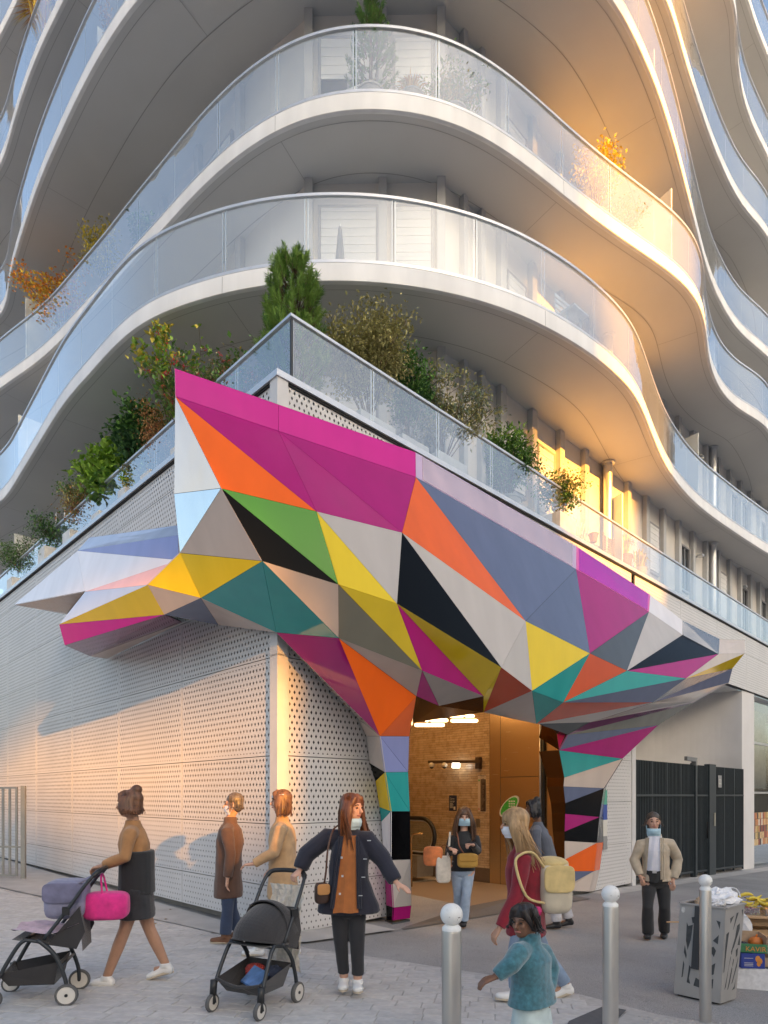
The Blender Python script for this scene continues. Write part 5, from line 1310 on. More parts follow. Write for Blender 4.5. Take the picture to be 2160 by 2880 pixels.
# ---------------------------------------------------------------- pushchairs
frame_blk = mat('pram_frame', (0.045,0.05,0.056), 0.4, 0.4, var=0.08); cloth_blk = mat('pram_cloth', (0.032,0.030,0.032), 0.85, var=0.15, scale=12, bump=0.3, bscale=500, sheen=0.3)
tyre_m = mat('pram_tyre', (0.11,0.11,0.11), 0.7); rim_m = mat('pram_rim', (0.66,0.63,0.58), 0.5, var=0.04); blk_plastic = mat('pram_plastic', (0.02,0.021,0.023), 0.45)
def pram(name, label, O, fwd, hood=True, s=1.0):
    f = Vector((fwd[0], fwd[1], 0)).normalized(); e = Vector((-f.y, f.x, 0))        # e: to the pram's left
    O = Vector(O)
    b = thing(name, label, 'pushchair', (O.x, O.y, gz(O.x, O.y)))
    def P(x, y, z):   # x across (left +), y towards the rear, z up
        q = O+e*(x*s)-f*(y*s); return Vector((q.x, q.y, gz(q.x, q.y)*(1 if z < 0.3 else 1)+z*s))
    def T(nm, pts, r, m=frame_blk, par=None, n=10, sp_=0):
        pts = [P(*p) for p in pts]
        if sp_: pts = spline(pts, sp_)
        return MB().tube(pts, r*s, n).build(nm, m, par or b, smooth=True)
    wh = []
    for (x, y, r, tw) in ((-0.21,0.0,0.068,0.030),(0.21,0.0,0.068,0.030),(-0.22,0.50,0.082,0.034),(0.22,0.50,0.082,0.034)):
        mb = MB(); c = P(x, y, r+0.006); n = 22; vs = []; fs = []
        prof = [(r*0.78,-tw/2),(r*0.93,-tw/2),(r,-tw*0.28),(r,tw*0.28),(r*0.93,tw/2),(r*0.78,tw/2)]
        for k in range(n):
            t = 2*math.pi*k/n
            for rr_, o_ in prof: vs.append(c+(f*math.cos(t)+Vector((0,0,math.sin(t))))*rr_*s+e*o_*s)
        for k in range(n):
            for i in range(6): fs.append((k*6+i, k*6+(i+1) % 6, ((k+1) % n)*6+(i+1) % 6, ((k+1) % n)*6+i))
        w_ = mb.add(vs, fs).build('wheel', tyre_m, b, autosmooth=50)
        mb = MB(); ring = [c+(f*math.cos(2*math.pi*k/n)+Vector((0,0,math.sin(2*math.pi*k/n))))*r*0.79*s for k in range(n)]
        mb.prism([p-e*(tw*0.42)*s for p in ring], e*tw*0.84*s); mb.build('rim', rim_m, w_)
        mb = MB(); mb.tube([c-e*(tw*0.62)*s, c+e*(tw*0.62)*s], 0.012*s, 10); mb.build('hub', blk_plastic, w_)
    for x in (-0.21, 0.21):
        sg_ = 1 if x > 0 else -1
        T('front_leg', [(x,0.03,0.20),(x*0.97,0.10,0.34),(x*0.93,0.17,0.46),(x*0.92,0.22,0.50)], 0.015, sp_=4)
        T('fork', [(x,0.02,0.24),(x,0.01,0.13)], 0.026, blk_plastic); T('fork', [(x,0.01,0.15),(x+0.022,0.0,0.075)], 0.014, blk_plastic); T('fork', [(x,0.01,0.15),(x-0.022,0.0,0.075)], 0.014, blk_plastic)
        T('rear_leg', [(x*0.98,0.30,0.50),(x*1.0,0.42,0.38),(x*1.0,0.49,0.20),(x*1.0,0.50,0.09)], 0.015, sp_=4)
        T('side_rail', [(x*0.92,0.20,0.50),(x*0.95,0.34,0.47),(x*0.98,0.44,0.36)], 0.013, sp_=4)
        T('handle_stem', [(x*0.95,0.34,0.50),(x*0.92,0.50,0.72),(x*0.90,0.62,0.90),(x*0.84,0.68,0.975)], 0.014, sp_=4)
        MB().box(P(x*0.93,0.49,0.71), (0.05*s,0.05*s,0.06*s), 0.4).build('lock_joint', blk_plastic, b)
    T('handlebar', [(-0.178,0.675,0.965),(-0.15,0.705,1.0),(-0.06,0.725,1.012),(0.06,0.725,1.012),(0.15,0.705,1.0),(0.178,0.675,0.965)], 0.019, blk_plastic, sp_=5)
    T('cross_bar', [(-0.20,0.20,0.49),(0.20,0.20,0.49)], 0.013); T('cross_bar', [(-0.2,0.46,0.30),(0.2,0.46,0.30)], 0.012)
    # basket
    mb = MB(); top = [(-0.20,0.03,0.25),(0.20,0.03,0.25),(0.20,0.44,0.33),(-0.20,0.44,0.33)]; bot = [(-0.15,0.09,0.15),(0.15,0.09,0.15),(0.15,0.40,0.15),(-0.15,0.40,0.15)]
    tp = [P(*p) for p in top]; bp_ = [P(*p) for p in bot]
    mid = (tp[0]+tp[1])/2-Vector((0,0,0.035)); mb.add(tp+bp_+[mid], [(4,5,6,7),(0,8,5,4),(8,1,5),(1,2,6,5),(2,3,7,6),(3,0,4,7)])
    mb.build('basket', cloth_blk, b, fix=False)
    T('basket_rim', [(-0.20,0.03,0.25),(-0.1,0.025,0.225),(0,0.02,0.215),(0.1,0.025,0.225),(0.20,0.03,0.25)], 0.011, cloth_blk, sp_=4)
    # seat
    mb = MB(); mb.add([P(-0.18,0.12,0.50),P(0.18,0.12,0.50),P(0.18,0.36,0.46),P(-0.18,0.36,0.46),P(-0.18,0.58,0.74),P(0.18,0.58,0.74),P(-0.17,0.60,0.40),P(0.17,0.60,0.40)], [(0,1,2,3),(3,2,5,4),(4,5,7,6)])
    sm_ = mb.build('seat', cloth_blk, b, fix=False)
    mb = MB()
    for x in (-0.18,0.18): mb.add([P(x,0.12,0.50),P(x,0.36,0.46),P(x,0.58,0.74),P(x,0.62,0.55),P(x,0.56,0.42)], [(0,1,2,4),(4,2,3)])
    mb.build('seat_side', cloth_blk, b, fix=False)
    if hood:
        # two-part folding hood: an upper shell and an extended visor
        for nm, a0, a1 in (('hood', R(18), R(95)), ('hood_visor', R(93), R(168))):
            mb = MB(); n1, n2 = 12, 18; piv = (0,0.40,0.50); g_ = []
            for i in range(n1+1):
                al = a0+(a1-a0)*i/n1; row = []
                for k in range(n2+1):
                    th = math.pi*k/n2; x = 0.195*math.cos(th); r = 0.33*(math.sin(th)**0.55)*(1.0-0.03*math.sin(i/n1*math.pi*2))
                    if nm == 'hood_visor': r *= 0.985
                    rib = 1.0-0.035*abs(math.sin(i/n1*math.pi))
                    y = piv[1]+r*rib*math.cos(al)*(0.95); z = piv[2]+r*rib*math.sin(al)*0.92-0.02*(nm == 'hood_visor')
                    row.append(P(x, y, z))
                g_.append(row)
            for i in range(n1):
                for k in range(n2): mb.quad(g_[i][k], g_[i][k+1], g_[i+1][k+1], g_[i+1][k])
            o = mb.build(nm, cloth_blk, b, smooth=True, fix=False)
            MB().tube(g_[-1] if nm == 'hood' else g_[-1], 0.007*s, 6).build('hem', cloth_blk, o, smooth=True)
    return b, P
fo = Vector((-0.40,-0.916,0)); O1 = (on_g(594,2850)+on_g(733,2872))/2
pr, PP = pram('pushchair', 'black folding pushchair with hood down, held by the woman in the navy jacket', O1, fo, True)
# knitted throw hanging from the handle, things in the basket
kn = mat('knit_cream', (0.78,0.74,0.68), 0.9, var=0.12, scale=45, bump=0.6, bscale=70)
mb = MB(); rs = random.Random(8); rows = []
for j_ in range(15):
    row = []
    for i in range(15):
        x = -0.17+0.30*i/14+0.015*math.sin(j_*0.9); z = 0.90-0.046*j_*(1+0.12*(i/14)); y = 0.70+0.012*math.sin(i*2.2+j_*1.7)+0.02*math.sin(j_*0.5)-0.012*((i+j_) % 2)
        row.append(PP(x, y, z))
    rows.append(row)
for j_ in range(14):
    for i in range(14): mb.quad(rows[j_][i], rows[j_][i+1], rows[j_+1][i+1], rows[j_+1][i])
tag(mb.build('knitted_throw', kn, None, smooth=True, fix=False), 'cream and grey knitted throw hanging from the pushchair handle', 'throw')
mb = MB(); a, b_, c, d = PP(0.10,0.10,0.185), PP(-0.10,0.20,0.195), PP(-0.06,0.32,0.29), PP(0.13,0.24,0.27); mb.prism([a,b_,c,d], (0,0,0.014))
tag(mb.build('picture_book', mat('book_blue', (0.10,0.20,0.42), 0.4, var=0.6, scale=9)), 'thin blue picture book lying in the pushchair basket', 'book')
crumple(PP(-0.08,0.36,0.24), (0.07,0.06,0.06), 41, mat('toy_red', (0.45,0.06,0.05), 0.7, var=0.6, scale=18), 'soft_toy', 'small red and white soft toy in the pushchair basket', 'toy', 0.4)
crumple(PP(0.08,0.37,0.24), (0.08,0.07,0.06), 43, mat('jersey_navy', (0.03,0.04,0.075), 0.9, var=0.2), 'folded_jersey', 'crumpled navy jersey in the pushchair basket', 'clothing', 0.4)
# second pushchair at the left edge
O2 = on_g(5, 2815)
p2, PP2 = pram('pushchair', 'dark hoodless pushchair at the left edge, pushed by the woman in dark skirt', O2, (-0.97,-0.24), False, 1.0)
mb = MB(); rows = []
for j_ in range(7):
    rows.append([PP2(-0.19+0.38*i/6, 0.10+0.08*j_, 0.56+0.02*math.sin(i*1.3+j_)+0.02*(j_ > 4)*(j_-4)) for i in range(7)])
for j_ in range(6):
    for i in range(6): mb.quad(rows[j_][i], rows[j_][i+1], rows[j_+1][i+1], rows[j_+1][i])
tag(mb.build('blanket', mat('blanket_pink', (0.55,0.42,0.48), 0.9, var=0.25, scale=14), None, smooth=True, fix=False), 'pale pink blanket spread over the left pushchair', 'blanket')

# a few dry leaves blown against the wall
rs = random.Random(77); lf = [mat('dry_leaf', (0.22,0.12,0.05), 0.8, var=0.3), mat('dry_leaf_pale', (0.34,0.22,0.09), 0.8, var=0.3)]
for i in range(14):
    t = rs.uniform(0.6, 9.5); q = st(-rs.uniform(0.12, 1.1), t); L = rs.uniform(0.04, 0.07); a = rs.uniform(0, 6.3); z = gz(q.x, q.y)+0.026
    d = Vector((math.cos(a), math.sin(a), 0)); x = Vector((-d.y, d.x, 0)); p0 = Vector((q.x, q.y, z))
    mb = MB(); mb.add([p0, p0+d*L*0.5+x*L*0.32+Vector((0,0,0.012)), p0+d*L+Vector((0,0,0.006)), p0+d*L*0.5-x*L*0.32+Vector((0,0,0.010)), p0+d*L*0.5+Vector((0,0,0.002))], [(0,1,4),(1,2,4),(2,3,4),(3,0,4)])
    tag(mb.build('fallen_leaf', lf[i % 2], None, fix=False), 'dry fallen leaf lying along the foot of the left wall', 'leaf', 'dry leaves along the left wall')
# ---------------------------------------------------------------- plants on the terraces
def leaf_mat(name, col, var=0.35):
    m = mat('leaf_'+name, col, 0.5, var=var, scale=9, spec=0.3)
    b = m.node_tree.nodes['Principled BSDF']
    b.inputs['Subsurface Weight'].default_value = 0.0
    return m
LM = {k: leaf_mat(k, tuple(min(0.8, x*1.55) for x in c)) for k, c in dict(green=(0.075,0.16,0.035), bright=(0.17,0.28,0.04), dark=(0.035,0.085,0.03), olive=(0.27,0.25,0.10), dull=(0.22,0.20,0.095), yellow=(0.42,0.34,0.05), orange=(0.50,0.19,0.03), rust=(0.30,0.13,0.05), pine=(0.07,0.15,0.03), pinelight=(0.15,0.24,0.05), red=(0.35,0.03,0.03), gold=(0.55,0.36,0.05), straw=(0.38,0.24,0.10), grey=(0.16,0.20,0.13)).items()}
stem_m = mat('stem_brown', (0.12,0.075,0.045), 0.8, var=0.2); pot_m = mat('planter_grey', (0.40,0.39,0.37), 0.6); pot_terra = mat('planter_terracotta', (0.38,0.17,0.10), 0.7); pot_w = mat('planter_white', (0.7,0.7,0.69), 0.5)
soil_m = mat('soil', (0.05,0.035,0.025), 0.9)
def leaf(mb, p, d, up, L, W, mi, bend=0.25):
    d = d.normalized(); x = d.cross(up)
    if x.length < 1e-3: x = d.orthogonal()
    x.normalize(); n = x.cross(d)
    m_ = p+d*L*0.5+n*L*bend*0.3; t = p+d*L-n*L*bend*0.4
    mb.add([p, m_+x*W/2, t, m_-x*W/2], [(0,1,2,3)], mi)
def rdir(rs, zb=0.0):
    while True:
        v = Vector((rs.uniform(-1,1), rs.uniform(-1,1), rs.uniform(-1,1)+zb))
        if 0.05 < v.length < 1.6: return v.normalized()
def plant(name, label, base, size, mats, n=900, leafL=0.05, leafW=0.03, style='bush', seed=1, pot=None, lean=(0,0), group=None, stems=7, berries=0):
    stems = int(stems*1.7)
    """base: foot of the plant; size: (half width, half depth, height)"""
    rs = random.Random(seed); base = Vector(base); hw, hd, h = size
    b = thing(name, label, 'plant' if style != 'conifer' else 'conifer', tuple(base), group)
    pz = base.copy()
    if pot:
        kind, pw, ph = pot; mb = MB()
        if kind == 'box': mb.box(base+Vector((0,0,ph/2)), (pw, pw*0.6, ph), R(45)); mb.build('planter', pot_w, b)
        else: mb.lathe(base, [(pw*0.36,0),(pw*0.5,ph*0.92),(pw*0.54,ph*0.92),(pw*0.54,ph),(pw*0.46,ph),(pw*0.45,ph*0.9)], 20); mb.build('planter', pot_terra if kind == 'terra' else pot_m, b, autosmooth=40)
        mb = MB(); mb.lathe(base+Vector((0,0,ph*0.86)), [(pw*0.30,0),(pw*0.30,0.01)], 14); mb.build('soil', soil_m, b)
        pz.z += ph*0.85
    H = base.z+h-pz.z
    st_ = MB(); fol = MB(); nm = len(mats)
    L = Vector((lean[0], lean[1], 0))
    if style in ('bush', 'sparse', 'vine'):
        tips = []
        for i in range(stems):
            a = 2*math.pi*(i+rs.random())/stems; rr = math.sqrt(rs.random())
            e = pz+Vector((hw*rr*math.cos(a), hd*rr*math.sin(a), H*(0.55+0.42*rs.random()*(1-0.35*rr))))+L
            m1 = pz.lerp(e, 0.35)+Vector((rs.uniform(-.06,.06), rs.uniform(-.06,.06), H*0.08)); m2 = pz.lerp(e, 0.7)+Vector((rs.uniform(-.06,.06), rs.uniform(-.06,.06), H*0.05))
            pts = spline([pz+Vector((rs.uniform(-.03,.03), rs.uniform(-.03,.03), -0.03)), m1, m2, e], 5)
            st_.tube(pts, [0.009*(1-0.75*k/(len(pts)-1)) for k in range(len(pts))], 5); tips.append(pts)
            for q in range(4):
                k = rs.randrange(len(pts)//3, len(pts)); d = rdir(rs, 0.25); L2 = rs.uniform(0.12,0.32)*max(hw, 0.3)*1.2
                tw = [pts[k], pts[k]+d*L2*0.5, pts[k]+d*L2+Vector((0,0,-0.04 if style != 'vine' else -0.14))]
                st_.tube(tw, [0.004,0.003,0.0015], 4); tips.append(spline(tw, 3))
        # clusters around branch points, so that the crown has clumps and gaps
        cl = []
        for pts in tips:
            for _ in range(2 if style == 'sparse' else 3):
                k = rs.randrange(len(pts)//3, len(pts)); cl.append(pts[k])
        for _ in range(int(n*2.6)):
            c = rs.choice(cl); spread = 0.055 if style == 'sparse' else 0.085
            p = c+Vector((rs.gauss(0,1)*spread*min(1.4, hw*2.2), rs.gauss(0,1)*spread, rs.gauss(0,1)*spread))
            d = rdir(rs, -0.2 if style == 'vine' else 0.1); s_ = rs.uniform(0.6,1.25)
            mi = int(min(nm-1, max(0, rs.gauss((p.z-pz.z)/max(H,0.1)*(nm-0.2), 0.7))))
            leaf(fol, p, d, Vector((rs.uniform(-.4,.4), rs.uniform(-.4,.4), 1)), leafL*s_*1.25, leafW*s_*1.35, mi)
        for _ in range(berries):
            c = rs.choice(cl); c0 = c+Vector((rs.gauss(0,.05), rs.gauss(0,.05), rs.gauss(0,.05)))
            for q in range(6): fol.ball(c0+Vector((rs.gauss(0,.018), rs.gauss(0,.018), rs.gauss(0,.018))), 0.009, 6, 4, nm)
    elif style == 'conifer':
        st_.tube([pz, pz+Vector((0,0,H*0.9))+L], [0.035,0.01], 8)
        for k_ in range(max(60, n//5)):           # upright tufts of needles with gaps between them
            t = rs.random()**0.85; r = (0.95+0.10*math.sin(t*9))*(1-t**2.6)**0.75*(0.72+0.30*min(1, t*4))
            a = rs.uniform(0, 6.283); rr = (0.35+0.65*math.sqrt(rs.random()))*r
            c = pz+Vector((hw*rr*math.cos(a), hd*rr*math.sin(a), H*(0.03+0.86*t)))+L*t
            out = Vector((math.cos(a)*0.75, math.sin(a)*0.75, 1.1)).normalized(); TL = rs.uniform(0.10,0.24); mi0 = rs.randrange(nm)
            st_.tube([c-out*0.10, c+out*TL*0.8], [0.006,0.003], 4)
            for q in range(int(46+TL*140)):
                d = (out*0.9+rdir(rs)*0.8).normalized(); leaf(fol, c+out*TL*rs.random(), d, Vector((0,0,1)), leafL*rs.uniform(0.55,0.95), leafW, min(nm-1, mi0+(rs.random() < 0.3)), 0.1)
    elif style == 'grass':
        for _ in range(n):
            a = rs.uniform(0, 6.283); t = rs.uniform(0.3,1); p = pz+Vector((rs.gauss(0,.03), rs.gauss(0,.03), 0))
            d = Vector((math.cos(a)*hw*t, math.sin(a)*hd*t, H*(1.1-0.5*t))); q = p+d*0.55+Vector((0,0,H*0.15)); e = p+d+Vector((0,0,-H*0.30*t))
            x = d.cross(Vector((0,0,1))).normalized()*leafW/2; mi = rs.randrange(nm)
            fol.add([p-x, p+x, q+x*1.1, q-x*1.1], [(0,1,2,3)], mi); fol.add([q-x*1.1, q+x*1.1, e], [(0,1,2)], mi)
    if st_.v: st_.build('stem', stem_m, b, smooth=True)
    fol.build('foliage', [LM[k] for k in mats]+([LM['red']] if berries else []), b, fix=False)
    return b
FZ = 6.65
# terrace, right-hand side and corner
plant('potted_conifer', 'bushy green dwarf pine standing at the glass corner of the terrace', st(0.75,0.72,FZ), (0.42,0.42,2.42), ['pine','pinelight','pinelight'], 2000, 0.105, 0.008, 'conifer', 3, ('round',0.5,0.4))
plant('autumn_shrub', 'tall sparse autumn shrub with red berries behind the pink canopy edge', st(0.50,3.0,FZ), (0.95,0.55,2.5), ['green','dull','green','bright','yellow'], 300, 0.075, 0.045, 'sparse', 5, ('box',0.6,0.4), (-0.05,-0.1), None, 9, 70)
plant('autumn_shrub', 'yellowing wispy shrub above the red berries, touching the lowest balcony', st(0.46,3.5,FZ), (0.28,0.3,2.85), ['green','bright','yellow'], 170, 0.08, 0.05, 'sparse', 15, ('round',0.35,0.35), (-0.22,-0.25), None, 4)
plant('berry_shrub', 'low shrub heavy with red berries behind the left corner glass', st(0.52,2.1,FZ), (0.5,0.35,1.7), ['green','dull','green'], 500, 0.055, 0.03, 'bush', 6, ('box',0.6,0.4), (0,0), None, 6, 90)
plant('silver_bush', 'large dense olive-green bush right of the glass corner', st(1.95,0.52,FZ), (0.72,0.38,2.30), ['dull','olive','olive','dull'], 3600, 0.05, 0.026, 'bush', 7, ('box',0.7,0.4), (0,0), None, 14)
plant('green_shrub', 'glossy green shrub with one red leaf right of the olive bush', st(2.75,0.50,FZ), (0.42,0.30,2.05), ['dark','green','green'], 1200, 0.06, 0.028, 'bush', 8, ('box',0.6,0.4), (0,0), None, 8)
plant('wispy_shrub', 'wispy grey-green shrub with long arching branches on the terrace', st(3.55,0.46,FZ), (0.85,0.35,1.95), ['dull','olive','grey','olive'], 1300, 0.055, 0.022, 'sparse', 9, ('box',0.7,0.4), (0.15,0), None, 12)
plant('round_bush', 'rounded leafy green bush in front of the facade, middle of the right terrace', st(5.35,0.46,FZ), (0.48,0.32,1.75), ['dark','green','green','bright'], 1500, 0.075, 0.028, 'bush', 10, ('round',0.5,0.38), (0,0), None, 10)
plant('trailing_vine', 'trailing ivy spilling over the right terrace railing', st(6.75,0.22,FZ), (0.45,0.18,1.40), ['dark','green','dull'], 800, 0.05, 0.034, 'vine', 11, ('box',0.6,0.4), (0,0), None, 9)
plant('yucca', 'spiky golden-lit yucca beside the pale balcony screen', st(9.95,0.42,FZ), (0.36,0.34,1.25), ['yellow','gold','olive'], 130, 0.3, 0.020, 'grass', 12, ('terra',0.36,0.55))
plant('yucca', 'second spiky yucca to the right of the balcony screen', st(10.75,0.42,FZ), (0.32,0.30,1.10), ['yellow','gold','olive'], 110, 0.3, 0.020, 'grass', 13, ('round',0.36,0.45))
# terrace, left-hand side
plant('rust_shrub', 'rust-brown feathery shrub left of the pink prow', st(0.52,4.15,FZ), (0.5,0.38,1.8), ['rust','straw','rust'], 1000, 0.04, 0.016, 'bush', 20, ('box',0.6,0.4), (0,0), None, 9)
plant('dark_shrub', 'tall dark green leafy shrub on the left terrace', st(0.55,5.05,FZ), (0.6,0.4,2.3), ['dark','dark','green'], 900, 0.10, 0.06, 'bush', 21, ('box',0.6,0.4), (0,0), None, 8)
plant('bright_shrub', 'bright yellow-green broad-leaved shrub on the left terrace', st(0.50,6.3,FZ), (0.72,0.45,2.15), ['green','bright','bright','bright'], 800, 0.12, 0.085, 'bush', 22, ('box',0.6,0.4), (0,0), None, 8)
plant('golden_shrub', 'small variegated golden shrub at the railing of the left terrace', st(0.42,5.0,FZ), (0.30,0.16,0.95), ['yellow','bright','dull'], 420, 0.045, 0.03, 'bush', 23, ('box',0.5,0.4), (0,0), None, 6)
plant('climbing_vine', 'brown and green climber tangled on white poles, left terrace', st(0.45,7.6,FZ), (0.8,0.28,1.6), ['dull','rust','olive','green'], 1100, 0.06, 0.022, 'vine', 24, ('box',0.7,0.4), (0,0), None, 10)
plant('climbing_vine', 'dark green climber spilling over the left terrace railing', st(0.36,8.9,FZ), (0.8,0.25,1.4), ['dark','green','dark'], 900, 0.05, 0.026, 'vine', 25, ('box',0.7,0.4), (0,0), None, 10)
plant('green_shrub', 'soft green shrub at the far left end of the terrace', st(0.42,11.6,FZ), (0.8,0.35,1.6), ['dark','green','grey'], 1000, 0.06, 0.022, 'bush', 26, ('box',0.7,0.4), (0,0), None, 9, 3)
for t_, lb in ((7.3, 'white trellis pole nearer the bright shrub'), (9.4, 'white trellis pole farther along the left terrace')):
    mb = MB(); p = st(0.48,t_,FZ); q = st(0.48,t_-0.55,FZ)
    mb.tube([p, p+Vector((0,0,1.45)), q+Vector((0,0,1.45)), q], 0.02, 8); tag(mb.build('trellis_pole', white_panel, None, smooth=True), lb, 'trellis')
# upper balconies
def bal_pt(n, u, v, inset=0.35):
    """foot of a plant standing behind balcony n's railing where the pixel column u meets it"""
    P = edges[n]; best = min(range(len(P)), key=lambda i: abs(CU+F*P[i].x/P[i].y-u)+ (abs(P[i].y-(ZB+DZ*(n-1)-HC)*F/(HV-v))*20))
    nn = normals_in(P)[best]; p = P[best]+nn*inset; return Vector((p.x, p.y, ZB+DZ*(n-1)+FT))
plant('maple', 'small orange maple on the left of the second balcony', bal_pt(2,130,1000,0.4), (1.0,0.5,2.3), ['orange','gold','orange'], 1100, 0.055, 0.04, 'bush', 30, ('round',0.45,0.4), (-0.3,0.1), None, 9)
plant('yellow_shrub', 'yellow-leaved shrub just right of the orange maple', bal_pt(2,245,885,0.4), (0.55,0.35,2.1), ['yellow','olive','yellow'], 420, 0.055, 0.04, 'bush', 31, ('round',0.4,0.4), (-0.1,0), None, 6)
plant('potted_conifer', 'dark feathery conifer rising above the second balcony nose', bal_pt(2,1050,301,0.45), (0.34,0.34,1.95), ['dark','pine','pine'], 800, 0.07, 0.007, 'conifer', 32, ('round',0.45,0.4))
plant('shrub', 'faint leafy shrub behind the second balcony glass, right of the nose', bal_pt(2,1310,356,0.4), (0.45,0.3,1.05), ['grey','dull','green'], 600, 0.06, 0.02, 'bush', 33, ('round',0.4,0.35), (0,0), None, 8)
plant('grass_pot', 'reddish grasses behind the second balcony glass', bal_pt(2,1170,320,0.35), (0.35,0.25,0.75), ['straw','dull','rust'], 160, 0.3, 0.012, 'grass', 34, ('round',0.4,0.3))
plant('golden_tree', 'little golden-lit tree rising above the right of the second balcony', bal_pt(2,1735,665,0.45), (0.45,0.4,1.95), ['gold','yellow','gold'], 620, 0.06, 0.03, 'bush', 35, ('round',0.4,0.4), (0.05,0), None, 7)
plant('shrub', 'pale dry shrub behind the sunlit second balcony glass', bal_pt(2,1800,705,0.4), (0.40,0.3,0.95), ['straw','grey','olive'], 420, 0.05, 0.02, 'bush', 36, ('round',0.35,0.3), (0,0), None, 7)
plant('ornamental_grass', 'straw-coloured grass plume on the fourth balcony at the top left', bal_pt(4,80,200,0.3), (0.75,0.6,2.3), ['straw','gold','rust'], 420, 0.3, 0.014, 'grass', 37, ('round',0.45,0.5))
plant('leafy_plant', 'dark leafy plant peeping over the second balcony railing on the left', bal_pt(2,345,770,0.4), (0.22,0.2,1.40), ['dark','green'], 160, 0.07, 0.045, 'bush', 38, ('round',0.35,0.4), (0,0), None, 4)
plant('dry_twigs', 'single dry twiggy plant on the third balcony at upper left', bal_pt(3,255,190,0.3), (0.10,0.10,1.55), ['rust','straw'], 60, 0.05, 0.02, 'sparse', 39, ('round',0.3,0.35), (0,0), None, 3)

# terrace and balcony furniture
mt = mat('chair_wood', (0.18,0.13,0.09), 0.6); latt = mat('lattice_white', (0.72,0.70,0.66), 0.6)
ch = thing('garden_chair', 'slatted garden chair behind the right terrace railing', 'chair', tuple(st(9.15,0.42,FZ)))
for i in range(6): MB().beam(st(8.95,0.42,FZ+0.46+i*0.055), st(9.40,0.42,FZ+0.46+i*0.055), 0.015, 0.04).build('back_slat', mt, ch)
for i in range(5): MB().beam(st(8.95,0.45+i*0.06,FZ+0.42), st(9.40,0.45+i*0.06,FZ+0.42), 0.05, 0.015).build('seat_slat', mt, ch)
for (s_, t_, h_) in ((8.93,0.42,0.80),(9.42,0.42,0.80),(8.93,0.72,0.42),(9.42,0.72,0.42)): MB().beam(st(s_,t_,FZ), st(s_,t_,FZ+h_), 0.03, 0.03).build('leg', mt, ch)
lt_ = thing('trellis', 'white fan trellis against the sunlit wall of the terrace', 'trellis', tuple(st(8.2,0.66,FZ)))
mb = MB()
for i in range(9):
    a = st(7.75+i*0.11,0.66,FZ+0.1); mb.beam(a, st(7.75+i*0.11+0.35,0.66,FZ+0.95), 0.008, 0.016); mb.beam(st(7.75+i*0.11,0.645,FZ+0.1), st(7.75+i*0.11-0.35,0.645,FZ+0.95), 0.008, 0.016)
mb.build('lattice', latt, lt_)
pp_ = st(8.45,0.40,FZ); mb = MB(); mb.lathe(pp_+Vector((0,0,0.45)), [(0.07,0),(0.10,0.16),(0.11,0.16),(0.11,0.18)], 16); hp_ = mb.build('flower_pot', pot_terra, None, autosmooth=40); tag(hp_, 'small terracotta pot hanging inside the terrace railing', 'flower pot')
c = bal_pt(2,1075,303,0.75); bh = thing('bird_house', 'wooden bird house on a post behind the second balcony nose', 'bird house', tuple(c))
MB().box(c+Vector((0,0,0.62)), (0.17,0.15,0.24), 0.3).build('box', mat('bird_wood', (0.50,0.34,0.19), 0.7), bh)
MB().tube([c, c+Vector((0,0,0.52))], 0.02, 8).build('post', stem_m, bh)
rfm = MB(); Rz = Matrix.Rotation(0.3,3,'Z'); tp_ = [c+Vector((0,0,0.74))+Rz@Vector(v) for v in ((-0.11,-0.10,0),(0.11,-0.10,0),(0.11,0.10,0),(-0.11,0.10,0),(0,-0.10,0.10),(0,0.10,0.10))]
rfm.add(tp_, [(0,1,4),(2,3,5),(1,2,5,4),(3,0,4,5),(0,3,2,1)]).build('roof', M['bird_wood'], bh)
c = bal_pt(2,1000,303,0.6); wb = thing('storage_box', 'white gabled storage box behind the second balcony nose', 'storage box', tuple(c))
MB().box(c+Vector((0,0,0.17)), (0.60,0.40,0.34), 0.2).build('box', pot_w, wb)
Rz = Matrix.Rotation(0.2,3,'Z'); tp_ = [c+Vector((0,0,0.342))+Rz@Vector(v) for v in ((-0.33,-0.22,0),(0.33,-0.22,0),(0.33,0.22,0),(-0.33,0.22,0),(0,-0.22,0.2),(0,0.22,0.2))]
MB().add(tp_, [(0,1,4),(2,3,5),(1,2,5,4),(3,0,4,5),(0,3,2,1)]).build('lid', pot_w, wb)
c = bal_pt(1,945,787,0.5); par = thing('parasol', 'folded grey parasol behind the lowest balcony glass', 'parasol', tuple(c))
MB().tube([c, c+Vector((0,0,1.0))], 0.018, 8).build('pole', alu_m, par); MB().lathe(c+Vector((0,0,0.12)), [(0.02,0),(0.085,0.06),(0.07,0.35),(0.03,0.80),(0.006,0.88)], 12).build('canopy', mat('parasol_grey', (0.30,0.30,0.31), 0.8), par)
MB().lathe(c, [(0.18,0),(0.18,0.03),(0.03,0.06)], 16).build('base', dark_m, par)
c = bal_pt(1,1640,985,0.45); tb3 = thing('balcony_chair', 'white chair behind the lowest balcony glass on the right', 'chair', tuple(c))
for i in range(4): MB().box(c+Vector((0,0,0.55+i*0.09)), (0.44,0.02,0.05), 0.7).build('back_slat', pot_w, tb3)
MB().box(c+Vector((0.12,-0.14,0.44)), (0.44,0.40,0.03), 0.7).build('seat', pot_w, tb3)
for dx, dy in ((-0.17,0.12),(0.17,0.14),(0.0,-0.30),(0.32,-0.10)): MB().tube([c+Vector((dx,dy,0)), c+Vector((dx*0.9,dy*0.9,0.43))], 0.015, 6).build('leg', pot_w, tb3)
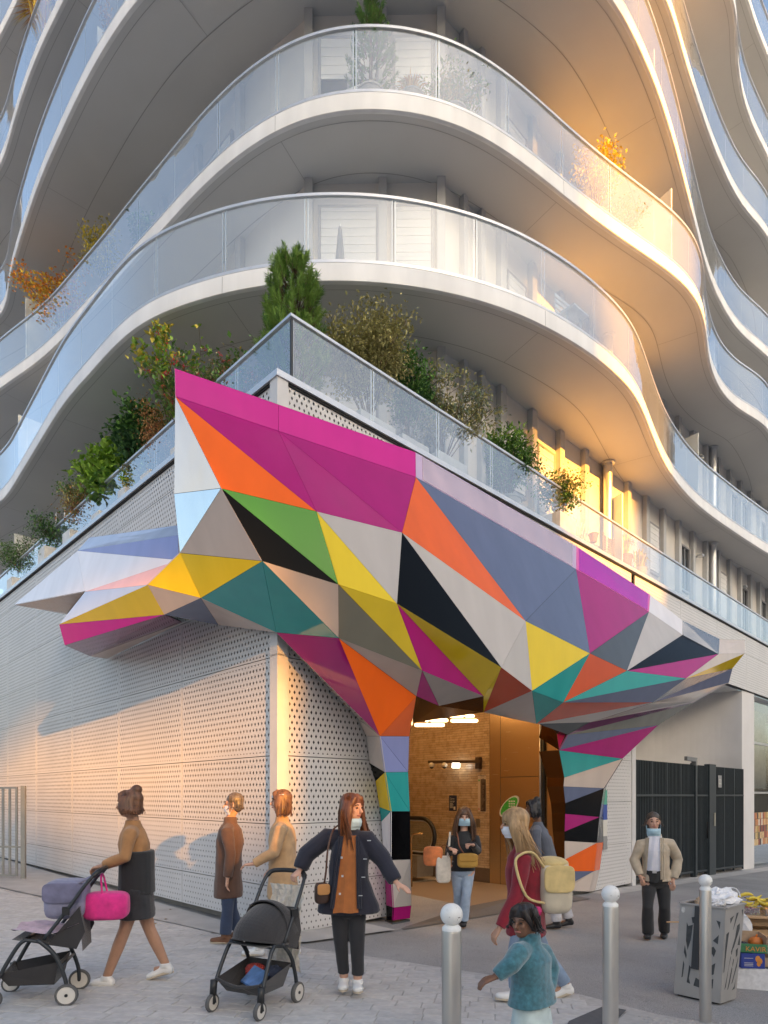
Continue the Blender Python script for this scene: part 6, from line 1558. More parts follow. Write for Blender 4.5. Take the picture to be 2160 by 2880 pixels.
# ---------------------------------------------------------------- people
def fuse(mb, voxel, name, m, parent, smooth=2, wob=0.0, seed=0):
    me = bpy.data.meshes.new('tmp'); me.from_pydata(mb.v, [], mb.f)
    bm = bmesh.new(); bm.from_mesh(me); bmesh.ops.recalc_face_normals(bm, faces=bm.faces); bm.to_mesh(me); bm.free()
    o = bpy.data.objects.new('tmp', me)
    md = o.modifiers.new('r', 'REMESH'); md.mode = 'VOXEL'; md.voxel_size = voxel; md.use_smooth_shade = True
    if smooth:
        sm = o.modifiers.new('s', 'SMOOTH'); sm.factor = 0.5; sm.iterations = smooth
    me2 = eval_mesh(o); bpy.data.meshes.remove(me)
    if wob:      # cloth folds
        rs = random.Random(seed); n = len(me2.vertices)
        co = np.empty(n*3, np.float32); no = np.empty(n*3, np.float32)
        me2.vertices.foreach_get('co', co); me2.vertex_normals.foreach_get('vector', no); co = co.reshape(-1, 3); no = no.reshape(-1, 3)
        d = np.zeros(n, np.float32)
        for _ in range(7):
            k = np.array((rs.uniform(-1,1)*22, rs.uniform(-1,1)*22, rs.uniform(-1,1)*30), np.float32); d += np.sin(co@k+rs.random()*6)
        co += no*(wob*d/7)[:, None]; me2.vertices.foreach_set('co', co.ravel())
    me2.name = name; me2.materials.clear(); me2.materials.append(m)
    me2.polygons.foreach_set('use_smooth', [True]*len(me2.polygons))
    ob = bpy.data.objects.new(name, me2); COL.objects.link(ob); return adopt(ob, parent)
SK = {k: mat('skin_'+k, c, 0.5, var=0.06, scale=20) for k, c in dict(fair=(0.62,0.36,0.26), tan=(0.45,0.25,0.16), brown=(0.20,0.10,0.06)).items()}
def cloth(name, col, var=0.14, rough=0.85, scale=14, sheen=0.2): return mat('cloth_'+name, col, rough, var=var, scale=scale, bump=0.25, bscale=260, sheen=sheen)
def hairm(name, col): return mat('hair_'+name, col, 0.45, var=0.45, scale=26, stretch=(1,1,0.12), bump=0.5, bscale=60)
eye_m = mat('eye_dark', (0.02,0.015,0.012), 0.25, var=0); lip_m = mat('lip', (0.42,0.16,0.13), 0.5, var=0); brow_m = mat('brow', (0.06,0.035,0.02), 0.8, var=0)
maskb = mat('mask_blue', (0.42,0.62,0.74), 0.8, var=0.06, scale=30); maskw = mat('mask_white', (0.74,0.74,0.78), 0.8, var=0.05)
shoe_w = mat('shoe_white', (0.76,0.75,0.73), 0.55, var=0.06); sole_m = mat('shoe_sole', (0.55,0.47,0.36), 0.7); shoe_k = mat('shoe_black', (0.02,0.02,0.022), 0.5); boot_m = mat('boot_brown', (0.16,0.075,0.04), 0.7, var=0.15)
class Person:
    def __init__(self, label, gu, gv, J, face, s=1.0, skin='fair', Y=None):
        """J: joints as pixels (u, v, metres nearer(-)/farther(+)); face: horizontal unit direction the head looks"""
        g = on_g(gu, gv) if Y is None else Vector(((gu-CU)/F*Y, Y, gz((gu-CU)/F*Y, Y)))
        self.Y = g.y; self.s = s; self.b = thing('person', label, 'person', tuple(g)); self.skin = SK[skin]
        self.J = {k: at(v[0], v[1], self.Y+(v[2] if len(v) > 2 else 0.0)) for k, v in J.items()}
        for k in ('la', 'ra'):          # keep feet on the ground
            p = self.J[k]; lo = gz(p.x, p.y)+0.075*s
            if p.z < lo: p.z = lo
        for k in ('ls', 'rs'): self.J[k].z -= 0.045*s
        self.f = Vector((face[0], face[1], 0)).normalized(); self.r = Vector((-self.f.y, self.f.x, 0))   # r: the person's left
    def hand(self, mb, w, d, up, curl=0.35, thumb=1):
        s = self.s; d = d.normalized(); up = (up-d*up.dot(d)).normalized(); x = d.cross(up)
        pal = [w, w+d*0.035*s, w+d*0.085*s]
        mb.tube([w-d*0.02*s, w+d*0.02*s, w+d*0.055*s, w+d*0.09*s], [(0.024*s,0.019*s),(0.033*s,0.017*s),(0.040*s,0.016*s),(0.036*s,0.013*s)], 10)
        for i, (off, L) in enumerate(((-0.027,0.066),(-0.009,0.074),(0.009,0.070),(0.026,0.054))):
            b0 = w+d*0.082*s+x*off*s
            d1 = (d*math.cos(curl)-up*math.sin(curl)); d2 = (d*math.cos(curl*2.2)-up*math.sin(curl*2.2))
            p1 = b0+d1*L*0.5*s; p2 = p1+d2*L*0.5*s
            mb.tube([b0-d*0.02*s, b0, p1, p2], [0.009*s,0.0095*s,0.0085*s,0.0065*s], 7)
        b0 = w+d*0.03*s+x*(0.030*thumb)*s; p1 = b0+(d*0.6+x*0.7*thumb-up*0.25).normalized()*0.035*s; p2 = p1+(d*0.9+x*0.25*thumb-up*0.35).normalized()*0.028*s
        mb.tube([b0-d*0.015*s, b0, p1, p2], [0.012*s,0.0125*s,0.010*s,0.007*s], 7)
    def body(self, lh=None, rh=None, curl=0.4):
        J, s, f, r = self.J, self.s, self.f, self.r; mb = MB()
        h = J['head']; up = Vector((0,0,1))
        M3 = Matrix((r, -f, up)).transposed()
        def E(c, rad, n=16, m_=12):
            t = MB().ball((0,0,0), tuple(q*s for q in rad), n, m_); mb.add([Vector(c)+M3@Vector(v) for v in t.v], t.f)
        E(h+up*0.02*s-f*0.012*s, (0.076,0.094,0.098)); E(h-up*0.045*s+f*0.018*s, (0.058,0.066,0.068)); E(h-up*0.085*s+f*0.045*s, (0.030,0.028,0.024))
        # brow, nose, cheeks, ears
        E(h+up*0.018*s+f*0.074*s, (0.046,0.014,0.012)); 
        mb.tube([h+up*0.012*s+f*0.080*s, h-up*0.010*s+f*0.094*s, h-up*0.030*s+f*0.106*s, h-up*0.040*s+f*0.092*s], [0.009*s,0.011*s,0.015*s,0.010*s], 8)
        for q in (-1,1):
            E(h-up*0.025*s+f*0.060*s+r*q*0.032*s, (0.022,0.020,0.022)); E(h-up*0.010*s-f*0.005*s+r*q*0.078*s, (0.010,0.020,0.030))
        mb.tube([h-up*0.055*s-f*0.015*s, J['neck']+up*0.02*s, J['neck']-up*0.06*s], [0.050*s,0.050*s,0.062*s], 12)
        ch = J['neck'].lerp((J['lh']+J['rh'])/2, 0.35); pl = (J['lh']+J['rh'])/2
        w0 = (J['ls']-J['rs']).length/2
        ax = (J['ls']-J['rs']); ax.z = 0; ax = ax.normalized() if ax.length > 0.01 else r
        def ring(c, rx, ry): return c, rx, ry
        self.ax = ax
        self.loft(mb, [(J['neck']-up*0.05*s, 0.06, 0.05), (J['neck']-up*0.10*s, w0*0.55/s, 0.07), (ch, w0*0.75/s, 0.09), (J['neck'].lerp(pl, 0.7), 0.11, 0.085), (pl, 0.135, 0.10), (pl-up*0.07*s, 0.12, 0.09)])
        for sd in ('l', 'r'):
            sh, el, wr_ = J[sd+'s'], J[sd+'e'], J[sd+'w']
            mb.tube([J['neck'].lerp(sh, 0.5)-up*0.06*s, sh, sh.lerp(el, 0.5), el, el.lerp(wr_, 0.4), wr_], [0.055*s,0.050*s,0.043*s,0.036*s,0.035*s,0.024*s], 10)
            hd = (lh if sd == 'l' else rh)
            d = (Vector(hd[0]) if hd else (wr_-el)); upv = Vector(hd[1]) if hd else f*0.3+up
            self.hand(mb, wr_, d, upv, hd[2] if hd and len(hd) > 2 else curl, 1 if sd == 'l' else -1)
            hp, kn, an = J[sd+'h'], J[sd+'k'], J[sd+'a']
            mb.tube([hp+up*0.05*s, hp-up*0.03*s, hp.lerp(kn, 0.5), kn, kn.lerp(an, 0.35), an], [0.085*s,0.085*s,0.070*s,0.052*s,0.052*s,0.036*s], 12)
            fd = J.get(sd+'t'); fd = (fd-an) if fd is not None else f*0.15; fd.z = 0; fd.normalize()
            mb.tube([an, an-up*0.035*s-fd*0.02*s, an-up*0.05*s+fd*0.10*s], [0.036*s,0.038*s,0.028*s], 10)
            self.__dict__['fd_'+sd] = fd
        o = fuse(mb, 0.0075*max(s, 0.8), 'body', self.skin, self.b, 2)
        fm = MB()
        for q in (-1,1): 
            t = MB().ball((0,0,0), (0.012*s,0.006*s,0.007*s), 10, 6); fm.add([h+up*0.003*s+f*0.083*s+r*q*0.032*s+M3@Vector(v) for v in t.v], t.f)
        fm.build('eyes', eye_m, o, smooth=True)
        fm = MB()
        for q in (-1,1): fm.tube([h+up*0.027*s+f*0.0895*s+r*q*0.018*s, h+up*0.030*s+f*0.086*s+r*q*0.034*s, h+up*0.024*s+f*0.075*s+r*q*0.050*s], 0.0045*s, 6)
        fm.build('eyebrows', brow_m, o)
        fm = MB(); fm.tube([h-up*0.062*s+f*0.074*s-r*0.024*s, h-up*0.060*s+f*0.088*s, h-up*0.062*s+f*0.074*s+r*0.024*s], [0.004*s,0.008*s,0.004*s], 8); fm.build('mouth', lip_m, o, smooth=True)
        self.bodyo = o; self.M3 = M3; return self
    def loft(self, mb, rings, n=18, ax=None):
        ax = ax or self.ax; ay = Vector((-ax.y, ax.x, 0)); s = self.s; vs = []; fs = []
        for c, rx, ry in rings:
            for k in range(n):
                t = 2*math.pi*k/n; ct, st_ = math.cos(t), math.sin(t)
                vs.append(c+ax*(rx*s*math.copysign(abs(ct)**0.85, ct))+ay*(ry*s*math.copysign(abs(st_)**0.85, st_)))
        for i in range(len(rings)-1):
            for k in range(n): fs.append((i*n+k, i*n+(k+1) % n, (i+1)*n+(k+1) % n, (i+1)*n+k))
        fs.append(tuple(range(n))); fs.append(tuple((len(rings)-1)*n+k for k in range(n)))
        mb.add(vs, fs)
    def top(self, name, m, hem=0.10, fit=1.0, sleeve=1.0, collar=0.0, hemw=None, sl=(1.0,1.0), wob=0.011, seed=1, depth=1.0, vox=0.010):
        """hem: metres below the hips"""
        J, s = self.J, self.s; up = Vector((0,0,1)); mb = MB(); pl = (J['lh']+J['rh'])/2; nk = J['neck']; w0 = (J['ls']-J['rs']).length/2/s
        hw = hemw or 0.165
        self.loft(mb, [(nk+up*(0.005+collar)*s, 0.062+collar*0.4, 0.060+collar*0.4), (nk-up*0.045*s, 0.085, 0.075), (nk-up*0.075*s, max(0.085, w0*0.52), 0.092*depth), (nk-up*0.115*s, max(0.10, w0*0.76), 0.108*fit*depth), (nk.lerp(pl, 0.34), max(0.12, w0*0.86)*fit, 0.128*fit*depth),
            (nk.lerp(pl, 0.68), 0.142*fit, 0.118*fit*depth), (pl, hw*0.97*fit, 0.128*fit*depth), (pl-up*hem*s, hw*fit, 0.135*fit*depth), (pl-up*(hem+0.012)*s, hw*fit*0.96, 0.128*fit*depth)])
        for i, sd in enumerate(('l', 'r')):
            sh, el, wr_ = J[sd+'s'], J[sd+'e'], J[sd+'w']; k = sl[i]; e = el if k >= 1 else el
            end = wr_ if k >= 1 else sh.lerp(el, k*1.6)
            pts = [nk.lerp(sh, 0.45)-up*0.05*s, sh-up*0.005*s, sh.lerp(el, 0.5), el, el.lerp(wr_, 0.5), wr_-(wr_-el).normalized()*0.012*s] if k >= 1 else [nk.lerp(sh, 0.45)-up*0.05*s, sh, end]
            rad = [0.066,0.064*sleeve,0.060*sleeve,0.055*sleeve,0.050*sleeve,0.044*sleeve]
            mb.tube(pts, [q*s for q in rad[:len(pts)]], 12)
        return fuse(mb, vox*max(s, 0.7), name, m, self.b, 3, wob, seed)
    def legs(self, name, m, fit=1.0, end=0.03, taper=0.060, wob=0.007, seed=2, flare=1.0):
        J, s = self.J, self.s; up = Vector((0,0,1)); mb = MB(); pl = (J['lh']+J['rh'])/2
        self.loft(mb, [(pl+up*0.11*s, 0.142, 0.108), (pl+up*0.02*s, 0.158*fit, 0.122*fit), (pl-up*0.06*s, 0.158*fit, 0.118*fit), (pl-up*0.10*s, 0.11, 0.09)])
        for sd in ('l', 'r'):
            hp, kn, an = J[sd+'h'], J[sd+'k'], J[sd+'a']; e = kn.lerp(an, 1-end/max(0.05, (kn-an).length))
            mb.tube([hp+up*0.02*s, hp-up*0.05*s, hp.lerp(kn, 0.5), kn, kn.lerp(e, 0.5), e], [0.080*fit*s,0.090*fit*s,0.080*fit*s,0.064*fit*s,(taper+0.003)*s,taper*flare*s], 14)
        return fuse(mb, 0.010*max(s, 0.7), name, m, self.b, 3, wob, seed)
    def skirt(self, name, m, length, w0=0.15, w1=0.2, wob=0.008, seed=4):
        J, s = self.J, self.s; up = Vector((0,0,1)); pl = (J['lh']+J['rh'])/2; mb = MB()
        self.loft(mb, [(pl+up*0.10*s, 0.135, 0.105), (pl, w0, 0.125), (pl-up*length*0.5*s, (w0+w1)/2, 0.14), (pl-up*length*s, w1, 0.15), (pl-up*(length+0.01)*s, w1*0.95, 0.14)])
        for sd in ('l', 'r'):
            hp, kn = J[sd+'h'], J[sd+'k']; mb.tube([hp, hp.lerp(kn, 0.3), hp.lerp(kn, 0.62)], [0.11*s,0.105*s,0.10*s], 12)
        return fuse(mb, 0.010, name, m, self.b, 3, wob, seed)
    def shoes(self, m, sole=None, high=0.0):
        s = self.s; up = Vector((0,0,1))
        for sd in ('l', 'r'):
            an = self.J[sd+'a']; fd = getattr(self, 'fd_'+sd); tilt = self.J.get(sd+'t')
            dz = 0.0
            base = an-up*0.045*s
            if tilt is not None: dz = max(-0.08, min(0.08, (tilt-an).z+0.06*s))
            mb = MB(); toe = base+fd*0.165*s+up*dz
            mb.tube([an+up*(0.015+high)*s, an-up*0.02*s], [0.046*s,0.050*s], 12)
            mb.tube([base-fd*0.065*s, base-fd*0.05*s, base+fd*0.02*s, base.lerp(toe, 0.62), base.lerp(toe, 0.85), toe], [(0.026*s,0.022*s),(0.038*s,0.040*s),(0.041*s,0.044*s),(0.046*s,0.031*s),(0.042*s,0.026*s),(0.022*s,0.018*s)], 14)
            o = fuse(mb, 0.008*max(s, 0.7), 'shoe', m, self.b, 2)
            if sole:
                x = fd.cross(up); pts = []
                for q in range(16):
                    t = 2*math.pi*q/16; l = 0.052+0.122*math.cos(t); w_ = 0.043*math.sin(t)*(1.05 if math.cos(t) > 0 else 0.9)
                    pts.append(base+fd*l*s+x*w_*s-up*0.030*s+up*dz*max(0, l/0.165))
                MB().prism(pts, up*0.016*s).build('sole', sole, o, smooth=False)
    def hair(self, m, length=0.35, back=0.06, side=0.5, blow=(0,0,0), seed=5, fringe=True, bun=False, vol=1.0, tail=False):
        J, s, f, r = self.J, self.s, self.f, self.r; h = J['head']; up = Vector((0,0,1)); mb = MB(); rs = random.Random(seed); M3 = self.M3
        def E(c, rad, n=16, m_=10):
            t = MB().ball((0,0,0), tuple(q*s for q in rad), n, m_); mb.add([Vector(c)+M3@Vector(v) for v in t.v], t.f)
        E(h+up*0.045*s-f*0.022*s, (0.086*vol,0.100*vol,0.088*vol)); E(h+up*0.00*s-f*0.045*s, (0.084*vol,0.072*vol,0.095*vol))
        if fringe:
            for q in (-1,1): mb.tube([h+up*0.115*s+f*0.03*s+r*q*0.012*s, h+up*0.085*s+f*0.066*s+r*q*0.04*s, h+up*0.03*s+f*0.052*s+r*q*0.070*s, h-up*0.03*s+f*0.018*s+r*q*0.082*s], [0.018*s,0.021*s,0.019*s,0.016*s], 8)
        B = Vector(blow)
        if length > 0.05:
            for i in range(26):
                a = -1.15*math.pi/2*1.15+i/25*1.15*math.pi*1.15; ca, sa = math.cos(a), math.sin(a)
                p0 = h+up*0.06*s-f*(0.06*ca)*s+r*(0.066*sa)*s; p1 = h-up*0.03*s-f*(0.085*ca-0.005)*s+r*(0.090*sa)*s*vol
                L = length*rs.uniform(0.75,1.05); w_ = B*rs.uniform(0.3,1.2)
                p2 = p1-up*L*0.5*s-f*0.012*s+r*sa*0.015*s+w_*0.4; p3 = p1-up*L*s+r*sa*0.02*s+w_
                mb.tube(spline([p0, p1, p2, p3], 4), [0.026*s*(1-0.62*(k/12)**2) for k in range(13)], 7)
        if bun: E(h+up*0.125*s-f*0.06*s, (0.05,0.05,0.045))
        if tail:
            mb.tube(spline([h+up*0.05*s-f*0.11*s, h+up*0.01*s-f*0.16*s, h-up*0.10*s-f*0.15*s, h-up*0.20*s-f*0.12*s], 4), [0.03*s]*4+[0.028*s]*5+[0.018*s]*4, 8)
        o = fuse(mb, 0.0085*max(s, 0.7), 'hair', m, self.b, 1, 0.004, seed)
        sm = MB()                                   # loose strands
        for i in range(170 if length > 0.2 else 60):
            a = rs.uniform(-2.1, 2.1); ca, sa = math.cos(a), math.sin(a); e = rs.uniform(0.0, 0.012)
            p0 = h+up*rs.uniform(0.03,0.12)*s-f*(0.07*ca)*s+r*(0.072*sa)*s; p1 = h-up*0.03*s-f*(0.10*ca+e)*s+r*((0.106+e)*sa)*s*vol
            L = max(0.03, length*rs.uniform(0.7,1.12)); w_ = B*rs.uniform(0.2,1.6)+Vector((rs.gauss(0,.012), rs.gauss(0,.012), 0))
            p2 = p1-up*L*0.5*s+r*sa*0.018*s+w_*0.45; p3 = p1-up*L*s+r*sa*0.02*s+w_
            sm.tube(spline([p0, p1, p2, p3], 3), [0.0032*s]*7+[0.0022*s]*3, 3, caps=False)
        sm.build('loose_strands', m, o, fix=False); return o
    def mask(self, m, low=False):
        h, f, r, s = self.J['head'], self.f, self.r, self.s; up = Vector((0,0,1)); mb = MB(); g_ = []
        for i in range(7):
            z = (-0.018-0.016*i)*s-(0.066*s if low else 0); row = []
            for k in range(11):
                a = (k-5)/5*1.15; bul = 0.108 if not low else 0.088; rr = bul-0.012*abs(i-2)/2-0.010*(i > 4)
                row.append(h+up*z+f*(math.cos(a)*rr)*s-f*0.004*s+r*(math.sin(a)*0.088)*s)
            g_.append(row)
        for i in range(6):
            for k in range(10): mb.quad(g_[i][k], g_[i][k+1], g_[i+1][k+1], g_[i+1][k])
        o = mb.build('face_mask', m, self.b, smooth=True, fix=False)
        for q in (0, 10): 
            sd = r*(1 if q == 10 else -1); MB().tube([g_[1][q], h-up*0.01*s-f*0.012*s+sd*0.088*s, g_[5][q]], 0.0025*s, 5).build('ear_loop', m, o)
def bag(name, label, cat, c, size, rz, m, flap=None, strap=None, strap_m=None, r=0.007):
    b = thing(name, label, cat, tuple(c)); mb = MB(); t = MB().ball((0,0,0), 1, 20, 14)
    Rz = Matrix.Rotation(rz, 3, 'Z')
    sq = lambda x: math.copysign(abs(x)**0.45, x)
    mb.add([Vector(c)+Rz@Vector((sq(v[0])*size[0]/2, sq(v[1])*size[1]/2, sq(v[2])*size[2]/2)) for v in t.v], t.f); mb.build('pouch', m, b, smooth=True)
    if flap:
        mb = MB(); mb.add([Vector(c)+Rz@Vector((sq(v[0])*size[0]*0.47, -size[1]*0.50-0.004+sq(v[1])*0.008, size[2]*0.20+sq(v[2])*size[2]*0.26)) for v in t.v], t.f); mb.build('flap', flap, b, smooth=True)
    if strap: MB().tube(spline(strap, 5), r, 6).build('strap', strap_m or m, b, smooth=True)
    return b
def garment_front(p, name, m, u0, u1, v0, v1, rx, ry, eps=0.014):
    """narrow inner garment showing in an open coat: a bulged panel in front of the chest"""
    mb = MB(); g_ = []; c0 = (p.J['lh']+p.J['rh'])/2; c1 = p.J['neck']
    for j_ in range(13):
        t = j_/12; row = []
        for i in range(11):
            x = i/10; a0 = u0[0]+(u0[1]-u0[0])*t; a1 = u1[0]+(u1[1]-u1[0])*t; uu = a0+(a1-a0)*x; vv = v0+(v1-v0)*t+math.sin(x*9+t*2)*1.2*t
            q = at(uu, vv, p.Y-ry); tt = min(1.2, max(0, (c1.z-q.z)/max(0.1, c1.z-c0.z))); cc = c1.lerp(c0, tt); dx = min(0.98, abs(q.x-cc.x)/rx); k = 0.60+0.40*min(1, tt*3.0)
            row.append(at(uu, vv, cc.y-ry*k*math.sqrt(1-dx*dx)-eps-0.005*math.sin(x*14+t*3)))
        g_.append(row)
    for j_ in range(12):
        for i in range(10): mb.quad(g_[j_][i], g_[j_][i+1], g_[j_+1][i+1], g_[j_+1][i])
    n = len(mb.v); back_ = [(v[0], v[1]+0.06, v[2]) for v in mb.v]
    return mb.build(name, m, p.b, smooth=True, fix=False)

# --- the woman with the pushchair
p = Person('woman in navy jacket and rust blouse holding the black pushchair, one arm stretched out', 986, 2799,
    dict(head=(990,2273), neck=(983,2328,.02), ls=(1032,2344,.03), le=(1079,2421,-.02), lw=(1114,2482,-.10), rs=(922,2340,.03), re=(862,2404,0.0), rw=(843,2447,-.04),
         lh=(1003,2545,.02), rh=(957,2545,.02), lk=(1004,2655,-.03), rk=(959,2652,.0), la=(1006,2757,.0), ra=(968,2752,.05), lt=(1007,2790,-.16), rt=(963,2786,-.12)), (0.80,-0.60), 0.985)
p.body(lh=(Vector((0.75,-0.25,-0.45)), Vector((0.2,-0.4,1)), 0.18), rh=(Vector((-0.35,-0.3,-0.35)), Vector((-0.3,-0.5,1)), 0.95))
navy_c = cloth('navy', (0.018,0.019,0.034))
p.top('jacket', navy_c, 0.05, 1.17, 1.38, 0.03, 0.225, wob=0.012, seed=3)
garment_front(p, 'blouse', cloth('rust', (0.42,0.14,0.035), 0.12), (964,936), (1002,1008), 2350, 2568, 0.235, 0.160)
for (a_, b_, c_, d_) in ((952,926,966,940),(1000,1004,1013,1018)): garment_front(p, 'jacket_front_edge', navy_c, (a_,b_), (c_,d_), 2352, 2556, 0.235, 0.160, 0.030)
p.legs('trousers', cloth('black_jeans', (0.022,0.022,0.026)), 0.92, 0.05, 0.052, 0.007)
p.shoes(shoe_w, sole_m); p.hair(hairm('chestnut', (0.13,0.050,0.022)), 0.30, blow=(0.05,-0.02,0.0), seed=4); p.mask(maskb, True)
for i, (u, v) in enumerate(((1038,2364),(1027,2416),(1022,2467),(1014,2519),(961,2412),(963,2464),(956,2514))):
    q = at(u, v, p.Y-0.195); MB().box(q, (0.030 if i < 4 else 0.016, 0.006, 0.007 if i < 4 else 0.016)).build('jacket_toggle', alu_m, p.b)
sh = at(924,2385,p.Y-0.16); bc = at(905,2512,p.Y-0.13)
bag('shoulder_bag', 'brown leather shoulder bag with tan edge at the navy-jacket woman\'s hip', 'bag', bc, (0.115,0.07,0.17), 0.5, mat('leather_brown', (0.055,0.03,0.022), 0.45), mat('leather_tan', (0.50,0.24,0.08), 0.5),
    [bc+Vector((0.02,0,0.08)), at(917,2450,p.Y-0.17), at(922,2390,p.Y-0.18), at(935,2338,p.Y-0.10), at(950,2322,p.Y+0.02)], mat('strap_brown', (0.10,0.045,0.025), 0.5), 0.008)

# --- the woman with the tote coming out of the entrance
p = Person('masked woman in dark jacket and light jeans looking at her phone in the doorway', 1300, 2608,
    dict(head=(1306,2298), neck=(1305,2337,.03), ls=(1338,2350,.02), le=(1344,2394,0.0), lw=(1330,2376,-.24), rs=(1271,2350,.02), re=(1261,2400,0.0), rw=(1268,2387,-.20),
         lh=(1318,2442,.02), rh=(1285,2442,.02), lk=(1312,2515,-.08), rk=(1288,2515,.06), la=(1303,2592,-.02), ra=(1290,2572,.22), lt=(1302,2606,-.2), rt=(1288,2600,.05)), (-0.08,-1.0), 1.0)
p.body(lh=(Vector((-0.6,-0.5,0.1)), Vector((0,-0.3,1)), 0.8), rh=(Vector((0.3,-0.6,-0.1)), Vector((0,-0.2,1)), 0.9))
p.top('jacket', cloth('charcoal', (0.022,0.024,0.027)), 0.02, 1.0, 1.0, 0.0, 0.165, seed=5); p.legs('jeans', cloth('light_denim', (0.33,0.42,0.55), 0.12), 0.95, 0.02, 0.062, 0.004, 6, 1.1)
p.shoes(shoe_k); p.hair(hairm('brown', (0.11,0.055,0.03)), 0.27, seed=7, vol=1.12); p.mask(maskb)
MB().box(at(1324,2368,p.Y-0.33), (0.075,0.03,0.012), 0.1).build('phone', black_m, p.b)
bc = at(1283+8,2415,p.Y-0.20)
bag('crossbody_bag', 'mustard crossbody bag worn by the masked woman in the doorway', 'bag', at(1315,2420,p.Y-0.20), (0.27,0.10,0.19), 0.1, mat('leather_mustard', (0.45,0.26,0.05), 0.55), mat('leather_mustard2', (0.40,0.22,0.04), 0.5),
    [at(1306,2402,p.Y-0.20), at(1292,2380,p.Y-0.19), at(1288,2355,p.Y-0.16), at(1284,2340,p.Y-0.02)], mat('strap_rust', (0.22,0.08,0.04), 0.5), 0.010)
bag('tote_bag', 'long off-white canvas tote hanging from the masked woman\'s arm', 'bag', at(1247,2445,p.Y-0.15), (0.20,0.07,0.36), 0.2, cloth('canvas', (0.62,0.57,0.50)), None,
    [at(1258,2412,p.Y-0.16), at(1262,2375,p.Y-0.12), at(1266,2340,p.Y-0.07), at(1262,2410,p.Y-0.10)], M['cloth_canvas'], 0.012)
bag('paper_bag', 'orange and red carrier bag held beside the white tote', 'bag', at(1218,2408,p.Y-0.12), (0.26,0.09,0.26), -0.3, cloth('orange_bag', (0.62,0.18,0.05), 0.5, 0.6, 6), None,
    [at(1232,2390,p.Y-0.12), at(1250,2376,p.Y-0.16), at(1266,2388,p.Y-0.20)], M['strap_rust'], 0.005)

# --- the man in the beige jacket
p = Person('man in beige blouson, white shirt and black trousers walking past the gate', 1842, 2640,
    dict(head=(1838,2311), neck=(1842,2350,.03), ls=(1884,2364,.02), le=(1908,2418,0.02), lw=(1893,2474,-.06), rs=(1802,2364,.02), re=(1785,2418,.03), rw=(1800,2464,-.05),
         lh=(1864,2474,.02), rh=(1826,2474,.02), lk=(1869,2553,-.06), rk=(1822,2553,-.12), la=(1868,2618,.08), ra=(1822,2626,-.05), lt=(1866,2640,-.08), rt=(1818,2640,-.22)), (-0.25,-0.97), 1.0, 'fair')
p.body(lh=(Vector((-0.1,-0.2,-1)), Vector((0,-1,0)), 0.4), rh=(Vector((0.4,-0.1,-1)), Vector((0,-1,0)), 0.5))
p.top('blouson', cloth('beige', (0.48,0.40,0.30)), 0.0, 1.1, 1.15, 0.02, 0.18, wob=0.013, seed=8); garment_front(p, 'shirt', cloth('white_shirt', (0.68,0.68,0.75), 0.05), (1822,1813), (1861,1862), 2352, 2450, 0.215, 0.152)
garment_front(p, 'waistband', shoe_k, (1812,1812), (1863,1863), 2448, 2482, 0.215, 0.152, 0.010)
for (a_, b_, c_, d_) in ((1816,1805,1826,1817),(1856,1858,1866,1871)): garment_front(p, 'jacket_front_edge', M['cloth_beige'], (a_,b_), (c_,d_), 2356, 2474, 0.215, 0.152, 0.026)
p.legs('trousers', cloth('black_wool', (0.022,0.022,0.024)), 1.02, 0.0, 0.072, 0.008, 9); p.shoes(shoe_k); p.hair(hairm('greybrown', (0.07,0.055,0.045)), 0.0, fringe=False, vol=0.97); p.mask(maskb, True)
MB().box(at(1841,2452,p.Y-0.155), (0.05,0.012,0.035)).build('belt_buckle', alu_m, p.b)

# --- the woman in burgundy with the pale backpack, walking left
p = Person('woman in burgundy jacket and white mask walking left with a cream backpack', 1490, 2818,
    dict(head=(1444,2318), neck=(1470,2374,.02), ls=(1472,2400,-.14), le=(1452,2520,-.20), lw=(1404,2612,-.24), rs=(1484,2400,.16), re=(1500,2520,.22), rw=(1490,2610,.18),
         lh=(1478,2570,-.07), rh=(1480,2570,.09), lk=(1448,2680,-.08), rk=(1530,2680,.12), la=(1450,2786,-.05), ra=(1592,2770,.14), lt=(1415,2805,-.05), rt=(1560,2812,.14)), (-1.0,-0.12), 0.97, 'tan')
p.body(lh=(Vector((-0.5,-0.2,-0.7)), Vector((-0.6,-0.3,0.5)), 0.6))
p.top('jacket', cloth('burgundy', (0.22,0.008,0.022), 0.2), 0.16, 1.08, 1.12, 0.02, 0.17, wob=0.011, seed=11, depth=1.15); p.legs('trousers', cloth('denim', (0.22,0.30,0.42)), 0.98, 0.02, 0.060, 0.004, 12)
p.shoes(shoe_w, sole_m); p.hair(hairm('blonde', (0.40,0.25,0.12)), 0.34, blow=(0.10,0,0.02), seed=13, vol=1.2); p.mask(maskw)
bag('backpack', 'cream and yellow backpack on the burgundy-jacket woman\'s back', 'backpack', at(1552,2494,p.Y+0.02), (0.27,0.34,0.42), 0.1, cloth('cream_pack', (0.66,0.58,0.44), 0.16, 0.8, 5), cloth('yellow_pack', (0.66,0.50,0.22)),
    [at(1530,2440,p.Y-0.10), at(1500,2400,p.Y-0.17), at(1468,2402,p.Y-0.20), at(1450,2430,p.Y-0.22), at(1480,2520,p.Y-0.24), at(1530,2540,p.Y-0.14)], M['cloth_yellow_pack'], 0.011)
MB().ball(at(1550,2428,p.Y+0.02), (0.14,0.15,0.06), 18, 10).build('backpack_lid', M['cloth_yellow_pack'], bpy.data.objects['backpack'], smooth=True)
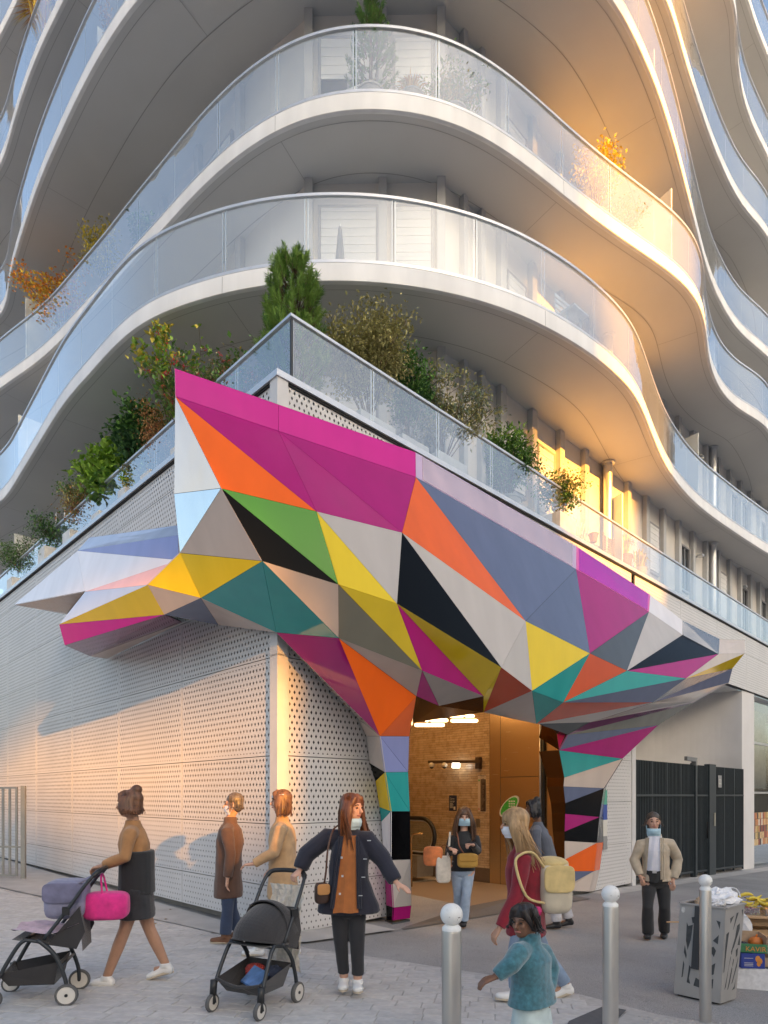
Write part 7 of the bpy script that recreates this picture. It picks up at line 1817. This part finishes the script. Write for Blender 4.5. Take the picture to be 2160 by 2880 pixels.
# --- person behind her
p = Person('person with dark bun, grey top and pale trousers, mostly hidden behind the burgundy jacket', 1560, 2612,
    dict(head=(1498,2274), neck=(1512,2312,.02), ls=(1508,2330,-.14), le=(1512,2400,-.2), lw=(1500,2455,-.22), rs=(1530,2330,.15), re=(1545,2400,.2), rw=(1540,2455,.2),
         lh=(1546,2440,-.06), rh=(1550,2440,.09), lk=(1560,2525,-.08), rk=(1580,2525,.1), la=(1565,2594,-.06), ra=(1600,2585,.1), lt=(1545,2610,-.06), rt=(1580,2606,.1)), (-1.0,-0.1), 0.97, 'brown')
p.body(); p.top('pullover', cloth('slate_grey', (0.10,0.11,0.14)), 0.03, 1.0, 1.0, 0.0, 0.165, seed=15); p.legs('trousers', cloth('pale_grey', (0.56,0.55,0.58)), 1.05, 0.02, 0.075, 0.004, 16); p.shoes(shoe_k); p.hair(hairm('black', (0.012,0.010,0.012)), 0.10, bun=True, seed=17)
# --- the child
p = Person('small child in teal fleece jacket and pale skirt in the foreground, hair tied back', 1478, 2900,
    dict(head=(1474,2592), neck=(1490,2636,.01), ls=(1458,2660,-.10), le=(1436,2712,-.15), lw=(1392,2748,-.16), rs=(1526,2662,.10), re=(1550,2725,.12), rw=(1540,2778,.05),
         lh=(1478,2816,-.03), rh=(1512,2816,.06), lk=(1474,2920,-.04), rk=(1515,2920,.06), la=(1472,3020,-.03), ra=(1520,3010,.08), lt=(1450,3040,-.1), rt=(1500,3035,.0)), (-0.72,-0.69), 0.72, 'brown', 3.62)
# a child's head is large for its body
p.s = 0.80; p.body(lh=(Vector((-0.8,-0.2,-0.25)), Vector((-0.2,-0.2,1)), 0.4))
p.s = 0.74; p.top('fleece_jacket', cloth('teal_fleece', (0.055,0.17,0.21), 0.3, 0.95, 40, 0.6), 0.0, 1.18, 1.25, 0.03, 0.20, wob=0.008, seed=18, vox=0.011)
p.s = 0.66; p.skirt('skirt', cloth('pale_mint', (0.55,0.66,0.66)), 0.22, 0.19, 0.24); p.legs('leggings', cloth('lilac', (0.58,0.50,0.62)), 0.9, 0.0, 0.062, 0.003, 19); p.shoes(shoe_k)
p.s = 0.82; p.hair(hairm('darkbrown', (0.022,0.015,0.013)), 0.0, tail=True, fringe=True, seed=20)
MB().tube([p.J['head']+Vector((0.075,0.06,0.05)), p.J['head']+Vector((0.10,0.07,0.045))], 0.028, 10).build('hair_band', mat('band_pink', (0.55,0.02,0.14), 0.6), p.b)
# --- the woman pushing the left pushchair
p = Person('woman in tan top and dark skirt striding left behind the dark pushchair', 372, 2768,
    dict(head=(364,2262), neck=(374,2308,.02), ls=(366,2330,-.15), le=(350,2410,-.20), lw=(292,2436,-.16), rs=(384,2330,.16), re=(366,2412,.2), rw=(300,2432,.14),
         lh=(384,2498,-.07), rh=(386,2498,.09), lk=(352,2612,-.09), rk=(420,2612,.10), la=(300,2748,-.08), ra=(466,2712,.12), lt=(262,2770,-.08), rt=(436,2752,.12)), (-1.0,-0.05), 0.98, 'tan')
p.body(lh=(Vector((-0.9,0,-0.15)), Vector((0,0,1)), 0.7), rh=(Vector((-0.9,0,-0.15)), Vector((0,0,1)), 0.7))
p.top('blouse', cloth('tan_top', (0.40,0.20,0.08)), 0.0, 1.0, 0.95, 0.0, 0.115, seed=21); p.skirt('skirt', cloth('dark_skirt', (0.03,0.03,0.034), 0.3), 0.24, 0.19, 0.20)
mb = MB(); p.loft(mb, [((p.J['lh']+p.J['rh'])/2+Vector((0,0,-0.04)), 0.190, 0.150), ((p.J['lh']+p.J['rh'])/2+Vector((0,0,0.32)), 0.175, 0.142)]); fuse(mb, 0.01, 'waistcoat', cloth('black_knit', (0.02,0.02,0.022)), p.b, 3, 0.005, 3)
p.shoes(shoe_w, sole_m); p.hair(hairm('auburn', (0.16,0.07,0.035)), 0.06, bun=True, seed=22)
# --- the man in the brown coat
p = Person('man in brown coat, jeans and tan suede boots walking beside the left wall', 640, 2652,
    dict(head=(656,2262), neck=(648,2304,.02), ls=(638,2326,-.16), le=(648,2402,-.20), lw=(640,2470,-.22), rs=(646,2326,.16), re=(630,2402,.2), rw=(618,2468,.2),
         lh=(642,2478,-.07), rh=(642,2478,.09), lk=(640,2556,-.10), rk=(652,2556,.10), la=(634,2632,-.10), ra=(668,2618,.12), lt=(612,2648,-.1), rt=(646,2640,.12)), (-1.0,-0.15), 1.0, 'fair')
p.body(); p.top('coat', cloth('brown_coat', (0.12,0.065,0.045)), 0.16, 1.08, 1.1, 0.02, 0.17, seed=24, depth=1.1); p.legs('jeans', cloth('indigo', (0.035,0.055,0.11)), 0.98, 0.02, 0.064, 0.004, 25); p.shoes(boot_m, sole_m, 0.05); p.hair(hairm('grey', (0.12,0.10,0.09)), 0.0, fringe=False, seed=26); p.mask(maskw)
# --- the person in tan at the corner
p = Person('person in tan coat and pale headband striding left past the corner post', 786, 2690,
    dict(head=(790,2254), neck=(794,2300,.02), ls=(788,2322,-.16), le=(768,2400,-.22), lw=(712,2430,-.22), rs=(802,2322,.16), re=(800,2402,.2), rw=(760,2445,.2),
         lh=(794,2490,-.07), rh=(796,2490,.09), lk=(762,2575,-.09), rk=(816,2575,.10), la=(726,2664,-.08), ra=(828,2662,.12), lt=(700,2684,-.08), rt=(806,2698,.12)), (-1.0,-0.1), 0.99, 'fair')
p.body(lh=(Vector((-0.9,0,-0.1)), Vector((0,0,1)), 0.5)); p.top('coat', cloth('tan_coat', (0.50,0.32,0.17)), 0.12, 1.06, 1.1, 0.01, 0.17, seed=28, depth=1.1); p.legs('trousers', cloth('sand', (0.42,0.31,0.22)), 1.0, 0.02, 0.068, 0.004, 29); p.shoes(shoe_w, sole_m); p.hair(hairm('ginger', (0.16,0.08,0.04)), 0.12, seed=30)
h = p.J['head']; MB().tube([h+Vector((0.088*math.cos(t*0.3927), 0.088*math.sin(t*0.3927)*0.9, 0.055+0.012*math.cos(t*0.3927))) for t in range(17)], [(0.006,0.016)]*17, 8, caps=False).build('headband', mat('band_white', (0.7,0.7,0.74), 0.7), p.b, smooth=True)

bag('pink_bag', 'bright pink soft bag hanging from the left pushchair handle', 'bag', PP2(0.0,0.74,0.72), (0.34,0.20,0.22), 0.15, cloth('hot_pink', (0.75,0.03,0.25), 0.2), None, [PP2(0.06,0.72,0.80), PP2(0.05,0.71,0.95), PP2(-0.05,0.71,0.95), PP2(-0.06,0.74,0.80)], M['cloth_hot_pink'], 0.008)
bag('changing_bag', 'grey-lilac padded bag tucked behind the seat of the left pushchair', 'bag', PP2(0.0,0.46,0.78), (0.30,0.30,0.30), 0.2, cloth('lilac_grey', (0.25,0.25,0.36), 0.2), cloth('lilac_dark', (0.17,0.17,0.27), 0.2), [PP2(0.10,0.5,0.88), PP2(0.12,0.68,0.97), PP2(-0.12,0.68,0.97), PP2(-0.10,0.5,0.88)], M['cloth_lilac_grey'], 0.010)

_ts = bpy.data.scenes.get('workbench_scene')
if _ts: bpy.data.scenes.remove(_ts)
